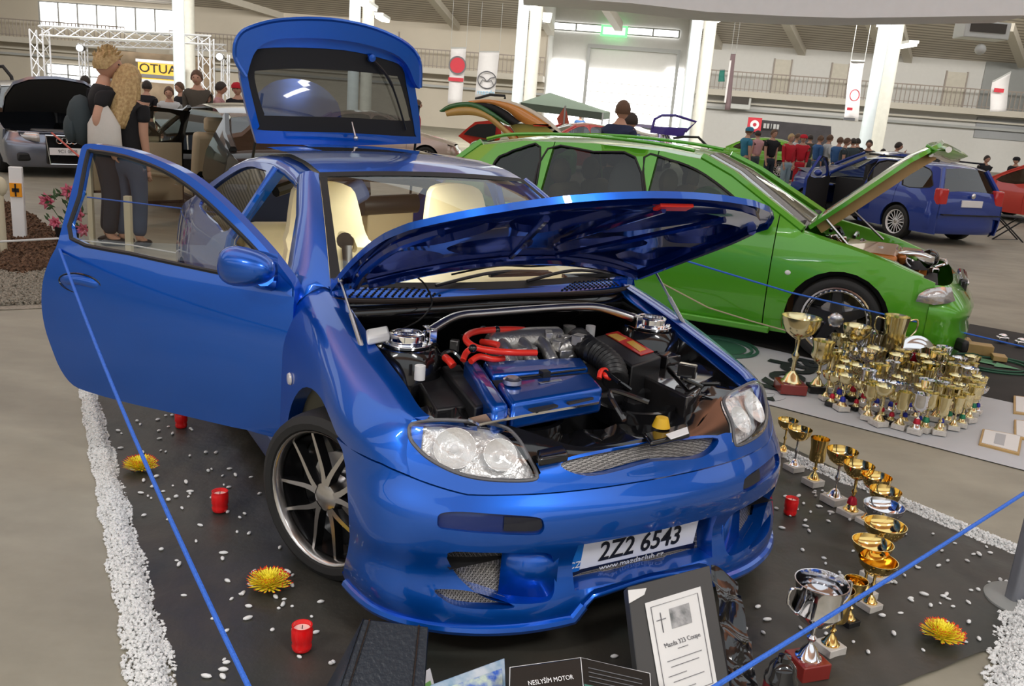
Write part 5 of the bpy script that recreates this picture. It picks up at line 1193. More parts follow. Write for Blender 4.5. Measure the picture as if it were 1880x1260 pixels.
# headlamp decals on the cap corner, fog slots, mirror, bonnet
LMP = mat('estate_headlamp', (.55, .53, .52), .12, metal=.5, coat=1., bump=.4, bscale=30)
def cappt(xe, w, t, n=3.2, x0=.59): ct, st_ = abs(math.cos(t))**(2/n), math.copysign(abs(math.sin(t))**(2/n), t); return Vector((x0+(xe-x0)*ct, w*st_, 0))
for s in (-1, 1):
    V = []; F = []; N_ = 12
    for i in range(N_+1):
        t = s*(1.50-.78*i/N_)
        for j, (z, xe, dw) in enumerate(((.675, .74, .085), (.645, .775, .05), (.60, .83, .025), (.545, .885, .0))):
            if i < 2: z = .61+(z-.61)*(.5+.25*i)
            p = cappt(xe, ys(.59, z)-dw+.012, t); V.append(Vector((p.x+.012, p.y, z-.02*i/N_)))
        if i:
            for k_ in range(3): F.append((4*i-4+k_, 4*i+k_, 4*i+k_+1, 4*i-3+k_))
    hl = [OF.K(x, y, 1, v) for x, y, v in ((1681, 553, -.885), (1687, 540, -.885), (1702, 531, -.875), (1724, 527, -.86), (1744, 528, -.80), (1751, 553, -.80), (1735, 558, -.85), (1714, 560, -.88))]
    hc_ = sum(hl, Vector())/8+Vector((.02, -.015, 0)); n_ = len(hl); V = [hc_]+[p for p in hl]; V = [Vector((p.x, p.y*(-s), p.z)) for p in V]; F = [(0, 1+i, 1+(i+1) % n_) for i in range(n_)]
    mk('headlamp', V, F, LMP, octa, solid=.03, off=0)
    b = B(); t = s*.95; p = cappt(.90, ys(.59, .28), t); b.box(p+Vector((.004, 0, .27)), (.05, .20, .09), Matrix.Rotation(-s*.65, 3, 'Z')); b.build('fog_slot', BLACKP, octa, bevel=.02)
    b = B(); b.sph((-.62, s*.93, .98), (.07, .10, .065)); b.box((-.62, s*.85, .95), (.08, .08, .05)); b.build('wing_mirror', GREEN, octa)
    b = B(); b.sph((-.38, s*.855, .62), (.022, .01, .018)); b.build('side_repeater', WHITE, octa)
    b = B(); b.box((-1.4, s*.845, .17), (1.9, .04, .05)); b.build('side_skirt', GREEN, octa, bevel=.01)
for x in (-1.2, -2.15): b = B(); b.box((x-.18, -.862, .80), (.16, .03, .035)); b.build('door_handle', GREEN, octa, bevel=.01)
b = B(); b.box((.80, 0, .60), (.06, .62, .14)); b.build('radiator_grille', BLACKG, octa, bevel=.02); b = B(); b.box((.825, 0, .64), (.03, .6, .03)); b.build('grille_bar', CHROME, octa, bevel=.01)
P_h, P_t = Vector((-.31, 0, .95)), Vector((.40, 0, 1.60)); u = (P_t-P_h).normalized(); nn = Vector((-u.z, 0, u.x)); L_ = .99
TAN = mat('bonnet_liner_tan', (.42, .26, .10), .55, var=.5)
ho = [(0, -.66), (.3, -.69), (.7, -.67), (.9, -.60), (1.02, -.45), (1.05, 0)]; ho = ho+[(s_, -y) for s_, y in ho[::-1][1:]]
hfn = lambda off: (lambda A: np.array([tuple(P_h+u*a+nn*(.03*(1-(y/.7)**2)-.10*max(0, a-.75)**1.5*3+off)+Vector((0, y, 0))) for a, y in A]))
hb, = panel('bonnet', hfn(0), ho, GREEN, octa, sx=.1, sy=.1, rim=-nn*.03); hb['label'] = 'raised green bonnet with tan lining'
panel('bonnet_lining', hfn(-.035), [(.04+a*.88, y*.9) for a, y in ho], TAN, hb, sx=.12, sy=.12, rim=-nn*.07)
panel('bonnet_lining', hfn(-.105), [(.04+a*.88, y*.9) for a, y in ho], TAN, hb, sx=.12, sy=.12, flip=True)
b = B(); q = P_h+u*1.04+nn*-.10; b.tube([q+Vector((0, -.42, 0)), q+Vector((.01, 0, .0)), q+Vector((0, .42, 0))], .022, 8); b.build('bonnet_grille_trim', CHROME, hb)
tl_ = [OF.K(x, y, 1, v) for x, y, v in ((1699, 270, -.52), (1712, 265, -.25), (1735, 268, .1), (1766, 284, .5))]; bl_ = [OF.K(x, y, 1, v) for x, y, v in ((1704, 281, -.52), (1716, 284, -.25), (1738, 292, .1), (1754, 291, .45))]
tl_, bl_ = cr(tl_, n=5), cr(bl_, n=5); V = []
for i in range(len(tl_)): V += [tl_[i], tl_[i].lerp(bl_[i], .5)+Vector((.05, -.03, 0)), bl_[i]]
mk('bonnet_nose', V, [(3*i+k_, 3*i+3+k_, 3*i+4+k_, 3*i+1+k_) for i in range(len(tl_)-1) for k_ in range(2)], GREEN, hb, solid=.02); b = B(); b.tube([p+Vector((.02, 0, -.01)) for p in bl_], .018, 8); b.build('bonnet_grille_trim', CHROME, hb)
b = B(); a_, c_ = OF.K(1517, 403, 1, -.62), OF.K(1588, 487, 1, -.62); b.tube([a_, c_], .010, 6); b.build('bonnet_strut', ALU, octa); b = B(); b.tube([OF.K(1568, 388, 1, .6), OF.K(1622, 440, 1, .6)], .010, 6); b.build('bonnet_strut', ALU, octa)
# its engine bay
b = B(); b.box((.15, 0, .50), (.95, 1.36, .30)); b.build('engine_tray', DARK, octa)
OR_ = mat('copper_orange_paint', (.50, .17, .03), .25, metal=.4, coat=.6)
b = B(); b.box((.12, -.02, .73), (.42, .85, .12)); b.build('engine_cover', OR_, octa, bevel=.03, seg=3); b = B(); b.box((.42, .3, .70), (.2, .45, .12)); b.build('air_box', OR_, octa, bevel=.03)
random.seed(5); 
for i in range(34):
    x, y = random.uniform(-.3, .62), random.uniform(-.62, .62); z = .84-.16*(x+.3)-.02
    b = B(); k_ = random.random()
    if k_ < .4: b.tube(cr([(x, y, z), (x+random.uniform(-.1, .1), y+.1, z+.03), (x+random.uniform(-.15, .15), y+random.uniform(.1, .25), z-.04)], n=4), random.uniform(.008, .02), 7); nm = 'cable'
    else: b.box((x, y, z-.03), (random.uniform(.04, .1), random.uniform(.04, .12), .08), Matrix.Rotation(random.random(), 3, 'Z')); nm = 'relay_box'
    b.build(nm, random.choice([CHROME, ALU, BLACKG, OR_, GREEN, CHROME]), octa, bevel=.008 if nm == 'relay_box' else 0)
b = B(); b.lathe([(.10, 0), (.13, .05), (.13, .10), (.07, .12), (0, .12)], 20, (.45, -.28, .70)); b.build('chrome_filter', CHROME, octa); b = B(); b.sph((.55, -.05, .76), (.07, .07, .07)); b.build('black_canister', BLACKG, octa)
BEI = mat('beige_seat', (.42, .33, .20), .7)
for y in (-.38, .38):
    for x in (-1.35, -2.3):
        e2 = bpy.data.objects.new('seat', None); COL.objects.link(e2); e2.parent = octa; e2.location = (x, y, 0)
        b = B(); b.box((0, 0, .75), (.14, .5, .62), Matrix.Rotation(-.25, 3, 'Y')); b.build('backrest', BEI, e2, bevel=.06, seg=3); b = B(); b.sph((-.12, 0, 1.14), (.07, .16, .11)); b.build('headrest', BEI, e2); b = B(); b.box((.28, 0, .42), (.5, .5, .16)); b.build('seat_cushion', BEI, e2, bevel=.05)
b = B(); b.lathe([(0, .0), (.16, .01), (.17, .04), (.16, .06), (0, .07)], 24, (-1.12, -.46, .98), 'y'); b.build('round_speaker', GREEN, octa); b = B(); b.sph((-1.32, -.30, 1.03), (.14, .06, .11)); b.build('headrest_cover', BEI, octa)
b = B(); b.sph((-1.85, -.3, 1.05), (.16, .05, .26)); b.build('number_disc', mat('disc_white', (.6, .62, .68), .4), octa)
b = B(); V = []; b.box((-.60, 0, .93), (.5, 1.4, .08)); b.build('dashboard', DARK, octa, bevel=.02)
# ---------- blue estate on the right
DB = paint('estate_blue_paint', (.012, .045, .30), metal=.3)
gs = .9; GF = Frame(6.6919*gs, 19.126*gs, 1.9695)
gtop = [(.80, .45), (.66, .70), (.3, .80), (-.35, .93), (-.8, 1.18), (-1.2, 1.38), (-1.7, 1.43), (-2.5, 1.43), (-3.0, 1.38), (-3.1, 1.34), (-3.3, .95), (-3.38, .75), (-3.38, .5)]
gw = [crv([(-.62, .96), (-1.2, 1.30), (-1.45, 1.33), (-1.5, .95)], 3), crv([(-1.62, .95), (-1.60, 1.33), (-2.2, 1.35), (-2.32, .97)], 3), crv([(-2.47, .98), (-2.42, 1.34), (-2.85, 1.31), (-3.02, 1.15), (-3.08, 1.0)], 3)]
gst = dict(k='multi', n=16, lipw=.012, side=RIMSIL, face=WHITE, hub=RIMSIL, barrel=BLACKG, lip=WHITE)
golf, gys, _ = gcar(GF, 'dark blue estate car seen from behind with its driver door open', DB, gtop, wins=gw, cuts=(-.55, -1.56, -2.38), style=gst, scale=gs, ws=(3, 5), rw=(9, 10), xf=.82, xr=-3.42, side_skip=[(1, 1)], R=.31, rimR=.22)
for s in (-1, 1): b = B(); b.box((-3.30, s*.68, .86), (.16, .20, .30)); b.build('tail_lamp', TAILM, golf, bevel=.03); 
b = B(); b.box((-3.385, -.0, .76), (.03, .50, .12)); b.build('number_plate', PLW, golf, bevel=.005); b = B(); b.sph((-3.39, 0, .90), (.02, .05, .05)); b.build('badge', CHROME, golf); b = B(); b.box((-3.4, 0, .56), (.1, 1.4, .02)); b.build('bumper_line', BLACKP, golf)
b = B(); b.box((-1.1, 0, .6), (1.0, 1.3, .7)); b.build('dark_cabin', DARK, golf)
for s in (-1, 1): b = B(); b.box((-1.3, s*.35, 1.0), (.14, .45, .55)); b.build('front_seat', DARK, golf, bevel=.05)
b = B(); b.box((-2.6, 0, .9), (.9, 1.1, .5)); b.build('boot_speaker_box', mat('boot_tan', (.45, .18, .07), .6), golf, bevel=.03)
for s in (-1, 1): b = B(); b.tube([(x, s*.56, 1.46) for x in (-1.3, -1.9, -2.5, -3.0)], .018, 6); b.build('roof_rail', BLACKP, golf)
dd = bpy.data.objects.new('open_front_door', None); COL.objects.link(dd); dd.parent = golf; dd.location = (-.55, .80, 0); dd.rotation_euler = (0, 0, -math.radians(66))
dl_ = [(-.0, .25), (0, .93), (-.1, .97), (-.62, 1.33), (-.9, 1.36), (-1.0, .9), (-.98, .28)]
dw_ = crv([(-.15, .96), (-.62, 1.28), (-.86, 1.30), (-.92, .95)], 3)
panel('door_panel', lambda A: np.array([(x, .03-(max(0, z-.92))*.4, z) for x, z in A]), dl_, DB, dd, holes=[dw_], sx=.2, sy=.2, rim=Vector((0, -.06, 0)), flange=Vector((0, -.05, 0)))
panel('door_trim', lambda A: np.array([(x, -.03-(max(0, z-.92))*.4, z) for x, z in A]), dl_, DARK, dd, holes=[dw_], sx=.2, sy=.2)
b = B(); b.sph((-.18, .16, 1.0), (.1, .08, .07)); b.build('wing_mirror', DB, dd)
# ---------- red estate and folding chair at the right edge
RP = paint('red_car_paint', (.55, .03, .015), metal=.1)
RF = Frame(11.2, 21.5, 1.98+.0)
red, _, _ = gcar(RF, 'bright red estate car at the right edge behind the dark blue estate', RP, gtop, wins=gw, cuts=(-.55, -1.56, -2.38), style=gst, far=True, scale=.9, ws=(3, 5), rw=(9, 10), xf=.82, xr=-3.42)
for s in (-1, 1): b = B(); b.box((-3.30, s*.68, .86), (.16, .16, .34)); b.build('tail_lamp', TAILM, red, bevel=.03)
b = B(); b.box((-3.4, 0, .62), (.08, 1.2, .26)); b.build('number_plate_panel', BLACKG, red, bevel=.02)
# ---------- silver saloon with raised bonnet, left
SP = paint('silver_blue_paint', (.20, .22, .28), metal=.75)
AF = Frame(-7.856, 14.824, -.8813)
atop = [(.86, .45), (.74, .70), (.35, .80), (-.35, .94), (-.75, 1.16), (-1.1, 1.33), (-1.6, 1.41), (-2.2, 1.38), (-2.6, 1.30), (-2.9, 1.12), (-3.2, .98), (-3.45, .90), (-3.5, .6)]
aw = [crv([(-.62, .97), (-1.1, 1.27), (-1.45, 1.30), (-1.5, .96)], 3), crv([(-1.62, .96), (-1.60, 1.31), (-2.2, 1.30), (-2.5, 1.15), (-2.52, .98)], 3)]
audi, ays, _ = gcar(AF, 'silver grey sports hatchback with raised bonnet at far left', SP, atop, wins=aw, cuts=(-.52, -1.55, -2.6), hood=False, ws=(3, 5), rw=(8, 10), xf=.92, xr=-3.5, steer=.0)
b = B(); b.box((.915, 0, .44), (.04, .60, .44)); g_ = b.build('single_frame_grille', BLACKG, audi, bevel=.04)
b = B(); b.tube([(.94, -.30, .66), (.94, .30, .66), (.945, .25, .22), (.945, -.25, .22)], .012, 6, closed=True); b.build('grille_surround', CHROME, audi)
b = B()
for i in range(4): b.tube([Vector((.95, -.105+.07*i+.045*math.cos(t), .585+.045*math.sin(t))) for t in [2*PI*k_/16 for k_ in range(16)]], .006, 5, closed=True)
b.build('four_ring_emblem', CHROME, audi)
b = B(); b.box((.965, 0, .42), (.012, .52, .11)); b.build('number_plate', PLW, audi); text('plate_text', '9C1 0878', .07, GREYM, audi, basis((.974, 0, .42), (0, 1, 0), (0, 0, 1)), .001)
for s in (-1, 1):
    V = []; F = []
    for i in range(9):
        t = i/8; x = .88-.30*t**1.5; y = s*(.38+.38*t); V += [Vector((x+.03, y, .70-.005*t)), Vector((x+.055, y, .62)), Vector((x+.05, y, .555+.05*t))]
        if i:
            for k_ in range(2): F.append((3*i-3+k_, 3*i+k_, 3*i+k_+1, 3*i-2+k_))
    mk('headlamp', V, F, LMP, audi, solid=.01, off=0); b = B(); b.box((.87, s*.55, .32), (.06, .34, .13), Matrix.Rotation(-s*.35, 3, 'Z')); b.build('air_intake', BLACKP, audi, bevel=.03)
b = B(); b.box((.2, 0, .50), (1.0, 1.34, .26)); b.build('engine_tray', DARK, audi); b = B(); b.box((.3, 0, .66), (.5, .7, .1)); b.build('engine_cover', mat('engine_grey', (.2, .2, .2), .4), audi, bevel=.03)
b = B(); b.box((.72, 0, .69), (.2, 1.3, .03)); b.build('slam_panel', SP, audi, bevel=.01)
a_ = math.radians(32); hd = Vector((math.cos(a_), 0, math.sin(a_))); hn = Vector((-math.sin(a_), 0, math.cos(a_)))
ao = [(0, -.66), (.5, -.68), (.85, -.60), (1.0, -.40), (1.05, 0)]; ao = ao+[(x, -y) for x, y in ao[::-1][1:]]
bf, = panel('bonnet', lambda A: np.array([tuple(Vector((-.36, y, .96))+hd*a+hn*(.05*(1-(y/.7)**2))) for a, y in A]), ao, SP, audi, sx=.15, sy=.15, rim=-hn*.05)
panel('bonnet_insulation', lambda A: np.array([tuple(Vector((-.36, y, .96))+hd*a+hn*(.05*(1-(y/.7)**2)-.05)) for a, y in A]), [(x*.97, y*.97) for x, y in ao], mat('insulation_grey', (.035, .035, .035), .9), bf, sx=.15, sy=.15)
# ---------- dark brown car with beige interior and open doors
BP = paint('black_brown_paint', (.012, .010, .009), metal=.2)
_g = W(283, 374); BF = Frame(_g.x+.75*math.sin(2.2), _g.y-.75*math.cos(2.2), 2.2)
brown, bys, _ = gcar(BF, 'black saloon with open doors and beige interior behind the blonde woman', BP, atop, wins=aw, cuts=(-.52, -1.55, -2.6), hood=False, ws=(3, 5), rw=(8, 10), xf=.88, xr=-3.5, side_skip=[(1, 1), (1, 2)], style=dict(k='multi', n=8, lipw=.03, side=CHROME, face=CHROME, hub=CHROME, lip=CHROME))
b = B(); b.box((.2, 0, .50), (.9, 1.3, .26)); b.build('engine_tray', DARK, brown)
a_ = math.radians(20); hd = Vector((math.cos(a_), 0, math.sin(a_))); hn = Vector((-math.sin(a_), 0, math.cos(a_)))
bf, = panel('bonnet', lambda A: np.array([tuple(Vector((-.36, y, .95))+hd*a+hn*(.06*(1-(y/.7)**2)-.1*a*a)) for a, y in A]), ao, BP, brown, sx=.15, sy=.15, rim=-hn*.04)
BEIL = mat('beige_door_card', (.50, .42, .28), .6, var=.2)
for k_, (hx, ang, lw2) in enumerate(((-.52, 66, 1.0), (-1.56, 62, .95))):
    dd = bpy.data.objects.new('open_door', None); COL.objects.link(dd); dd.parent = brown; dd.location = (hx, .80, 0); dd.rotation_euler = (0, 0, -math.radians(ang))
    do = [(0, .22), (0, .95), (-.25, 1.12) if k_ == 0 else (-.02, 1.3), (-.6, 1.34), (-lw2+.05, 1.30), (-lw2, .9), (-lw2+.02, .25)]
    wn_ = crv([(-.12, .96), (-.3, 1.10) if k_ == 0 else (-.1, 1.24), (-.6, 1.28), (-lw2+.12, 1.24), (-lw2+.08, .96)], 3)
    panel('door_panel', lambda A: np.array([(x, .04-(max(0, z-.92))*.4, z) for x, z in A]), do, BP, dd, holes=[wn_], sx=.2, sy=.2, rim=Vector((0, -.08, 0)))
    panel('door_card', lambda A: np.array([(x, -.05-(max(0, z-.92))*.1, z) for x, z in A]), [(-.03, .26), (-.03, .93), (-lw2+.03, .93), (-lw2+.05, .28)], BEIL, dd, sx=.2, sy=.2, rim=Vector((0, .04, 0)))
    panel('door_frame', lambda A: np.array([(x, -.04-(max(0, z-.92))*.4, z) for x, z in A]), [p for p in do if p[1] > .9]+[], BP, dd, holes=[], sx=.3, sy=.3) if False else None
    b = B(); b.tube([(-.25, -.09, .55), (-lw2*.8, -.09, .62)], .022, 8); b.build('door_pull', BEIL, dd); panel('door_glass', lambda A: np.array([(x, 0.02-(max(0, z-.92))*.4, z) for x, z in A]), wn_, glass('dusty_glass', (.6, .68, .64), .1), dd, sx=.2, sy=.2)
for y in (-.36, .36):
    for x in (-1.3, -2.2):
        e2 = bpy.data.objects.new('seat', None); COL.objects.link(e2); e2.parent = brown; e2.location = (x, y, 0)
        b = B(); b.box((-.05, 0, .75), (.16, .5, .62), Matrix.Rotation(-.25, 3, 'Y')); b.build('backrest', BEIL, e2, bevel=.06, seg=3); b = B(); b.box((-.18, 0, 1.15), (.1, .28, .18)); b.build('headrest', BEIL, e2, bevel=.04); b = B(); b.box((.25, 0, .42), (.5, .5, .16)); b.build('seat_cushion', BEIL, e2, bevel=.05)
b = B(); b.box((-1.3, 0, .3), (2.2, 1.4, .1)); b.build('beige_carpet', BEIL, brown)
# grey-topped car sliver at the left frame edge
SF = Frame(-11.6, 18.6, -.75)
s2, _, _ = gcar(SF, 'pale silver car at the left frame edge with its door window raised', paint('pale_silver_paint', (.5, .47, .43), metal=.5), atop, wins=aw, cuts=(-.52, -1.55, -2.6), far=True, ws=(3, 5), rw=(8, 10), xf=.88, xr=-3.5)
o = D(12, 150, 17.5); b = B(); b.tube([o+Vector(v) for v in ((-.35, 0, -.25), (-.33, 0, .25), (-.05, 0, .28), (.10, 0, .1), (.16, 0, -.25))], .035, 8, closed=True); o2 = b.build('raised_door_frame', BLACKP, s2); o2.data.transform(s2.matrix_basis.inverted() if False else (Matrix.Translation(s2.location)@Matrix.Rotation(SF.a, 4, 'Z')).inverted())
# ---------- far cars behind the green estate
def lidcar(x, y, yaw, lab, m, scale=1., **k):
    F_ = Frame(x, y, yaw); r = gcar(F_, lab, m, k.pop('top', atop), wins=k.pop('wins', aw), cuts=(-.52, -1.55, -2.6), far=True, ws=(3, 5), rw=(8, 10), xf=.88, xr=-3.5, scale=scale, **k)
    return F_, r[0]
REDP = paint('signal_red_paint', (.70, .03, .01), metal=.05)
p = D(880, 280, 24); f1, c1 = lidcar(p.x+1.4, 25.5, PI+.35, 'red hatchback with its door raised behind the blue coupe roof', REDP, .95)
rd = [D(x, y, 22.5) for x, y in ((841, 250), (852, 240), (872, 224), (900, 221), (918, 226), (921, 250), (914, 262), (906, 283), (878, 274))]; c = sum(rd, Vector())/9
V = [q-c for q in rd]; e3 = bpy.data.objects.new('raised_scissor_door', None); COL.objects.link(e3); e3.parent = c1
mi_ = (Matrix.Translation(c1.location)@Matrix.Rotation(f1.a, 4, 'Z')@Matrix.Scale(.95, 4)).inverted()
def world_to(e_, o_, mi): o_.data.transform(mi); o_.parent = e_; return o_
import itertools
def polyplate(nm, pts, m, par, mi, t=.05, holes=None):
    P = [Vector(q) for q in pts]; back = [q+Vector((0, t, 0)) for q in P]; n = len(P)
    o_ = mk(nm, P+back, [tuple(range(n)), tuple(range(2*n-1, n-1, -1))]+[(i, n+i, n+(i+1) % n, (i+1) % n) for i in range(n)], m, None, smooth=False); o_.data.transform(mi); o_.parent = par; return o_
bpy.data.objects.remove(e3)
polyplate('raised_door', rd, REDP, c1, mi_)
polyplate('door_window', [D(x, y, 22.42) for x, y in ((851, 247), (862, 236), (876, 228), (911, 227), (908, 257), (880, 252))], GREYGL if False else DARK, c1, mi_, .02)
polyplate('door_stripe', [D(x, y, 22.4) for x, y in ((868, 262), (902, 268), (902, 271), (868, 265))], WHITE, c1, mi_, .02)
# graphic-covered gull bonnet: big arched lid in green, black, orange and cream bands
GB = Frame(-.2, 20., 0)
lid = empty('car', (D(960, 280, 19).x, 19.6, 0), 0, 'show car with a huge arched lid striped green, black, orange and cream', 'car')
mi2 = Matrix.Translation(lid.location).inverted()
def arcband(nm, pts_o, pts_i, m, y0, w=1.3, dz=0):
    A_ = [D(x, y, y0) for x, y in cr(pts_o, n=5)]; B_ = [D(x, y, y0) for x, y in cr(pts_i, n=5)]; n = min(len(A_), len(B_)); V = []; F = []
    for i in range(n): V += [A_[i], B_[i], A_[i]+Vector((0, w, 0)), B_[i]+Vector((0, w, 0))]
    for i in range(n-1):
        for a1, b1 in ((0, 1), (1, 3), (3, 2), (2, 0)): F.append((4*i+a1, 4*i+4+a1, 4*i+4+b1, 4*i+b1))
    o_ = mk(nm, V, F, m, None); o_.data.transform(mi2); o_.parent = lid; return o_
GD = mat('dark_green_gloss', (.02, .14, .03), .2, coat=1); ORG = mat('orange_gloss', (.75, .30, .06), .25, coat=1); CRM = mat('cream_gloss', (.80, .74, .60), .2, coat=1); YEL = mat('ochre_gloss', (.55, .33, .08), .3, coat=1)
arcband('cream_rim', [(840, 190), (880, 182), (930, 184), (975, 200), (1010, 222), (1032, 244)], [(845, 193), (880, 187), (928, 189), (965, 205), (995, 226), (1020, 246)], CRM, 18.6)
arcband('orange_band', [(860, 186), (900, 183), (950, 195), (985, 214), (1012, 232)], [(862, 190), (898, 190), (930, 203), (950, 220), (965, 228)], ORG, 18.5)
arcband('black_band', [(856, 189), (895, 190), (925, 203), (945, 218), (957, 224)], [(858, 196), (880, 197), (905, 206), (925, 220), (940, 230)], BLK, 18.4)
arcband('green_band', [(806, 204), (825, 192), (856, 187), (880, 192), (905, 206), (935, 228)], [(810, 206), (827, 200), (855, 196), (878, 202), (900, 215), (935, 231)], GD, 18.3)
arcband('ochre_lining', [(817, 204), (840, 197), (870, 198), (900, 212), (925, 232), (950, 255)], [(820, 214), (842, 212), (868, 212), (893, 219), (915, 236), (940, 258)], YEL, 18.25)
polyplate('red_quarter', [D(x, y, 18.5) for x, y in ((915, 228), (935, 232), (953, 256), (938, 260))], REDP, lid, mi2, 1.)
polyplate('yellow_green_flank', [D(x, y, 18.6) for x, y in ((935, 228), (1005, 228), (1030, 246), (955, 258))], mat('lime_ochre', (.45, .42, .08), .3), lid, mi2, 1.2)
polyplate('red_flash', [D(x, y, 18.5) for x, y in ((978, 228), (1007, 228), (1008, 232), (980, 232))], REDP, lid, mi2, .05)
b = B(); b.tube([D(872, 181, 19)+Vector((0, .3, 0)), D(900, 174, 19), D(927, 176, 19), D(927, 182, 19)], .03, 6); o_ = b.build('spoiler_wing', BLACKP, None); o_.data.transform(mi2); o_.parent = lid
b = B(); z_ = lid.location; b.box((0, .9, .55), (2.4, 1.6, .6)); b.build('car_body', paint('green_show_paint', (.05, .3, .04)), lid, bevel=.15, seg=3)
for s in (-1, 1): wheel(lid, (s*.8, .12, .3), .3, .2, .2, gst, seg=20)
# purple hatchback with raised tailgate
PP = paint('purple_paint', (.06, .03, .30), metal=.3)
p = D(1235, 262, 30); f2, c2 = lidcar(p.x-.6, 31.5, -PI/2-.25+PI, 'dark car with a raised purple tailgate near the roller gate', PP, 1.)
mi3 = (Matrix.Translation(c2.location)@Matrix.Rotation(f2.a, 4, 'Z')).inverted()
polyplate('raised_tailgate_panel', [D(x, y, 27.5) for x, y in ((1196, 232), (1262, 235), (1254, 252), (1194, 244))], PP, c2, mi3, .08)
b = B(); fr_ = [D(x, y, 27.5) for x, y in ((1197, 236), (1202, 219), (1215, 212), (1240, 212), (1278, 224), (1258, 242))]; b.tube(fr_, .045, 6); o_ = b.build('tailgate_frame', PP, None); o_.data.transform(mi3); o_.parent = c2
b = B(); b.tube([D(x, y, 27.) for x, y in ((1236, 254), (1255, 251), (1282, 252), (1302, 272))], .04, 6); o_ = b.build('door_frame', BLACKP, None); o_.data.transform(mi3); o_.parent = c2
# cars around the crowd
p = D(1545, 300, 24); f3, c3 = lidcar(D(1472, 320, 22.5).x+.8, 22.6, PI+.1, 'blue saloon behind the dark blue estate with its pale bonnet up', paint('mid_blue_paint', (.02, .06, .3)), .9)
mi4 = (Matrix.Translation(c3.location)@Matrix.Rotation(f3.a, 4, 'Z')@Matrix.Scale(.9, 4)).inverted()
polyplate('raised_bonnet', [D(x, y, 20.8) for x, y in ((1464, 307), (1515, 309), (1560, 322), (1530, 330), (1500, 326))], paint('pale_blue_metal', (.3, .33, .42), metal=.6), c3, mi4, .06)
p = D(1362, 290, 27); f4, c4 = lidcar(p.x+.5, 32, 2.6, 'bright green car left of the crowd', paint('bright_green_paint', (.12, .35, .02)), .9)
p = D(800, 262, 20); f5, c5 = lidcar(p.x-.4, 22.4, .0, 'white and orange car partly hidden behind the raised tailgate', paint('white_car_paint', (.6, .45, .38)), .9)
p = D(1080, 262, 32); f6, c6 = lidcar(p.x+1.0, 34, -2.2, 'white pickup car beside the dark green canopy', paint('white_pickup_paint', (.7, .7, .7)), 1.)
# canopy and pennants by the gate
cn = empty('canopy_tent', (D(1030, 250, 33).x, 33.5, 0), 0, 'dark green canopy tent in front of the roller gate', 'tent')
apx = D(1010, 170, 34)-cn.location; cs = [D(x, y, yy_)-cn.location for x, y, yy_ in ((955, 188, 32.5), (1107, 207, 32.5), (1120, 206, 36), (975, 186, 36))]
V = [apx]+cs+[c-Vector((0, 0, .25)) for c in cs]; mk('canopy_roof', V, [(0, 1, 2), (0, 2, 3), (0, 3, 4), (0, 4, 1), (1, 5, 6, 2), (2, 6, 7, 3), (3, 7, 8, 4), (4, 8, 5, 1)], mat('canopy_green', (.09, .12, .09), .7), cn, smooth=False)
for c in cs: b = B(); b.tube([c, (c.x, c.y, -cn.location.z)], .03, 6); b.build('leg', STEEL, cn)
q = [D(x, y, 28) for x, y in ((1022, 218), (1038, 194), (1049, 244), (1030, 242))]; c = sum(q, Vector())/4; e = empty('pennant', c, 0, 'red and cream pennant panel left of the canopy', 'flag'); polyplate('cloth', q, mat('pennant_red', (.50, .12, .07), .7), e, Matrix.Translation(-c), .05)
b = B(); b.tube([q[1]-c, Vector((q[1].x-c.x, 0, -c.z))], .03, 6); b.build('pole', STEEL, e)
# folding chair right edge
fc = empty('folding_chair', (W(1845, 440).x, W(1845, 440).y, 0), -.3, 'black folding camping chair at the right frame edge', 'chair')
b = B()
for s in (-1, 1): b.tube([(-.25, s*.22, .0), (.22, s*.22, .42)], .014, 6); b.tube([(.25, s*.22, .0), (-.22, s*.22, .42), (-.28, s*.22, .85)], .014, 6)
b.tube([(-.25, -.22, 0), (.25, .22, 0)], .01, 6); b.build('frame', BLACKP, fc)
b = B(); b.box((0, 0, .42), (.46, .46, .02)); b.box((-.26, 0, .68), (.03, .44, .34)); b.build('seat', mat('chair_cloth', (.03, .03, .035), .8), fc, bevel=.008)
# ================================================================== people
SKIN = mat('skin', (.58, .33, .23), .5, var=.15); EYE = mat('eye_dark', (.03, .02, .02), .3); LIP = mat('lips', (.40, .14, .12), .5)
def skinned(name, verts, edges, rad, m, parent, root=0, sub=1):
    me = bpy.data.meshes.new(name); me.from_pydata(verts, edges, []); me.update(); o = bpy.data.objects.new(name, me); COL.objects.link(o)
    md = o.modifiers.new('k', 'SKIN'); md.use_smooth_shade = True; sv = me.skin_vertices[0].data
    for i, r in enumerate(rad): sv[i].radius = r if isinstance(r, tuple) else (r, r)
    sv[root].use_root = True
    sb = o.modifiers.new('u', 'SUBSURF'); sb.levels = sub; sb.render_levels = sub
    dg = bpy.context.evaluated_depsgraph_get(); dg.update(); m2 = bpy.data.meshes.new_from_object(o.evaluated_get(dg)); bpy.data.objects.remove(o); bpy.data.meshes.remove(me)
    m2.materials.clear(); m2.materials.append(m); m2.polygons.foreach_set('use_smooth', [True]*len(m2.polygons))
    o = bpy.data.objects.new(name, m2); COL.objects.link(o); o.parent = parent; return o
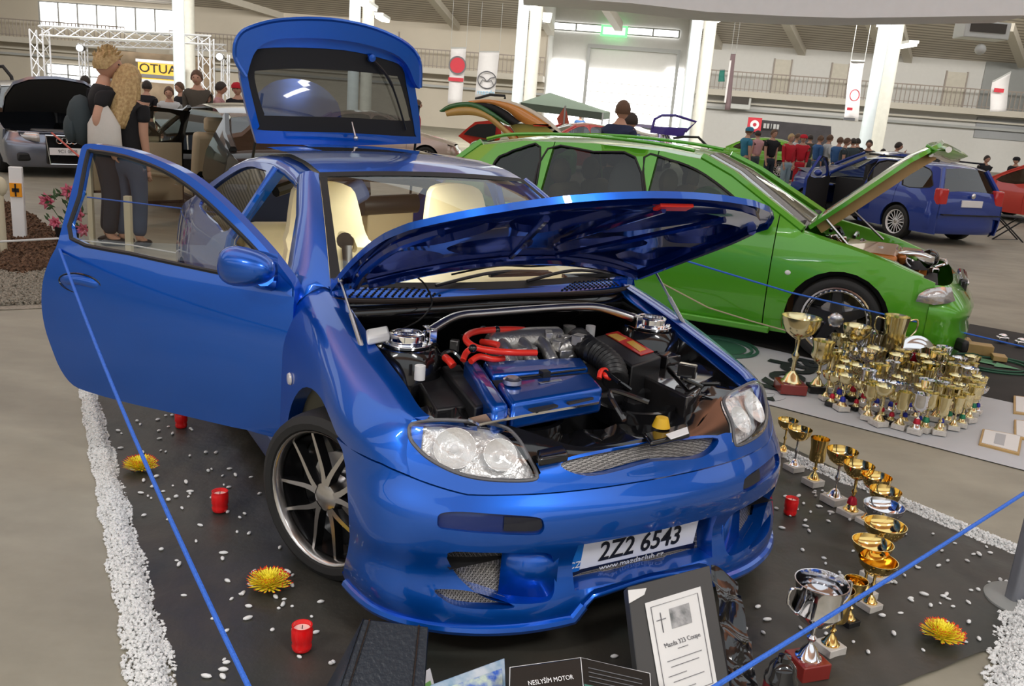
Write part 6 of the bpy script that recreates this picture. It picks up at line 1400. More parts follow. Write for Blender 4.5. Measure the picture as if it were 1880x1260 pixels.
def person(lab, x, y, h, yaw, shirt, legs, hair, arms='down', sleeves='short', hairstyle='short', cap=None, skirt=None, female=False, head_yaw=0., sub=1, group=None, stride=.0, lean=0., overall=False):
    e = empty('person', (x, y, 0), yaw, lab, 'person', group); H = h
    sw = .098 if female else .112
    def P(a, b_, c): return (a*H+lean*max(0, c-.5)*H, b_*H, c*H)
    AR = {'down': [(.0, 1, .635), (.03, .98, .495), (.045, .9, .43)], 'bent': [(-.01, 1.1, .65), (.11, .75, .62), (.15, .5, .64)], 'up': [(.05, 1.0, .68), (.13, .8, .77), (.14, .6, .83)], 'pocket': [(-.06, 1.35, .655), (.0, 1.15, .54), (.02, 1.0, .49)], 'fold': [(.0, 1.1, .66), (.11, .5, .66), (.12, .0, .67)]}[arms]
    V = [P(0, 0, .52), P(.0, 0, .62), P(.0, 0, .72), P(-.005, 0, .795), P(-.0, 0, .845), P(.008, 0, .885)]
    Rr = [.060, .052, .062, .046, .034, .036]; E = [(0, 1), (1, 2), (2, 3), (3, 4), (4, 5)]
    lg = {}
    for s in (-1, 1):
        n = len(V); sh = P(-.005, s*sw, .79); V += [sh]+[P(a, s*sw*b_, c) for a, b_, c in AR]; Rr += [.036, .026, .018, .017]; E += [(3, n), (n, n+1), (n+1, n+2), (n+2, n+3)]
        n = len(V); st = stride*s; lg[s] = n; V += [P(.0, s*.048, .47), P(.015+st*.5, s*.052, .27), P(-.01+st, s*.055, .05), P(.05+st, s*.06, .02)]; Rr += [.046, .030, .024, .02]; E += [(0, n), (n, n+1), (n+1, n+2), (n+2, n+3)]
    body = skinned('body', V, E, [(r[0]*H, r[1]*H) if isinstance(r, tuple) else r*H for r in Rr], SKIN, e, 0, sub)
    # head with nose, brow, ears; fingers
    hc = Vector(P(.022, 0, .932)); hr = H*.064; RZ = Matrix.Rotation(head_yaw, 3, 'Z'); bm = bmesh.new(); bm.from_mesh(body.data)
    B_ = B(); n, m_ = 18, 14; HV = []
    for i in range(m_+1):
        t = PI*i/m_
        for k_ in range(n):
            p = 2*PI*k_/n; dx, dy, dz = math.sin(t)*math.cos(p), math.sin(t)*math.sin(p), math.cos(t)
            v = Vector((dx*1.0, dy*.80, dz*1.13))
            if dz < 0: v.x *= 1-.28*dz*dz if dx > 0 else 1-.35*dz*dz; v.y *= 1-.38*dz*dz
            nose = math.exp(-((dy)/.16)**2-((dz+.12)/.20)**2)*.20 if dx > .6 else 0; brow = math.exp(-((dz-.22)/.10)**2)*.05 if dx > .5 else 0; sock = math.exp(-((abs(dy)-.34)/.13)**2-((dz-.05)/.10)**2)*.08 if dx > .5 else 0
            v.x += nose+brow-sock; HV.append(hc+RZ@(v*hr))
    HF_ = [(i*n+k_, (i+1)*n+k_, (i+1)*n+(k_+1) % n, i*n+(k_+1) % n) for i in range(m_) for k_ in range(n)]
    B_.add(HV, HF_)
    for s in (-1, 1):
        B_.sph(hc+RZ@Vector((-.05*hr, s*.82*hr, -.02*hr)), (.16*hr, .07*hr, .26*hr), 8, 6, None)
        ha = Vector(P(AR[2][0], s*sw*AR[2][1], AR[2][2])); hd_ = (ha-Vector(P(AR[1][0], s*sw*AR[1][1], AR[1][2]))).normalized(); sd = hd_.cross(Vector((1, 0, 0)) if abs(hd_.x) < .7 else Vector((0, 0, 1))).normalized(); up_ = sd.cross(hd_)
        B_.sph(ha+hd_*.012*H, (.016*H, .016*H, .022*H), 10, 6)
        for f_ in range(4):
            o_ = ha+sd*(f_-1.5)*.0085*H+hd_*.02*H; L_ = (.040, .046, .043, .034)[f_]*H; B_.tube([o_, o_+hd_*L_*.5+up_*.002*H, o_+hd_*L_*.9+up_*.010*H], [.0052*H, .0048*H, .004*H], 6)
        B_.tube([ha+sd*-.014*H, ha+sd*-.026*H+hd_*.015*H, ha+sd*-.026*H+hd_*.030*H+up_*.006*H], [.006*H, .0055*H, .0045*H], 6)
    n0 = len(B_.V); B_.mi = 1
    for s in (-1, 1): B_.sph(hc+RZ@Vector((.86*hr, s*.30*hr, .06*hr)), (.10*hr, .13*hr, .07*hr), 6, 5, RZ)
    B_.mi = 2; B_.sph(hc+RZ@Vector((.86*hr, 0, -.52*hr)), (.10*hr, .22*hr, .06*hr), 8, 5, RZ)
    vs = [bm.verts.new(v) for v in B_.V]
    for f_, mi in zip(B_.F, B_.M):
        try: q = bm.faces.new([vs[i] for i in f_]); q.material_index = mi; q.smooth = True
        except ValueError: pass
    bm.to_mesh(body.data); bm.free(); body.data.materials.append(EYE); body.data.materials.append(LIP)
    # hair
    b = B()
    if hairstyle != 'bald':
        HV = []
        for i in range(9):
            t = PI*.60*i/8
            for k_ in range(20):
                p = 2*PI*k_/20; front = max(0, math.cos(p)); tt = t*(1-.42*front) ; j_ = 1+.03*math.sin(7*p+3*i)
                HV.append(hc+RZ@(Vector((math.sin(tt)*math.cos(p)*1.08, math.sin(tt)*math.sin(p)*.90, math.cos(tt)*1.20))*hr*1.03*j_))
        b.add(HV, [(i*20+k_, (i+1)*20+k_, (i+1)*20+(k_+1) % 20, i*20+(k_+1) % 20) for i in range(8) for k_ in range(20)])
        if hairstyle == 'spiky':
            random.seed(2)
            for i in range(60):
                p = random.uniform(0, 2*PI); t = random.uniform(0, 1.1); d_ = Vector((math.sin(t)*math.cos(p)*1.05, math.sin(t)*math.sin(p)*.88, math.cos(t)*1.15)); o_ = hc+RZ@(d_*hr); b.tube([o_, o_+RZ@(d_*hr*.28+Vector((.1, 0, .12))*hr)], [.10*hr, .03*hr], 5)
        if hairstyle == 'long':
            V0 = []
            for i in range(15):
                z = .5-.33*i; w = (1.02+.42*math.sin(min(1, i/6)*PI/2))*(1 if i < 10 else 1-.12*(i-9)); d_ = .95+.25*math.sin(min(1, i/5)*PI/2)
                for k_ in range(17):
                    p = PI*.5+PI*k_/16; j_ = 1+.05*math.sin(k_*2.7+i*.3); V0.append(hc+RZ@Vector((math.cos(p)*d_*hr*j_+(-.085*hr*i), math.sin(p)*.95*w*hr*j_, z*hr)))
            b.add(V0, [(i*17+k_, (i+1)*17+k_, (i+1)*17+k_+1, i*17+k_+1) for i in range(14) for k_ in range(16)])
    if b.V: b.build('hair', hair, e, solid=.012*H if hairstyle == 'long' else 0, off=0)
    if cap:
        b = B(); b.lathe([(1.12*hr, .15*hr), (1.1*hr, .7*hr), (.7*hr, 1.15*hr), (0, 1.28*hr)], 18, hc); q = hc+RZ@Vector((1.25*hr, 0, .25*hr)); b.box(q, (.9*hr, 1.1*hr, .08*hr), RZ); b.build('cap', cap, e)
    # clothes
    k_ = 1.10; V2 = [P(.0, 0, .50), P(.0, 0, .62), P(.0, 0, .72), P(-.005, 0, .80), P(-.0, 0, .828)]; R2 = [.094, .088, .100, .078, .046]; E2 = [(0, 1), (1, 2), (2, 3), (3, 4)]
    for s in (-1, 1):
        n = len(V2); el = AR[0]; wr = AR[1]; V2.append(P(-.005, s*sw, .79)); R2.append(.050); E2.append((3, n))
        if sleeves == 'long': V2 += [P(el[0], s*sw*el[1], el[2]), P(*(wr[0]*.95+el[0]*.05, s*sw*(wr[1]*.95+el[1]*.05), wr[2]*.95+el[2]*.05))]; R2 += [.034, .025]; E2 += [(n, n+1), (n+1, n+2)]
        else: V2 += [P(-.005*.4+el[0]*.6, s*sw*(.4+el[1]*.6), .79*.4+el[2]*.6)]; R2 += [.040]; E2 += [(n, n+1)]
    skinned('shirt', V2, E2, [(r[0]*H, r[1]*H) if isinstance(r, tuple) else r*H for r in R2], shirt, e, 0, sub)
    V3 = [P(0, 0, .53), P(0, 0, .485)]; R3 = [.088, .092]; E3 = [(0, 1)]
    for s in (-1, 1):
        n = len(V3); st = stride*s; V3 += [P(.0, s*.048, .44), P(.015+st*.5, s*.053, .27), P(-.008+st, s*.057, .055)]; R3 += [.060, .045, .040]; E3 += [(1, n), (n, n+1), (n+1, n+2)]
    skinned('trousers', V3, E3, [(r[0]*H, r[1]*H) if isinstance(r, tuple) else r*H for r in R3], legs, e, 0, sub)
    for s in (-1, 1):
        st = stride*s; b = B(); q = Vector(P(.02+st, s*.058, .018)); b.sph(q, (.078*H, .028*H, .026*H), 12, 8); b.V = [Vector((v.x, v.y, max(v.z, .0))) for v in b.V]; b.build('shoe', BLACKP, e)
    return e
def cloth(n, c, r=.85): return mat(n, c, r, bump=.25, bscale=25, var=.5)
BLKC = cloth('black_cotton', (.012, .012, .015)); JEAN = cloth('blue_denim', (.055, .09, .15)); DJEAN = cloth('dark_denim', (.02, .03, .045)); WHC = cloth('white_cotton', (.6, .62, .62)); OLV = cloth('olive_jacket', (.075, .065, .05)); PNK = cloth('pink_shirt', (.6, .32, .33)); REDC = cloth('red_cotton', (.55, .015, .03)); NAVY = cloth('navy_cotton', (.02, .03, .08)); BLUC = cloth('blue_cotton', (.04, .12, .3)); TEAL = cloth('turquoise_cotton', (.04, .22, .34)); YELC = cloth('yellow_cotton', (.4, .35, .05)); GRYC = cloth('grey_cotton', (.05, .07, .08)); LJEAN = cloth('light_denim', (.28, .38, .44))
BLOND = mat('blond_hair', (.58, .42, .20), .5, bump=.6, bscale=90, col2=(.38, .24, .10), vscale=40); DKH = mat('dark_hair', (.03, .018, .012), .5, bump=.5, bscale=90); BRH = mat('brown_hair', (.12, .06, .03), .5, bump=.5, bscale=90)
def ptop(px, py, Y): return D(px, py, Y)
mp = W(203, 448); man = person('blond man in a black shirt with a dark backpack, turned towards the blonde woman', mp.x, mp.y, 1.86, .55, BLKC, DJEAN, BLOND, arms='pocket', hairstyle='spiky', head_yaw=-.25, sub=2)
def child(o, par): o.parent = par; return o
b = B(); b.sph((-.21, .03, 1.20), (.13, .17, .24)); b.sph((-.30, .03, 1.12), (.07, .13, .14)); bp = b.build('backpack', GRYC, None); bp.location = man.location; bp.rotation_euler = man.rotation_euler; tag(bp, 'grey black backpack on the back of the blond man', 'backpack')
for s in (-1, 1): b = B(); b.tube(cr([(-.12, s*.12, 1.02), (.02, s*.19, 1.2), (.08, s*.15, 1.38), (.0, s*.12, 1.48), (-.10, s*.10, 1.42)], n=5), .018, 6); b.build('strap', GRYC, bp)
wp_ = W(243, 452); wom = person('woman with long blond hair in a black top and blue jeans, seen from behind', wp_.x, wp_.y, 1.73, 1.35, BLKC, JEAN, BLOND, arms='down', hairstyle='long', female=True, head_yaw=.0, sub=2)
b = B(); pr = [(0, .02), (.12, .0), (.165, .05), (.175, .14), (.155, .26), (.10, .37), (.045, .44), (.02, .50)]; b.lathe(pr, 22); 
b.V = [Vector((v.x*.5, v.y*(1+.05*math.sin(v.z*30)), v.z)) for v in b.V]; bg_ = b.build('drawstring_bag', mat('white_nylon', (.62, .60, .56), .6, bump=.5, bscale=12), None); bg_.location = (wp_.x-.13, wp_.y-.22, .92); bg_.rotation_euler = (0, 0, 1.45); tag(bg_, 'white drawstring bag hanging on the back of the blonde woman', 'bag')
b = B(); b.tube(cr([(0, 0, .49), (.03, .03, .58), (.09, .02, .62)], n=4), .006, 6); b.build('cord', WHC, bg_)
def bgp(lab, px, top, Y, yaw, shirt, legs, hair, hmin=1.5, **k):
    p = D(px, top, Y); hh = max(hmin, p.z); return person(lab, p.x, Y, hh, yaw, shirt, legs, hair, group=None, **k)
bgp('dark-haired person in black and yellow behind the blond man', 158, 140, 19, 2.6, YELC, DJEAN, DKH)
bgp('person in black just right of the blonde woman', 268, 149, 18, 1.5, BLKC, DJEAN, DKH)
bgp('person in pale blue and white shirt bending near the stand', 311, 160, 17, -1.3, WHC, JEAN, BRH, lean=.1)
bgp('short-haired person in dark shirt behind the white-shirted one', 332, 152, 20, -2.2, BLKC, DJEAN, BRH)
bgp('man in an olive brown jacket standing beyond the black saloon', 362, 130, 16.5, -1.4, OLV, DJEAN, BRH, sleeves='long')
bgp('person in a pink shirt beside the olive-jacketed man', 402, 151, 18, .3, PNK, DJEAN, DKH)
bgp('person in dark top with a red cap next to the raised tailgate', 437, 153, 18, -1.6, BLKC, DJEAN, DKH, sleeves='long', cap=REDC, arms='bent')
bgp('person in red right of the raised blue tailgate', 764, 184, 22, .2, REDC, DJEAN, BRH)
bgp('close-cropped man in a dark navy top beyond the green estate roof', 1143, 186, 12.5, 1.0, NAVY, DJEAN, BRH, sleeves='long', head_yaw=.5)
bgp('boy in blue beside the close-cropped man', 1163, 209, 13.5, 2.4, BLUC, DJEAN, DKH)
bgp('small person under the dark green canopy', 1066, 208, 38, -1.5, BLUC, DJEAN, DKH)
bo_ = person('boy in a white and blue shirt standing behind the camera', -.95, -1.1, 1.6, 1.5, WHC, JEAN, DKH)
crowd = [(1375, 234, 24, TEAL, GRYC, BRH, 'person in turquoise shirt and cap with a dark backpack', dict(cap=TEAL, yaw=.3)), (1392, 251, 27, PNK, GRYC, DKH, 'person in pale pink top behind the turquoise shirt', dict(yaw=2.)),
 (1421, 238, 25, BLKC, DJEAN, BRH, 'man in a black t-shirt and jeans standing in the crowd', dict(yaw=-1.2)), (1452, 250, 24, REDC, LJEAN, BLOND, 'woman in a red and black top and light blue jeans', dict(yaw=-1.2, female=True, sleeves='long')),
 (1464, 246, 28, WHC, DJEAN, BRH, 'brown-haired person behind the woman in light jeans', dict(yaw=-.5)), (1476, 252, 25, REDC, REDC, DKH, 'person all in red overalls and red cap', dict(yaw=-1.9, cap=REDC, sleeves='long')),
 (1488, 254, 28, OLV, GRYC, DKH, 'person in khaki right of the red overalls', dict(yaw=1.4)), (1505, 256, 27, BLUC, JEAN, BRH, 'person in blue shirt leaning towards the tables', dict(yaw=.3, sleeves='long')),
 (1523, 248, 27, WHC, JEAN, BRH, 'taller person with white sleeves and blue vest', dict(yaw=.2, sleeves='long', arms='bent')), (1542, 255, 26, BLUC, DJEAN, BRH, 'person in blue jacket behind the blue saloon', dict(yaw=.6, sleeves='long')),
 (1553, 262, 25, GRYC, DJEAN, BRH, 'person in slate grey shirt looking down', dict(yaw=-.3)), (1567, 264, 26, GRYC, DJEAN, DKH, 'dark-haired person in dark grey, left of a close pair', dict(yaw=1.6)), (1575, 264, 27.5, BLKC, DJEAN, DKH, 'dark-haired person in black, right of a close pair', dict(yaw=1.7)),
 (1597, 260, 24, BLKC, DJEAN, DKH, 'man in black t-shirt with folded arms behind the dark blue estate', dict(yaw=-2., arms='fold')), (1622, 275, 24, BLKC, DJEAN, DKH, 'short black-haired child behind the estate roof', dict(yaw=1.2, hmin=1.3)),
 (1648, 266, 24, GRYC, DJEAN, DKH, 'person in dark grey holding a camera up', dict(yaw=-.4, arms='up')), (1812, 286, 24, BLKC, DJEAN, DKH, 'person in black beyond the red estate', dict(yaw=-1.4, hmin=1.25)), (1868, 289, 25, BLKC, DJEAN, DKH, 'person in dark hooded top at the right frame edge', dict(yaw=-2.4, hmin=1.25, sleeves='long', cap=BLKC))]
for px, top, Y, sh, lg_, hr_, lab, k in crowd:
    k = dict(k); bgp(lab, px, top, Y, k.pop('yaw'), sh, lg_, hr_, **k)
# ================================================================== cloths, gravel, pebbles
def lp(px, py): q = HF.loc(W(px, py)); return q.x, q.y
def hw(x, y, z=0): return Vector((HF.x+x*HF.c-y*HF.s, HF.y+x*HF.s+y*HF.c, z))
yl = np.mean([lp(x, y)[1] for x, y in ((200, 800), (250, 990), (320, 1150), (340, 1230))])
yr = np.mean([lp(x, y)[1] for x, y in ((1450, 838), (1600, 895), (1850, 1012))]); xf_ = np.mean([lp(x, y)[0] for x, y in ((1868, 1110), (1838, 1240))])
def noisez(x, y): return .016*max(0, noise.noise(Vector((x*1.1+y*2.2, y*.8-x*1.5, 0))*1.6))+.010*abs(noise.noise(Vector((x*2+5, y*7+x*3, 3))))*(1 if y > .5 else .6)+.004*noise.noise(Vector((x*9, y*9, 1)))
def clothgrid(name, x0, x1, y0, y1, m, f, nx, ny, fn=hw):
    V = []; F = []
    for i in range(nx+1):
        for j in range(ny+1): x, y = x0+(x1-x0)*i/nx, y0+(y1-y0)*j/ny; V.append(fn(x, y, .006+f(x, y)))
    F = [(i*(ny+1)+j, (i+1)*(ny+1)+j, (i+1)*(ny+1)+j+1, i*(ny+1)+j+1) for i in range(nx) for j in range(ny)]
    return mk(name, V, F, m)
CLB = mat('black_dustsheet', (.034, .036, .031), .42, bump=.2, bscale=30, var=1.4, vscale=2.5, col2=(.052, .045, .036))
xb = -2.1
o = clothgrid('ground_cloth', xb, xf_+.02, yl-.03, yr+.03, CLB, noisez, 190, 150); tag(o, 'creased black sheet on the floor under the blue coupe', 'ground cloth')
STW = mat('white_stone', (.74, .75, .74), .6, var=.15, vscale=60)
def stones(name, pts, m, lab, s0=.005, s1=.010, base=None):
    V = []; F = []; rg = random.Random(4)
    for p in pts:
        r = rg.uniform(s0, s1); n0 = len(V); q = Matrix.Rotation(rg.uniform(0, 6), 3, Vector((rg.random()-.5, rg.random()-.5, rg.random()-.5)))
        for d in ((1, 0, 0), (-1, 0, 0), (0, 1, 0), (0, -1, 0), (0, 0, 1), (0, 0, -1)): V.append(p+q@(Vector(d)*r*rg.uniform(.7, 1.15)))
        for t in ((0, 2, 4), (2, 1, 4), (1, 3, 4), (3, 0, 4), (2, 0, 5), (1, 2, 5), (3, 1, 5), (0, 3, 5)): F.append(tuple(n0+i for i in t))
    o = mk(name, V, F, m, smooth=False); return tag(o, lab, 'gravel', kind='stuff')
rg = random.Random(9)
def strip_pts(A, Bq, wfun, n, h=.03):
    out = []
    for i in range(n):
        t = rg.random(); w = wfun(t); u = max(-1.25, min(1.25, rg.gauss(0, .6))); c = A.lerp(Bq, t); d = (Bq-A).normalized(); s = Vector((-d.y, d.x, 0)); jit = 1+.10*math.sin(t*37)+.08*math.sin(t*91)
        hh = h*max(0, 1-u*u)*rg.random(); out.append(c+s*u*w*jit+Vector((0, 0, .008+hh)))
    return out
A_, B1 = W(157, 700), W(298, 1330); pts = strip_pts(A_, B1, lambda t: .030+.020*t, 12000); stones('gravel_border', pts, STW, 'strip of white gravel along the left edge of the black sheet')
A_, B1 = W(1400, 822), W(1868, 1018); stones('gravel_border', strip_pts(A_, B1, lambda t: .032, 6000), STW, 'strip of white gravel along the far right edge of the black sheet')
A_, B1 = W(1905, 1085), W(1868, 1290); stones('gravel_border', strip_pts(A_, B1, lambda t: .075, 7000, .04), STW, 'pile of white gravel at the lower right corner')
# scattered pebbles: 300 things
PEB = []
for k_ in range(4):
    b = B(); b.sph((0, 0, .005), (.0085+.002*k_, .0065, .0055), 8, 6); b.V = [v*(1+.12*noise.noise(v*90+Vector((k_, 0, 0)))) for v in b.V]; PEB.append(b.build('pebble', STW))
n = 0; first = True; rg = random.Random(21)
def on_cloth(x, y): return yl+.02 < y < yr-.02 and x < xf_-.02
cand = []
while n < 300:
    r = rg.random()
    if r < .42: x, y = rg.uniform(-1.7, 1.1), rg.uniform(yl+.03, -.86)
    elif r < .52: x, y = rg.uniform(.3, xf_), rg.uniform(yl+.1, -.2)
    elif r < .80: x, y = rg.uniform(.2, xf_-.03), rg.uniform(.9, yr-.03)
    else: x, y = rg.uniform(.85, xf_-.03), rg.uniform(yl, yr)
    if not on_cloth(x, y) or (-3 < x < .84 and abs(y) < .84): continue
    p = hw(x, y, .006+noisez(x, y)); src = PEB[n % 4]
    o = src if n < 4 else src.copy()
    if n >= 4: COL.objects.link(o)
    o.location = p; o.rotation_euler = (0, 0, rg.uniform(0, 6)); s = rg.uniform(.7, 1.25); o.scale = (s, s, s); tag(o, 'small white pebble scattered on the black sheet', 'pebble', 'white pebbles scattered on the black sheet'); n += 1
# ---------- show cloth of the green estate
GC = mat('grey_white_banner', (.50, .52, .54), .6, var=.25, vscale=1.5)
FLR = Frame(*W(1400, 742).xy, 0); a0 = W(1400, 742); a1 = W(1905, 872); du = (a1-a0).normalized(); FLR = Frame(a0.x, a0.y, math.atan2(du.y, du.x))
def fw2(x, y, z=0): return Vector((FLR.x+x*FLR.c-y*FLR.s, FLR.y+x*FLR.s+y*FLR.c, z))
t_ = FLR.loc(W(1700, 645)); wy = 1.35
o = clothgrid('banner_cloth', -1.6, 2.6, 0, wy, GC, lambda x, y: .006*abs(noise.noise(Vector((x*1.5, y*4, 2)))), 80, 30, fw2); tag(o, 'grey white printed banner lying in front of the green estate', 'banner')
gcl = o
CLB2 = mat('dark_show_carpet', (.03, .027, .025), .8, var=.8, vscale=4)
o = clothgrid('ground_cloth', -3.2, 2.4, wy+.01, wy+2.6, CLB2, lambda x, y: .004*abs(noise.noise(Vector((x*2, y*2, 7)))), 40, 30, fw2); tag(o, 'dark grey cloth under the green estate', 'ground cloth')
BG = mat('banner_print_green', (.03, .12, .07), .6); BG2 = mat('banner_print_light_green', (.12, .35, .18), .6)
def flat(px, py, z=.016): return W(px, py, z)
text('banner_text', 'Škoda', .46, mat('banner_print_black', (.012, .02, .02), .6), gcl, basis(flat(1436, 690), flat(1500, 640)-flat(1380, 735), flat(1400, 640)-flat(1440, 700)), .001, sx=1.1, bold=.03)
b = B(); c_ = flat(1316, 636)
for r_ in (.26, .30): b.tube([c_+Vector((r_*math.cos(t), r_*math.sin(t), 0)) for t in [2*PI*i/32 for i in range(32)]], .012, 5, closed=True)
b.lathe([(0, .0), (.22, .0)], 30, c_); b.build('banner_emblem', BG, gcl)
b = B(); c_ = flat(1822, 668); 
for r_ in (.20, .27): b.tube([c_+Vector((r_*1.25*math.cos(t), r_*math.sin(t), 0)) for t in [2*PI*i/32 for i in range(32)]], .008, 5, closed=True)
b.build('banner_emblem', BG, gcl)
b = B(); a_ = math.atan2(du.y, du.x); 
def e2(x, y): return c_+Vector((x*math.cos(a_)-y*math.sin(a_), x*math.sin(a_)+y*math.cos(a_), 0))
pl = [(-.18, -.03), (.02, -.03), (.02, -.08), (.20, .0), (.02, .08), (.02, .03), (-.18, .03)]; b.add([e2(x, y) for x, y in pl], [tuple(range(7))])
for i in range(3): b.add([e2(-.16+.02*i, .04+.03*i), e2(.0, .04+.03*i), e2(-.02, .06+.03*i), e2(-.14+.02*i, .06+.03*i)], [(0, 1, 2, 3)])
b.build('winged_arrow_print', BG2, gcl)
# ================================================================== trophies
GOLD = mat('gold_metal', (.86, .62, .22), .10, metal=1.); SILV = mat('silver_metal', (.80, .80, .82), .08, metal=1.); MARB = mat('white_marble', (.66, .63, .58), .3, var=.5, vscale=20); REDW = mat('red_wood_base', (.22, .02, .015), .25, coat=.6); BLM = mat('black_marble', (.02, .02, .02), .15)
PGOLD = mat('pale_gold_metal', (.80, .70, .40), .16, metal=1.); RIBB = mat('blue_ribbon', (.02, .03, .30), .4, metal=.4); RIBR = mat('red_ribbon', (.45, .01, .03), .4, metal=.4); RIBG = mat('green_ribbon', (.02, .2, .1), .4, metal=.4)
def trophy(h, kind='bowl', m=GOLD, base=MARB, stem=None, handles=False, w=None, ribbon=None, bh=.13, simple=False):
    "h overall height; returns Empty with base, foot, stem, cup, handles"
    stem = stem or m; e = empty('trophy'); n = 14 if simple else 28
    w = w or h*.24; bw = h*(.17 if kind != 'bowl' else .18); Bh = h*bh
    b = B(); b.box((0, 0, Bh/2), (bw*1.9, bw*1.9, Bh)); b.build('base', base, e, bevel=h*.01)
    z0 = Bh; z1 = {'bowl': h*.70, 'goblet': h*.48, 'cup': h*.52}[kind]
    b = B(); b.lathe([(bw*.75, z0), (bw*.75, z0+h*.01), (bw*.6, z0+h*.03), (bw*.42, z0+h*.10), (h*.028, z0+h*.15), (h*.022, z0+(z1-z0)*.5), (h*.045, z0+(z1-z0)*.58), (h*.05, z0+(z1-z0)*.64), (h*.022, z0+(z1-z0)*.72), (h*.03, z1)], n); b.build('stem', stem, e)
    b = B()
    if kind == 'bowl': pr = [(h*.03, z1), (w*.35, z1+h*.03), (w*.72, z1+h*.10), (w*.93, z1+h*.20), (w, h), (w*.97, h), (w*.90, z1+h*.20), (w*.68, z1+h*.11), (w*.3, z1+h*.05), (0, z1+h*.04)]
    elif kind == 'goblet': pr = [(h*.03, z1), (w*.55, z1+h*.04), (w*.62, z1+h*.08), (w*.60, z1+h*.30), (w*.72, h), (w*.69, h), (w*.57, z1+h*.30), (w*.55, z1+h*.10), (0, z1+h*.08)]
    else: pr = [(h*.03, z1), (w*.5, z1+h*.06), (w*.8, z1+h*.18), (w*.72, z1+h*.32), (w*.82, h*.97), (w*.86, h), (w*.82, h), (w*.70, z1+h*.32), (w*.76, z1+h*.18), (w*.4, z1+h*.08), (0, z1+h*.07)]
    b.lathe(pr, n); b.build('cup', m, e)
    if handles:
        for s in (-1, 1): b = B(); b.tube(cr([(s*w*.72, 0, h*.94), (s*w*1.15, 0, h*.96), (s*w*1.2, 0, h*.82), (s*w*.95, 0, h*.72), (s*w*.62, 0, z1+h*.14)], n=4), h*.013, 6); b.build('handle', m, e)
    if ribbon: b = B(); b.lathe([(h*.05, z0+h*.10), (h*.09, z0+h*.12), (h*.07, z0+h*.22), (h*.03, z0+h*.26)], 10 if simple else 20); b.build('coloured_collar', ribbon, e)
    return e
def hgt(px, by, tx, ty):
    "height of a vertical thing standing at pixel (px,by) whose top shows at (tx,ty)"
    g = W(px, by); o_, d = ray(tx, ty); t = (g.y-o_.y)/d.y; return g, max(.06, (o_+d*t).z)
row = [ # base px, top px, kind, metal, base, label
 ((1436, 838), (1424, 772), 'bowl', GOLD, MARB, 'small gold cup half hidden behind the right headlamp', {}),
 ((1456, 866), (1464, 790), 'bowl', GOLD, MARB, 'small gold cup on a marble block, second of the near trophy row', dict(stem=SILV)),
 ((1491, 893), (1505, 808), 'goblet', GOLD, MARB, 'tall gold beaker trophy on a marble block', dict(w=.10)),
 ((1529, 926), (1549, 830), 'bowl', GOLD, MARB, 'gold bowl trophy right of the tall beaker', dict(stem=SILV)),
 ((1559, 951), (1578, 856), 'bowl', GOLD, MARB, 'gold bowl trophy with a dark red cup collar', dict(ribbon=RIBR)),
 ((1592, 968), (1606, 877), 'bowl', GOLD, MARB, 'gold bowl trophy behind the one with red collar', {}),
 ((1606, 1000), (1620, 903), 'bowl', GOLD, MARB, 'gold bowl trophy just behind the silver dish', {}),
 ((1603, 1028), (1612, 930), 'bowl', SILV, MARB, 'wide silver dish trophy in the middle of the near row', dict(wide=1.25)),
 ((1604, 1070), (1612, 965), 'bowl', GOLD, MARB, 'wide gold bowl trophy in front of the silver dish', dict(wide=1.2)),
 ((1582, 1100), (1586, 998), 'bowl', GOLD, MARB, 'shallow bright gold bowl with pearly inside', dict(wide=1.2)),
 ((1594, 1120), (1564, 1028), 'bowl', GOLD, MARB, 'large deep gold bowl left of the marble slab', dict(wide=1.3)),
 ((1556, 1150), (1560, 1068), 'cup', GOLD, BLM, 'small gold cup on a black block', {}),
 ((1521, 1200), (1545, 1085), 'goblet', GOLD, MARB, 'gold trophy on a white block behind the big silver cup', {})]
for (bx, by), (tx, ty), kd, m, bs, lab, k in row:
    g, h = hgt(bx, by, tx, ty); k = dict(k); wd = k.pop('wide', 1.); h = min(h, .42)
    if 'w' in k: k['w'] = h*.26
    else: k['w'] = h*.27*wd
    e = trophy(h, kd, m, bs, **k); e.location = (g.x, g.y, .008); e.rotation_euler = (0, 0, .5); tag(e, lab, 'trophy', 'near row of trophies on the black sheet')
g, h = hgt(1478, 1238, 1500, 1072); e = trophy(h, 'cup', SILV, REDW, handles=True, w=h*.30, bh=.17); e.location = (g.x, g.y, .008); e.rotation_euler = (0, 0, .35); tag(e, 'large silver two-handled cup on a dark red wooden block', 'trophy', 'near row of trophies on the black sheet')
# crowd of trophies in front of the green estate: prototypes then copies
big = [((1449, 722), (1470, 585), 'bowl', PGOLD, REDW, 'tall gold bowl trophy on a red wooden block, leftmost of the far group', {}), ((1497, 722), (1497, 628), 'cup', PGOLD, BLM, 'gold cup on a black block right of the red-block trophy', {}),
 ((1556, 700), (1558, 600), 'bowl', PGOLD, MARB, 'pale gold bowl trophy in front of the green estate wheel', {}), ((1532, 690), (1532, 618), 'bowl', PGOLD, MARB, 'small pale gold bowl left of the wheel-front bowl', {}),
 ((1588, 702), (1592, 612), 'cup', SILV, MARB, 'silver two-handled cup at the back of the far group', dict(handles=True)), ((1624, 706), (1630, 582), 'goblet', PGOLD, MARB, 'tallest gold lidded vase with handles at the back', dict(handles=True))]
used = []
for (bx, by), (tx, ty), kd, m, bs, lab, k in big:
    g, h = hgt(bx, by, tx, ty); e = trophy(h, kd, m, bs, w=h*.25, simple=False, **k); e.location = (g.x, g.y, .013); tag(e, lab, 'trophy', 'far group of trophies on the grey banner'); used.append(g)
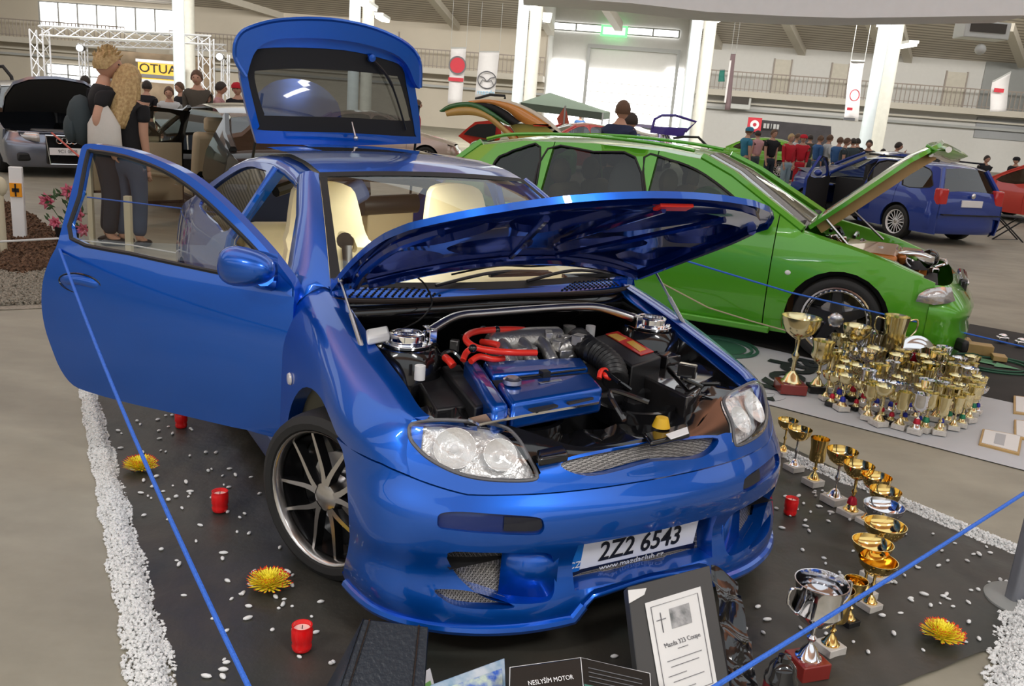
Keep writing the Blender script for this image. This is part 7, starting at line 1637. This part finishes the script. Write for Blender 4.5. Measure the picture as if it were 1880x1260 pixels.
g = W(1668, 712); e = empty('prize_plate', (g.x, g.y, .013), .2, 'round silver fluted plate standing at the back of the trophies', 'plate'); h = hgt(1668, 712, 1672, 620)[1]*.5
b = B(); b.lathe([(0, 0), (h*.7, .0), (h*.8, .012), (h, .02), (h, .026), (h*.8, .018), (0, .006)], 40, (0, 0, 0), 'y'); b.V = [Vector((v.x, v.y+(.006*math.sin(math.atan2(v.z, v.x)*20) if v.length > h*.75 else 0), v.z+h)) for v in b.V]; b.build('plate', SILV, e)
b = B(); b.lathe([(0, -.004), (h*.35, -.004), (h*.35, .0)], 24, (0, 0, h), 'y'); b.build('plate_centre', RIBR, e); b = B(); b.box((0, .04, h*.3), (h*.6, .1, .02)); b.build('plate_stand', BLM, e)
protos = [trophy(1., 'bowl', PGOLD, MARB, simple=True), trophy(1., 'bowl', PGOLD, MARB, ribbon=RIBB, simple=True), trophy(1., 'cup', PGOLD, MARB, simple=True, handles=True), trophy(1., 'bowl', SILV, MARB, ribbon=RIBB, simple=True), trophy(1., 'goblet', PGOLD, MARB, simple=True), trophy(1., 'cup', SILV, MARB, simple=True, ribbon=RIBR), trophy(1., 'bowl', PGOLD, BLM, ribbon=RIBR, simple=True), trophy(1., 'cup', PGOLD, MARB, ribbon=RIBG, simple=True)]
nmk = ['gold bowl', 'gold bowl with blue collar', 'two-handled gold cup', 'silver bowl with blue collar', 'slim gold beaker', 'silver cup with red collar', 'gold bowl on black block with red collar', 'gold cup with green collar']
kids = [list(p.children) for p in protos]
poly = [(1500, 742), (1560, 765), (1625, 790), (1712, 806), (1785, 782), (1806, 735), (1770, 712), (1690, 700), (1600, 690), (1520, 700)]
rg = random.Random(33); pts = []; tries = 0
while len(pts) < 90 and tries < 6000:
    tries += 1; x, y = rg.uniform(1480, 1810), rg.uniform(680, 810)
    if not inside([(x, y)], poly)[0]: continue
    g = W(x, y)
    if all((g-q[0]).length > .074 for q in pts) and all((g-q).length > .085 for q in used): pts.append((g, x, y))
pts.sort(key=lambda q: -q[2]); rows_ = ['front', 'second', 'third', 'fourth', 'fifth', 'sixth', 'seventh', 'back']; rn = {}; per = 12; ordn = ['leftmost', 'second from left', 'third from left', 'fourth from left', 'fifth from left', 'just left of middle', 'just right of middle', 'fifth from right', 'fourth from right', 'third from right', 'second from right', 'rightmost']; _o = ['leftmost', 'second from left', 'third from left', 'fourth from left', 'fifth from left', 'fifth from right', 'fourth from right', 'third from right', 'second from right', 'rightmost']
ix = 0; usedp = [False]*8
for r in range(0, len(pts), per):
    ch = sorted(pts[r:r+per], key=lambda q: q[1])
    for j, (g, x, y) in enumerate(ch):
        k_ = (ix*5+rg.randrange(3)) % 8; ix += 1; h = rg.uniform(.17, .25)*(1+.15*(r/per > 4)); src = protos[k_]
        if not usedp[k_]: e = src; usedp[k_] = True
        else:
            e = src.copy(); COL.objects.link(e)
            for c in kids[k_]: c2 = c.copy(); COL.objects.link(c2); c2.parent = e
        e.location = (g.x, g.y, .013); e.scale = (h,)*3; e.rotation_euler = (0, 0, rg.uniform(0, 6))
        tag(e, 'far group, %s row, %s: %s' % (rows_[min(r//per, 7)], ordn[j], nmk[k_]), 'trophy', 'far group of trophies on the grey banner')
for k_ in range(8):
    if not usedp[k_]:
        for c in kids[k_]: bpy.data.objects.remove(c)
        bpy.data.objects.remove(protos[k_])
# framed certificates and wooden blocks
WOOD = mat('pale_wood', (.50, .33, .13), .5, var=.4, vscale=12); PAPER = mat('certificate_paper', (.72, .72, .70), .6)
def framed(pxs, lab, ins=.12):
    q = [W(x, y, .02) for x, y in pxs]; c = sum(q, Vector())/4; e = empty('framed_certificate', c-Vector((0, 0, .02)), 0, lab, 'picture frame'); c0 = c-Vector((0, 0, .02))
    P4 = [p-c0 for p in q]; b = B(); slab(b, P4, .018); b.build('frame', WOOD, e, bevel=.003); cc = sum(P4, Vector())/4
    b = B(); slab(b, [cc+(p-cc)*(1-ins)+Vector((0, 0, .003)) for p in P4], .003); b.build('certificate', PAPER, e)
    b = B(); m0, m1 = P4[0].lerp(P4[1], .35), P4[3].lerp(P4[2], .35); m2, m3 = P4[0].lerp(P4[1], .6), P4[3].lerp(P4[2], .6)
    slab(b, [m0.lerp(m1, .18)+Vector((0, 0, .0045)), m2.lerp(m3, .18)+Vector((0, 0, .0045)), m2.lerp(m3, .82)+Vector((0, 0, .0045)), m0.lerp(m1, .82)+Vector((0, 0, .0045))], .001); b.build('printed_block', mat('print_grey', (.42, .43, .44), .6), e)
framed([(1804, 787), (1878, 800), (1872, 833), (1797, 814)], 'wooden framed certificate lying flat, nearest on the grey banner'); framed([(1862, 770), (1930, 778), (1930, 812), (1862, 802)], 'wooden framed certificate at the right frame edge, lower one'); framed([(1861, 726), (1930, 734), (1930, 766), (1861, 757)], 'wooden framed certificate at the right frame edge, upper one')
for i, (px, w_, lab) in enumerate((((1758, 640), .16, 'pale wooden block by the green bumper, leftmost'), ((1795, 652), .19, 'pale wooden block right of the first, biggest'), ((1832, 664), .10, 'small flat pale wooden block on the banner edge'))):
    g = W(*px); b = B(); b.box((0, 0, .04 if i < 2 else .02), (w_, .12, .08 if i < 2 else .04)); o = b.build('wooden_block', WOOD, bevel=.004); o.location = (g.x, g.y, .013); o.rotation_euler = (0, 0, -.3); tag(o, lab, 'block')
for px, lab in (((1838, 632), 'small chrome trinket box on the far banner edge'), ((1872, 640), 'second chrome trinket box at the right frame edge')):
    g = W(*px); b = B(); b.box((0, 0, .03), (.09, .06, .05)); b.sph((0, 0, .06), (.04, .03, .02)); o = b.build('trinket_box', CHROME, bevel=.01); o.location = (g.x, g.y, .013); tag(o, lab, 'trinket box')
# ================================================================== candles and flowers
CGL = mat('red_candle_glass', (.80, .01, .012), .12, coat=.5, spec=.6); WAX = mat('pale_wax', (.85, .62, .55), .5)
for (px, py), hp, lab in (((333, 788), 25, 'red glass candle on the black sheet nearest the open door'), ((404, 942), 34, 'red glass candle left of the front wheel'), ((554, 1197), 43, 'lit-white red glass candle at the lower left by the black folder'), ((1449, 948), 28, 'red glass candle right of the bumper')):
    g = W(px, py); dist = (g-Vector((0, 0, CAMH))).length; h = min(.085, hp/FPX*dist*1.05); r = h*.40; e = empty('grave_candle', (g.x, g.y, .012), 0, lab.replace('lit-white ', ''), 'candle', 'red candles on the black sheet')
    b = B(); b.lathe([(0, 0), (r*.85, 0), (r*.93, h*.06), (r*.95, h*.2), (r*.88, h*.3), (r, h*.42), (r, h*.85), (r*.92, h*.93), (r*.95, h), (r*.86, h), (r*.84, h*.8), (0, h*.8)], 26); b.build('glass_jar', CGL, e)
    b = B(); b.lathe([(0, h*.835), (r*.80, h*.83), (r*.80, h*.79)], 20); b.build('wax', WAX, e); b = B(); b.tube([(0, 0, h*.83), (.001, 0, h*.98)], .0015, 5); b.build('wick', BLKC, e)
PY = mat('petal_yellow', (1., .86, .05), .55, var=.1, vscale=60); PR = mat('petal_red_tip', (.70, .05, .01), .55)
def mum(loc, R, lab, tilt=0):
    e = empty('chrysanthemum', loc, 0, lab, 'flower', 'yellow and red flower heads on the black sheet'); b = B(); rg = random.Random(int(R*1e4)); 
    for ring in range(9):
        n = [46, 42, 38, 34, 30, 24, 18, 12, 6][ring]; el = math.radians(12+ring*9.2); L = R*(1-.055*ring)
        for k_ in range(n):
            A = 2*PI*(k_+.5*(ring % 2))/n+rg.uniform(-.06, .06); ll = L*rg.uniform(.84, 1.06); ee = el+rg.uniform(-.1, .1); w = R*.050
            d = Vector((math.cos(A), math.sin(A), 0)); s = Vector((-math.sin(A), math.cos(A), 0)); V = []
            for i, (t, ww) in enumerate(((.12, .4), (.45, .9), (.78, 1.), (.92, .8), (1., .35))):
                p = d*(ll*t*math.cos(ee))+Vector((0, 0, R*.16+ll*t*math.sin(ee)*.85+R*.10*t*t-R*.06)); p.z = max(p.z, .002); V += [p-s*w*ww, p+s*w*ww+Vector((0, 0, w*.3))]
            n0 = len(b.V); b.V += V
            for i in range(4): b.F.append((n0+2*i, n0+2*i+1, n0+2*i+3, n0+2*i+2)); b.M.append(1 if (i == 3 and ring < 5) else 0)
    b.build('petals', [PY, PR], e, solid=.0006); b = B(); b.sph((0, 0, R*.2), (R*.3, R*.3, R*.25)); b.build('flower_centre', PY, e)
mum((*W(258, 868).xy, .014), .080, 'yellow flower head with red tips beside the gravel strip'); mum((*W(493, 1086).xy, .014), .080, 'yellow flower head with red tips in front of the alloy wheel'); mum((*W(1726, 1180).xy, .014), .078, 'yellow flower head with red tips at the lower right')
# ================================================================== ropes, stakes, beds at the left
RB = mat('blue_rope', (.03, .14, .62), .6, bump=.6, bscale=120); RW = mat('white_rope', (.62, .63, .62), .7); RR = mat('red_barrier_rope', (.55, .08, .05), .6)
def rope(pts, r, m, lab, sag=.0, name='rope'):
    P = [Vector(p) for p in pts]; out = []
    for i in range(len(P)-1):
        for k_ in range(12): t = k_/12; out.append(P[i].lerp(P[i+1], t)-Vector((0, 0, sag*4*t*(1-t))))
    out.append(P[-1]); b = B(); b.tube(out, r, 8); return tag(b.build(name, m), lab, 'rope')
k0 = D(107, 450, 3.55); k1 = D(470, 1290, 1.35)
rope([k0, k1], .0055, RB, 'blue rope running down from the open door to the lower left', .055)
rope([D(1900, 893, 2.3), D(1290, 1275, 1.35)], .0048, RB, 'blue rope crossing the lower right corner', .004)
rope([D(1180, 455, 5.7), D(1450, 537, 5.9), D(1905, 643, 6.2)], .006, RB, 'thin blue rope strung in front of the green estate', .0)
rope([W(-40, 446, .45), W(107, 438, .45)], .008, RW, 'cream rope at the left frame edge'); rope([W(107, 438, .45), W(240, 450, .35), W(410, 480, .30)], .006, RW, 'white rope seen through the open door window')
rope([D(160, 362, 7.2), D(410, 392, 7.2)], .006, RB, 'blue rope seen through the top of the door window'); rope([W(1215, 520, .4), W(1300, 565, .3), W(1380, 590, .22), W(1460, 612, .2)], .006, mat('straw_cord', (.45, .40, .25), .8), 'thin straw coloured cord along the green sill', .0, 'cord')
rope([D(95, 244, 12.6), D(160, 300, 11)], .012, RR, 'red rope slanting before the silver hatchback'); rope([D(292, 351, 12), D(350, 325, 12), D(400, 335, 11.8)], .012, RR, 'red rope before the black saloon', .1)
STK = mat('cream_stake', (.60, .55, .40), .7)
def stake(px, base, top, w, m, lab):
    g, h = hgt(px, base, px+(base-top)*-.02, top); b = B(); b.box((0, 0, h/2), (w, w, h)); o = b.build('stake', m, bevel=.004); o.location = (g.x, g.y, 0); return tag(o, lab, 'stake'), g, h
stake(170, 450, 275, .05, STK, 'cream wooden stake left in the door window'); stake(238, 464, 360, .06, STK, 'cream wooden stake right in the door window')
g, h = hgt(38, 445, 28, 306); e = empty('marker_post', (g.x, g.y, 0), .2, 'white marker post with an orange reflector at the left', 'post'); b = B(); b.box((0, 0, h/2), (.12, .05, h)); b.build('post', WHITE, e, bevel=.01)
b = B(); b.box((0, -.03, h*.70), (.105, .02, .13)); b.build('reflector', mat('orange_reflector', (.9, .35, .01), .25), e); b = B(); b.box((0, -.043, h*.70), (.06, .01, .035)); b.box((0, -.043, h*.70), (.012, .01, .12)); b.build('reflector_grid', BLKC, e)
g = W(8, 470); b = B(); b.tube([(0, 0, 0), (0, 0, .55)], .03, 10); b.sph((0, 0, .62), (.07, .05, .09)); o = b.build('garden_lamp', STK); o.location = (g.x, g.y, 0); tag(o, 'cream knob post at the left frame edge', 'post')
MUL = mat('bark_mulch', (.06, .032, .018), .9, var=1.2, vscale=40, col2=(.16, .09, .05)); GRV = mat('beige_gravel', (.34, .31, .25), .8, var=1., vscale=50)
rg = random.Random(8)
def bedpts(poly_px, n, h):
    out = []; xs = [p[0] for p in poly_px]; ys_ = [p[1] for p in poly_px]
    while len(out) < n:
        x, y = rg.uniform(min(xs), max(xs)), rg.uniform(min(ys_), max(ys_))
        if inside([(x, y)], poly_px)[0]: q = W(x, y); q.z = rg.random()*h+.005; out.append(q)
    return out
stones('bark_bed', bedpts([(-60, 380), (5, 372), (60, 400), (108, 440), (85, 500), (40, 510), (-60, 492)], 5500, .05), MUL, 'bed of dark brown bark chips at the left', .012, .03)
stones('gravel_bed', bedpts([(-60, 488), (40, 505), (85, 498), (82, 560), (-60, 566)], 6000, .03), GRV, 'patch of beige gravel below the bark bed', .008, .016)
def slabpx(nm, pxs, z, t, m, lab, cat): q = [W(x, y, z) for x, y in pxs]; b = B(); slab(b, q, t); return tag(b.build(nm, m), lab, cat)
slabpx('bed_sheet', [(-80, 375), (60, 396), (112, 440), (90, 565), (-80, 572)], .006, .004, GRV, 'thin sheet under the bark and gravel at the left', 'ground sheet')
# pink flowers in a pot behind the door edge
g = W(125, 445); e = empty('potted_flowers', (g.x, g.y, 0), 0, 'pink lily bouquet in a dark pot beside the open door', 'flowers'); b = B(); b.lathe([(0, 0), (.09, 0), (.12, .16), (.11, .16), (0, .13)], 16); b.build('pot', BLACKP, e)
PK = mat('pink_petals', (.72, .16, .25), .6, var=.5, vscale=30); GL = mat('leaf_green', (.06, .12, .05), .6)
for (dx, dy, dz, r) in ((-.18, 0, .40, .10), (.02, .04, .50, .10), (.13, -.05, .30, .11), (-.08, -.06, .20, .08), (.16, 0, .14, .09)):
    b = B()
    for ring in range(2):
        for k_ in range(7):
            A = 2*PI*k_/7+ring*.4; el = .5+ring*.5; d = Vector((math.cos(A)*math.cos(el), -abs(math.sin(el))*.6, math.sin(A)*math.cos(el))); s = d.cross(Vector((0, -1, 0))).normalized()*r*.25; c = Vector((dx, dy, dz))
            b.add([c, c+d*r*.5-s, c+d*r, c+d*r*.5+s], [(0, 1, 2, 3)])
    b.build('pink_bloom', PK, e, solid=.003)
b = B(); rg = random.Random(3)
for i in range(40):
    c = Vector((rg.uniform(-.2, .2), rg.uniform(-.06, .08), rg.uniform(.12, .5))); d = Vector((rg.uniform(-1, 1), rg.uniform(-.5, .3), rg.uniform(-.2, 1))).normalized()*.09; s = d.cross(Vector((0, 1, .2))).normalized()*.016; b.add([c, c+d*.5-s, c+d, c+d*.5+s], [(0, 1, 2, 3)])
for dx, dz in ((-.18, .4), (.02, .5), (.13, .3)): b.tube([(0, 0, .12), (dx, 0, dz)], .004, 5)
b.build('leaves', GL, e)
# ================================================================== boards, folder, magazines, stand in the foreground
def bil(q, u, v): return q[0].lerp(q[1], u).lerp(q[3].lerp(q[2], u), v)
def board(name, q, t, m, lab, cat, parts=()):
    c = (q[2]+q[3])/2; c = Vector((c.x, c.y, 0)); e = empty(name, c, 0, lab, cat); Q = [p-c for p in q]; nrm = (Q[1]-Q[0]).cross(Q[3]-Q[0]).normalized()
    if nrm.y > 0: nrm = -nrm
    b = B(); V = Q+[p-nrm*t for p in Q]; b.add(V, [(3, 2, 1, 0), (4, 5, 6, 7), (0, 1, 5, 4), (1, 2, 6, 5), (2, 3, 7, 6), (3, 0, 4, 7)]); b.build('panel', m, e, bevel=.003); return e, Q, nrm
NAV = mat('navy_vinyl', (.008, .014, .024), .35, bump=.2, bscale=80); DG = mat('dark_grey_board', (.05, .05, .048), .35)
q = [W(1152, 1078, .27), W(1303, 1038, .27), W(1352, 1330, .0), W(1190, 1400, .0)]
e, Q, nr = board('display_board', q, .03, DG, 'dark display board with a white certificate in front of the bumper', 'display board')
c0 = e.location; 
def onboard(x, y, off=.003):
    o_, d = ray(x, y); o_ = o_-c0; n_ = nr; P0 = Q[0]+n_*off; return o_+d*((P0-o_).dot(n_)/d.dot(n_))
pp = [onboard(x, y, .004) for x, y in ((1184, 1108), (1286, 1077), (1318, 1262), (1217, 1300))]; b = B(); slab(b, pp, .002); b.build('certificate_paper', PAPER, e)
fr4 = [bil(pp, u, v)+nr*.002 for u, v in ((.08, .06), (.92, .06), (.92, .95), (.08, .95))]; b = B(); b.tube(fr4, .0012, 4, closed=True); b.build('printed_border', GREYM, e)
def bt(s, u, v, size, m=GREYM): 
    o_ = bil(pp, u, v)+nr*.002; text('printed_text', s, size, m, e, basis(o_, pp[1]-pp[0], pp[0]-pp[3]), .0003)
ph = [bil(pp, u, v)+nr*.002 for u, v in ((.38, .13), (.74, .13), (.74, .33), (.38, .33))]; b = B(); slab(b, ph, .0005); b.build('printed_photo', mat('grey_photo', (.12, .13, .13), .5, var=.9, vscale=30, col2=(.4, .4, .4)), e)
b = B(); 
for a1, a2 in (((.22, .14), (.22, .34)), ((.14, .21), (.30, .21))): b.tube([bil(pp, *a1)+nr*.002, bil(pp, *a2)+nr*.002], .0014, 4)
b.build('printed_cross', GREYM, e)
bt('Mazda 323 Coupe', .52, .47, .019)
for u0_, u1_, v in ((.42, .6, .53), (.2, .82, .62), (.25, .75, .68), (.18, .5, .76), (.25, .8, .82), (.4, .62, .90)): b = B(); b.tube([bil(pp, u0_, v)+nr*.002, bil(pp, u1_, v)+nr*.002], .0011, 4); b.build('printed_line', GREYM, e)
b = B(); qq = [onboard(x, y, .004) for x, y in ((1153, 1084), (1187, 1080), (1183, 1092), (1155, 1108))]; slab(b, qq, .001); b.build('white_sticker', PAPER, e)
# black wrinkled bag behind the board
b = B(); V = []; 
for i in range(13):
    for j in range(9): t = i/12; u = j/8; p = q[1].lerp(q[2], t)+Vector((.01+.09*u, .02+.02*math.sin(t*17+u*5), -.01-.02*u)); p.z = max(.01, p.z*(1-.10*u)-.02*math.sin(t*22)); V.append(p-c0)
mk('wrinkled_wrap', V, [(i*9+j, i*9+j+1, (i+1)*9+j+1, (i+1)*9+j) for i in range(12) for j in range(8)], BLACKG, e)
q2 = [W(668, 1137, .22), W(786, 1151, .22), W(770, 1400, .0), W(585, 1380, .0)]
e, Q, nr = board('ring_folder', q2, .03, NAV, 'dark navy folder propped open at the bottom of the frame', 'folder'); c0 = e.location
q3 = [W(600, 1262, .10)-c0, W(668, 1137, .22)-c0, W(585, 1380, .0)-c0, W(540, 1330, .0)-c0]; b = B(); b.add(q3, [(0, 1, 2, 3)]); b.build('left_cover', NAV, e, solid=.004)
b = B(); b.tube([bil(Q, .86, 0)+nr*.003, bil(Q, .86, 1)+nr*.003], .003, 5); b.tube([bil(Q, .10, 0)+nr*.003, bil(Q, .10, 1)+nr*.003], .003, 5); b.build('cover_crease', BLACKG, e)
q4 = [W(936, 1226, .17), W(1066, 1208, .17), W(1085, 1420, .0), W(930, 1440, .0)]
BLKB = mat('black_leaflet', (.012, .014, .014), .18, coat=.4)
e, Q, nr = board('leaflet_stand', q4, .006, BLKB, 'black leaflet panel headed NESLYŠÍM MOTOR at the bottom edge', 'leaflet'); text('leaflet_text', 'NESLYŠÍM MOTOR', .0175, PLW, e, basis(bil(Q, .56, .17)+nr*.001, Q[1]-Q[0], Q[0]-Q[3]), .0003, sx=.92)
b = B(); b.tube([p+nr*.001 for p in Q], .0012, 4, closed=True); b.build('white_border', PLW, e)
q5 = [W(1066, 1208, .17), W(1193, 1237, .17), W(1205, 1440, .0), W(1085, 1420, .0)]
c0 = e.location; Q5 = [p-c0 for p in q5]; n5 = (Q5[1]-Q5[0]).cross(Q5[3]-Q5[0]).normalized(); n5 = n5 if n5.y < 0 else -n5
b = B(); slab(b, Q5, .004); b.build('right_leaf', BLKB, e); b = B(); b.tube([p+n5*.001 for p in Q5], .0012, 4, closed=True); b.build('white_border', PLW, e)
for i in range(4): b = B(); b.tube([bil(Q5, .1, .08+.04*i)+n5*.001, bil(Q5, .88, .08+.04*i)+n5*.001], .0014, 4); b.build('printed_line', GREYM, e)
b = B(); slab(b, [bil(Q5, u, v)+n5*.001 for u, v in ((.02, .24), (.95, .24), (.95, .4), (.02, .4))], .0004); b.build('leaflet_stripe', mat('stripe_green_blue', (.05, .18, .14), .4), e)
q6 = [W(790, 1258, .12), W(927, 1208, .12), W(935, 1400, .0), W(800, 1420, .0)]
MAG = mat('magazine_cover', (.10, .25, .40), .25, var=.9, vscale=14, col2=(.5, .55, .6), coat=.3)
e, Q, nr = board('magazine', q6, .006, MAG, 'blue car magazine propped between the folder and the black leaflet', 'magazine'); b = B(); slab(b, [bil(Q, u, v)+nr*.001 for u, v in ((.25, .10), (.95, .10), (.95, .28), (.1, .28))], .0005); b.build('cover_photo', mat('cover_photo_blue', (.02, .10, .5), .3, var=.9, vscale=40, col2=(.5, .6, .5)), e)
q7 = [W(742, 1256, .06), W(790, 1226, .06), W(808, 1300, .05), W(750, 1330, .05)]; e, Q, nr = board('magazine', q7, .004, PAPER, 'pale green and white leaflet left of the blue magazine', 'magazine'); b = B(); slab(b, [bil(Q, u, v)+nr*.001 for u, v in ((.3, .3), (.9, .3), (.9, .9), (.3, .9))], .0005); b.build('green_print', mat('print_green', (.2, .45, .1), .4), e)
# lantern at the bottom right of the boards
g = W(1420, 1325); e = empty('grave_lantern', (g.x, g.y, .01), 0, 'dark red lantern with a black domed cap at the bottom edge', 'lantern')
hh = hgt(1420, 1325, 1428, 1206)[1]; r = .042
b = B(); b.lathe([(0, 0), (r, 0), (r*1.1, hh*.1), (r*1.1, hh*.6), (r*.9, hh*.62)], 24); b.build('glass_body', mat('dark_red_glass', (.16, .01, .012), .15, coat=.6), e)
b = B(); b.lathe([(r*1.15, hh*.60), (r*1.12, hh*.66), (r*.95, hh*.70), (r*.9, hh*.80), (r*.6, hh*.88), (r*.45, hh*.90), (r*.42, hh*.97), (0, hh)], 24); b.build('domed_cap', BLACKG, e)
# grey display stand at the right
g = W(1880, 1108); e = empty('sign_stand', (g.x, g.y, 0), .2, 'grey metal sign stand with a round foot at the right edge', 'stand'); GP = mat('grey_powder_coat', (.22, .23, .26), .4, metal=.3)
b = B(); b.lathe([(0, .025), (.12, .022), (.138, .012), (.14, 0)], 40); b.build('foot', mat('grey_foot', (.26, .27, .26), .45), e)
b = B(); b.box((0, 0, .40), (.15, .05, .78), None); b.build('upright', GP, e, bevel=.012, seg=3); b = B(); b.box((.02, -.02, .80), (.24, .18, .015), Matrix.Rotation(.5, 3, 'X')); b.build('sloping_top', GP, e, bevel=.004)
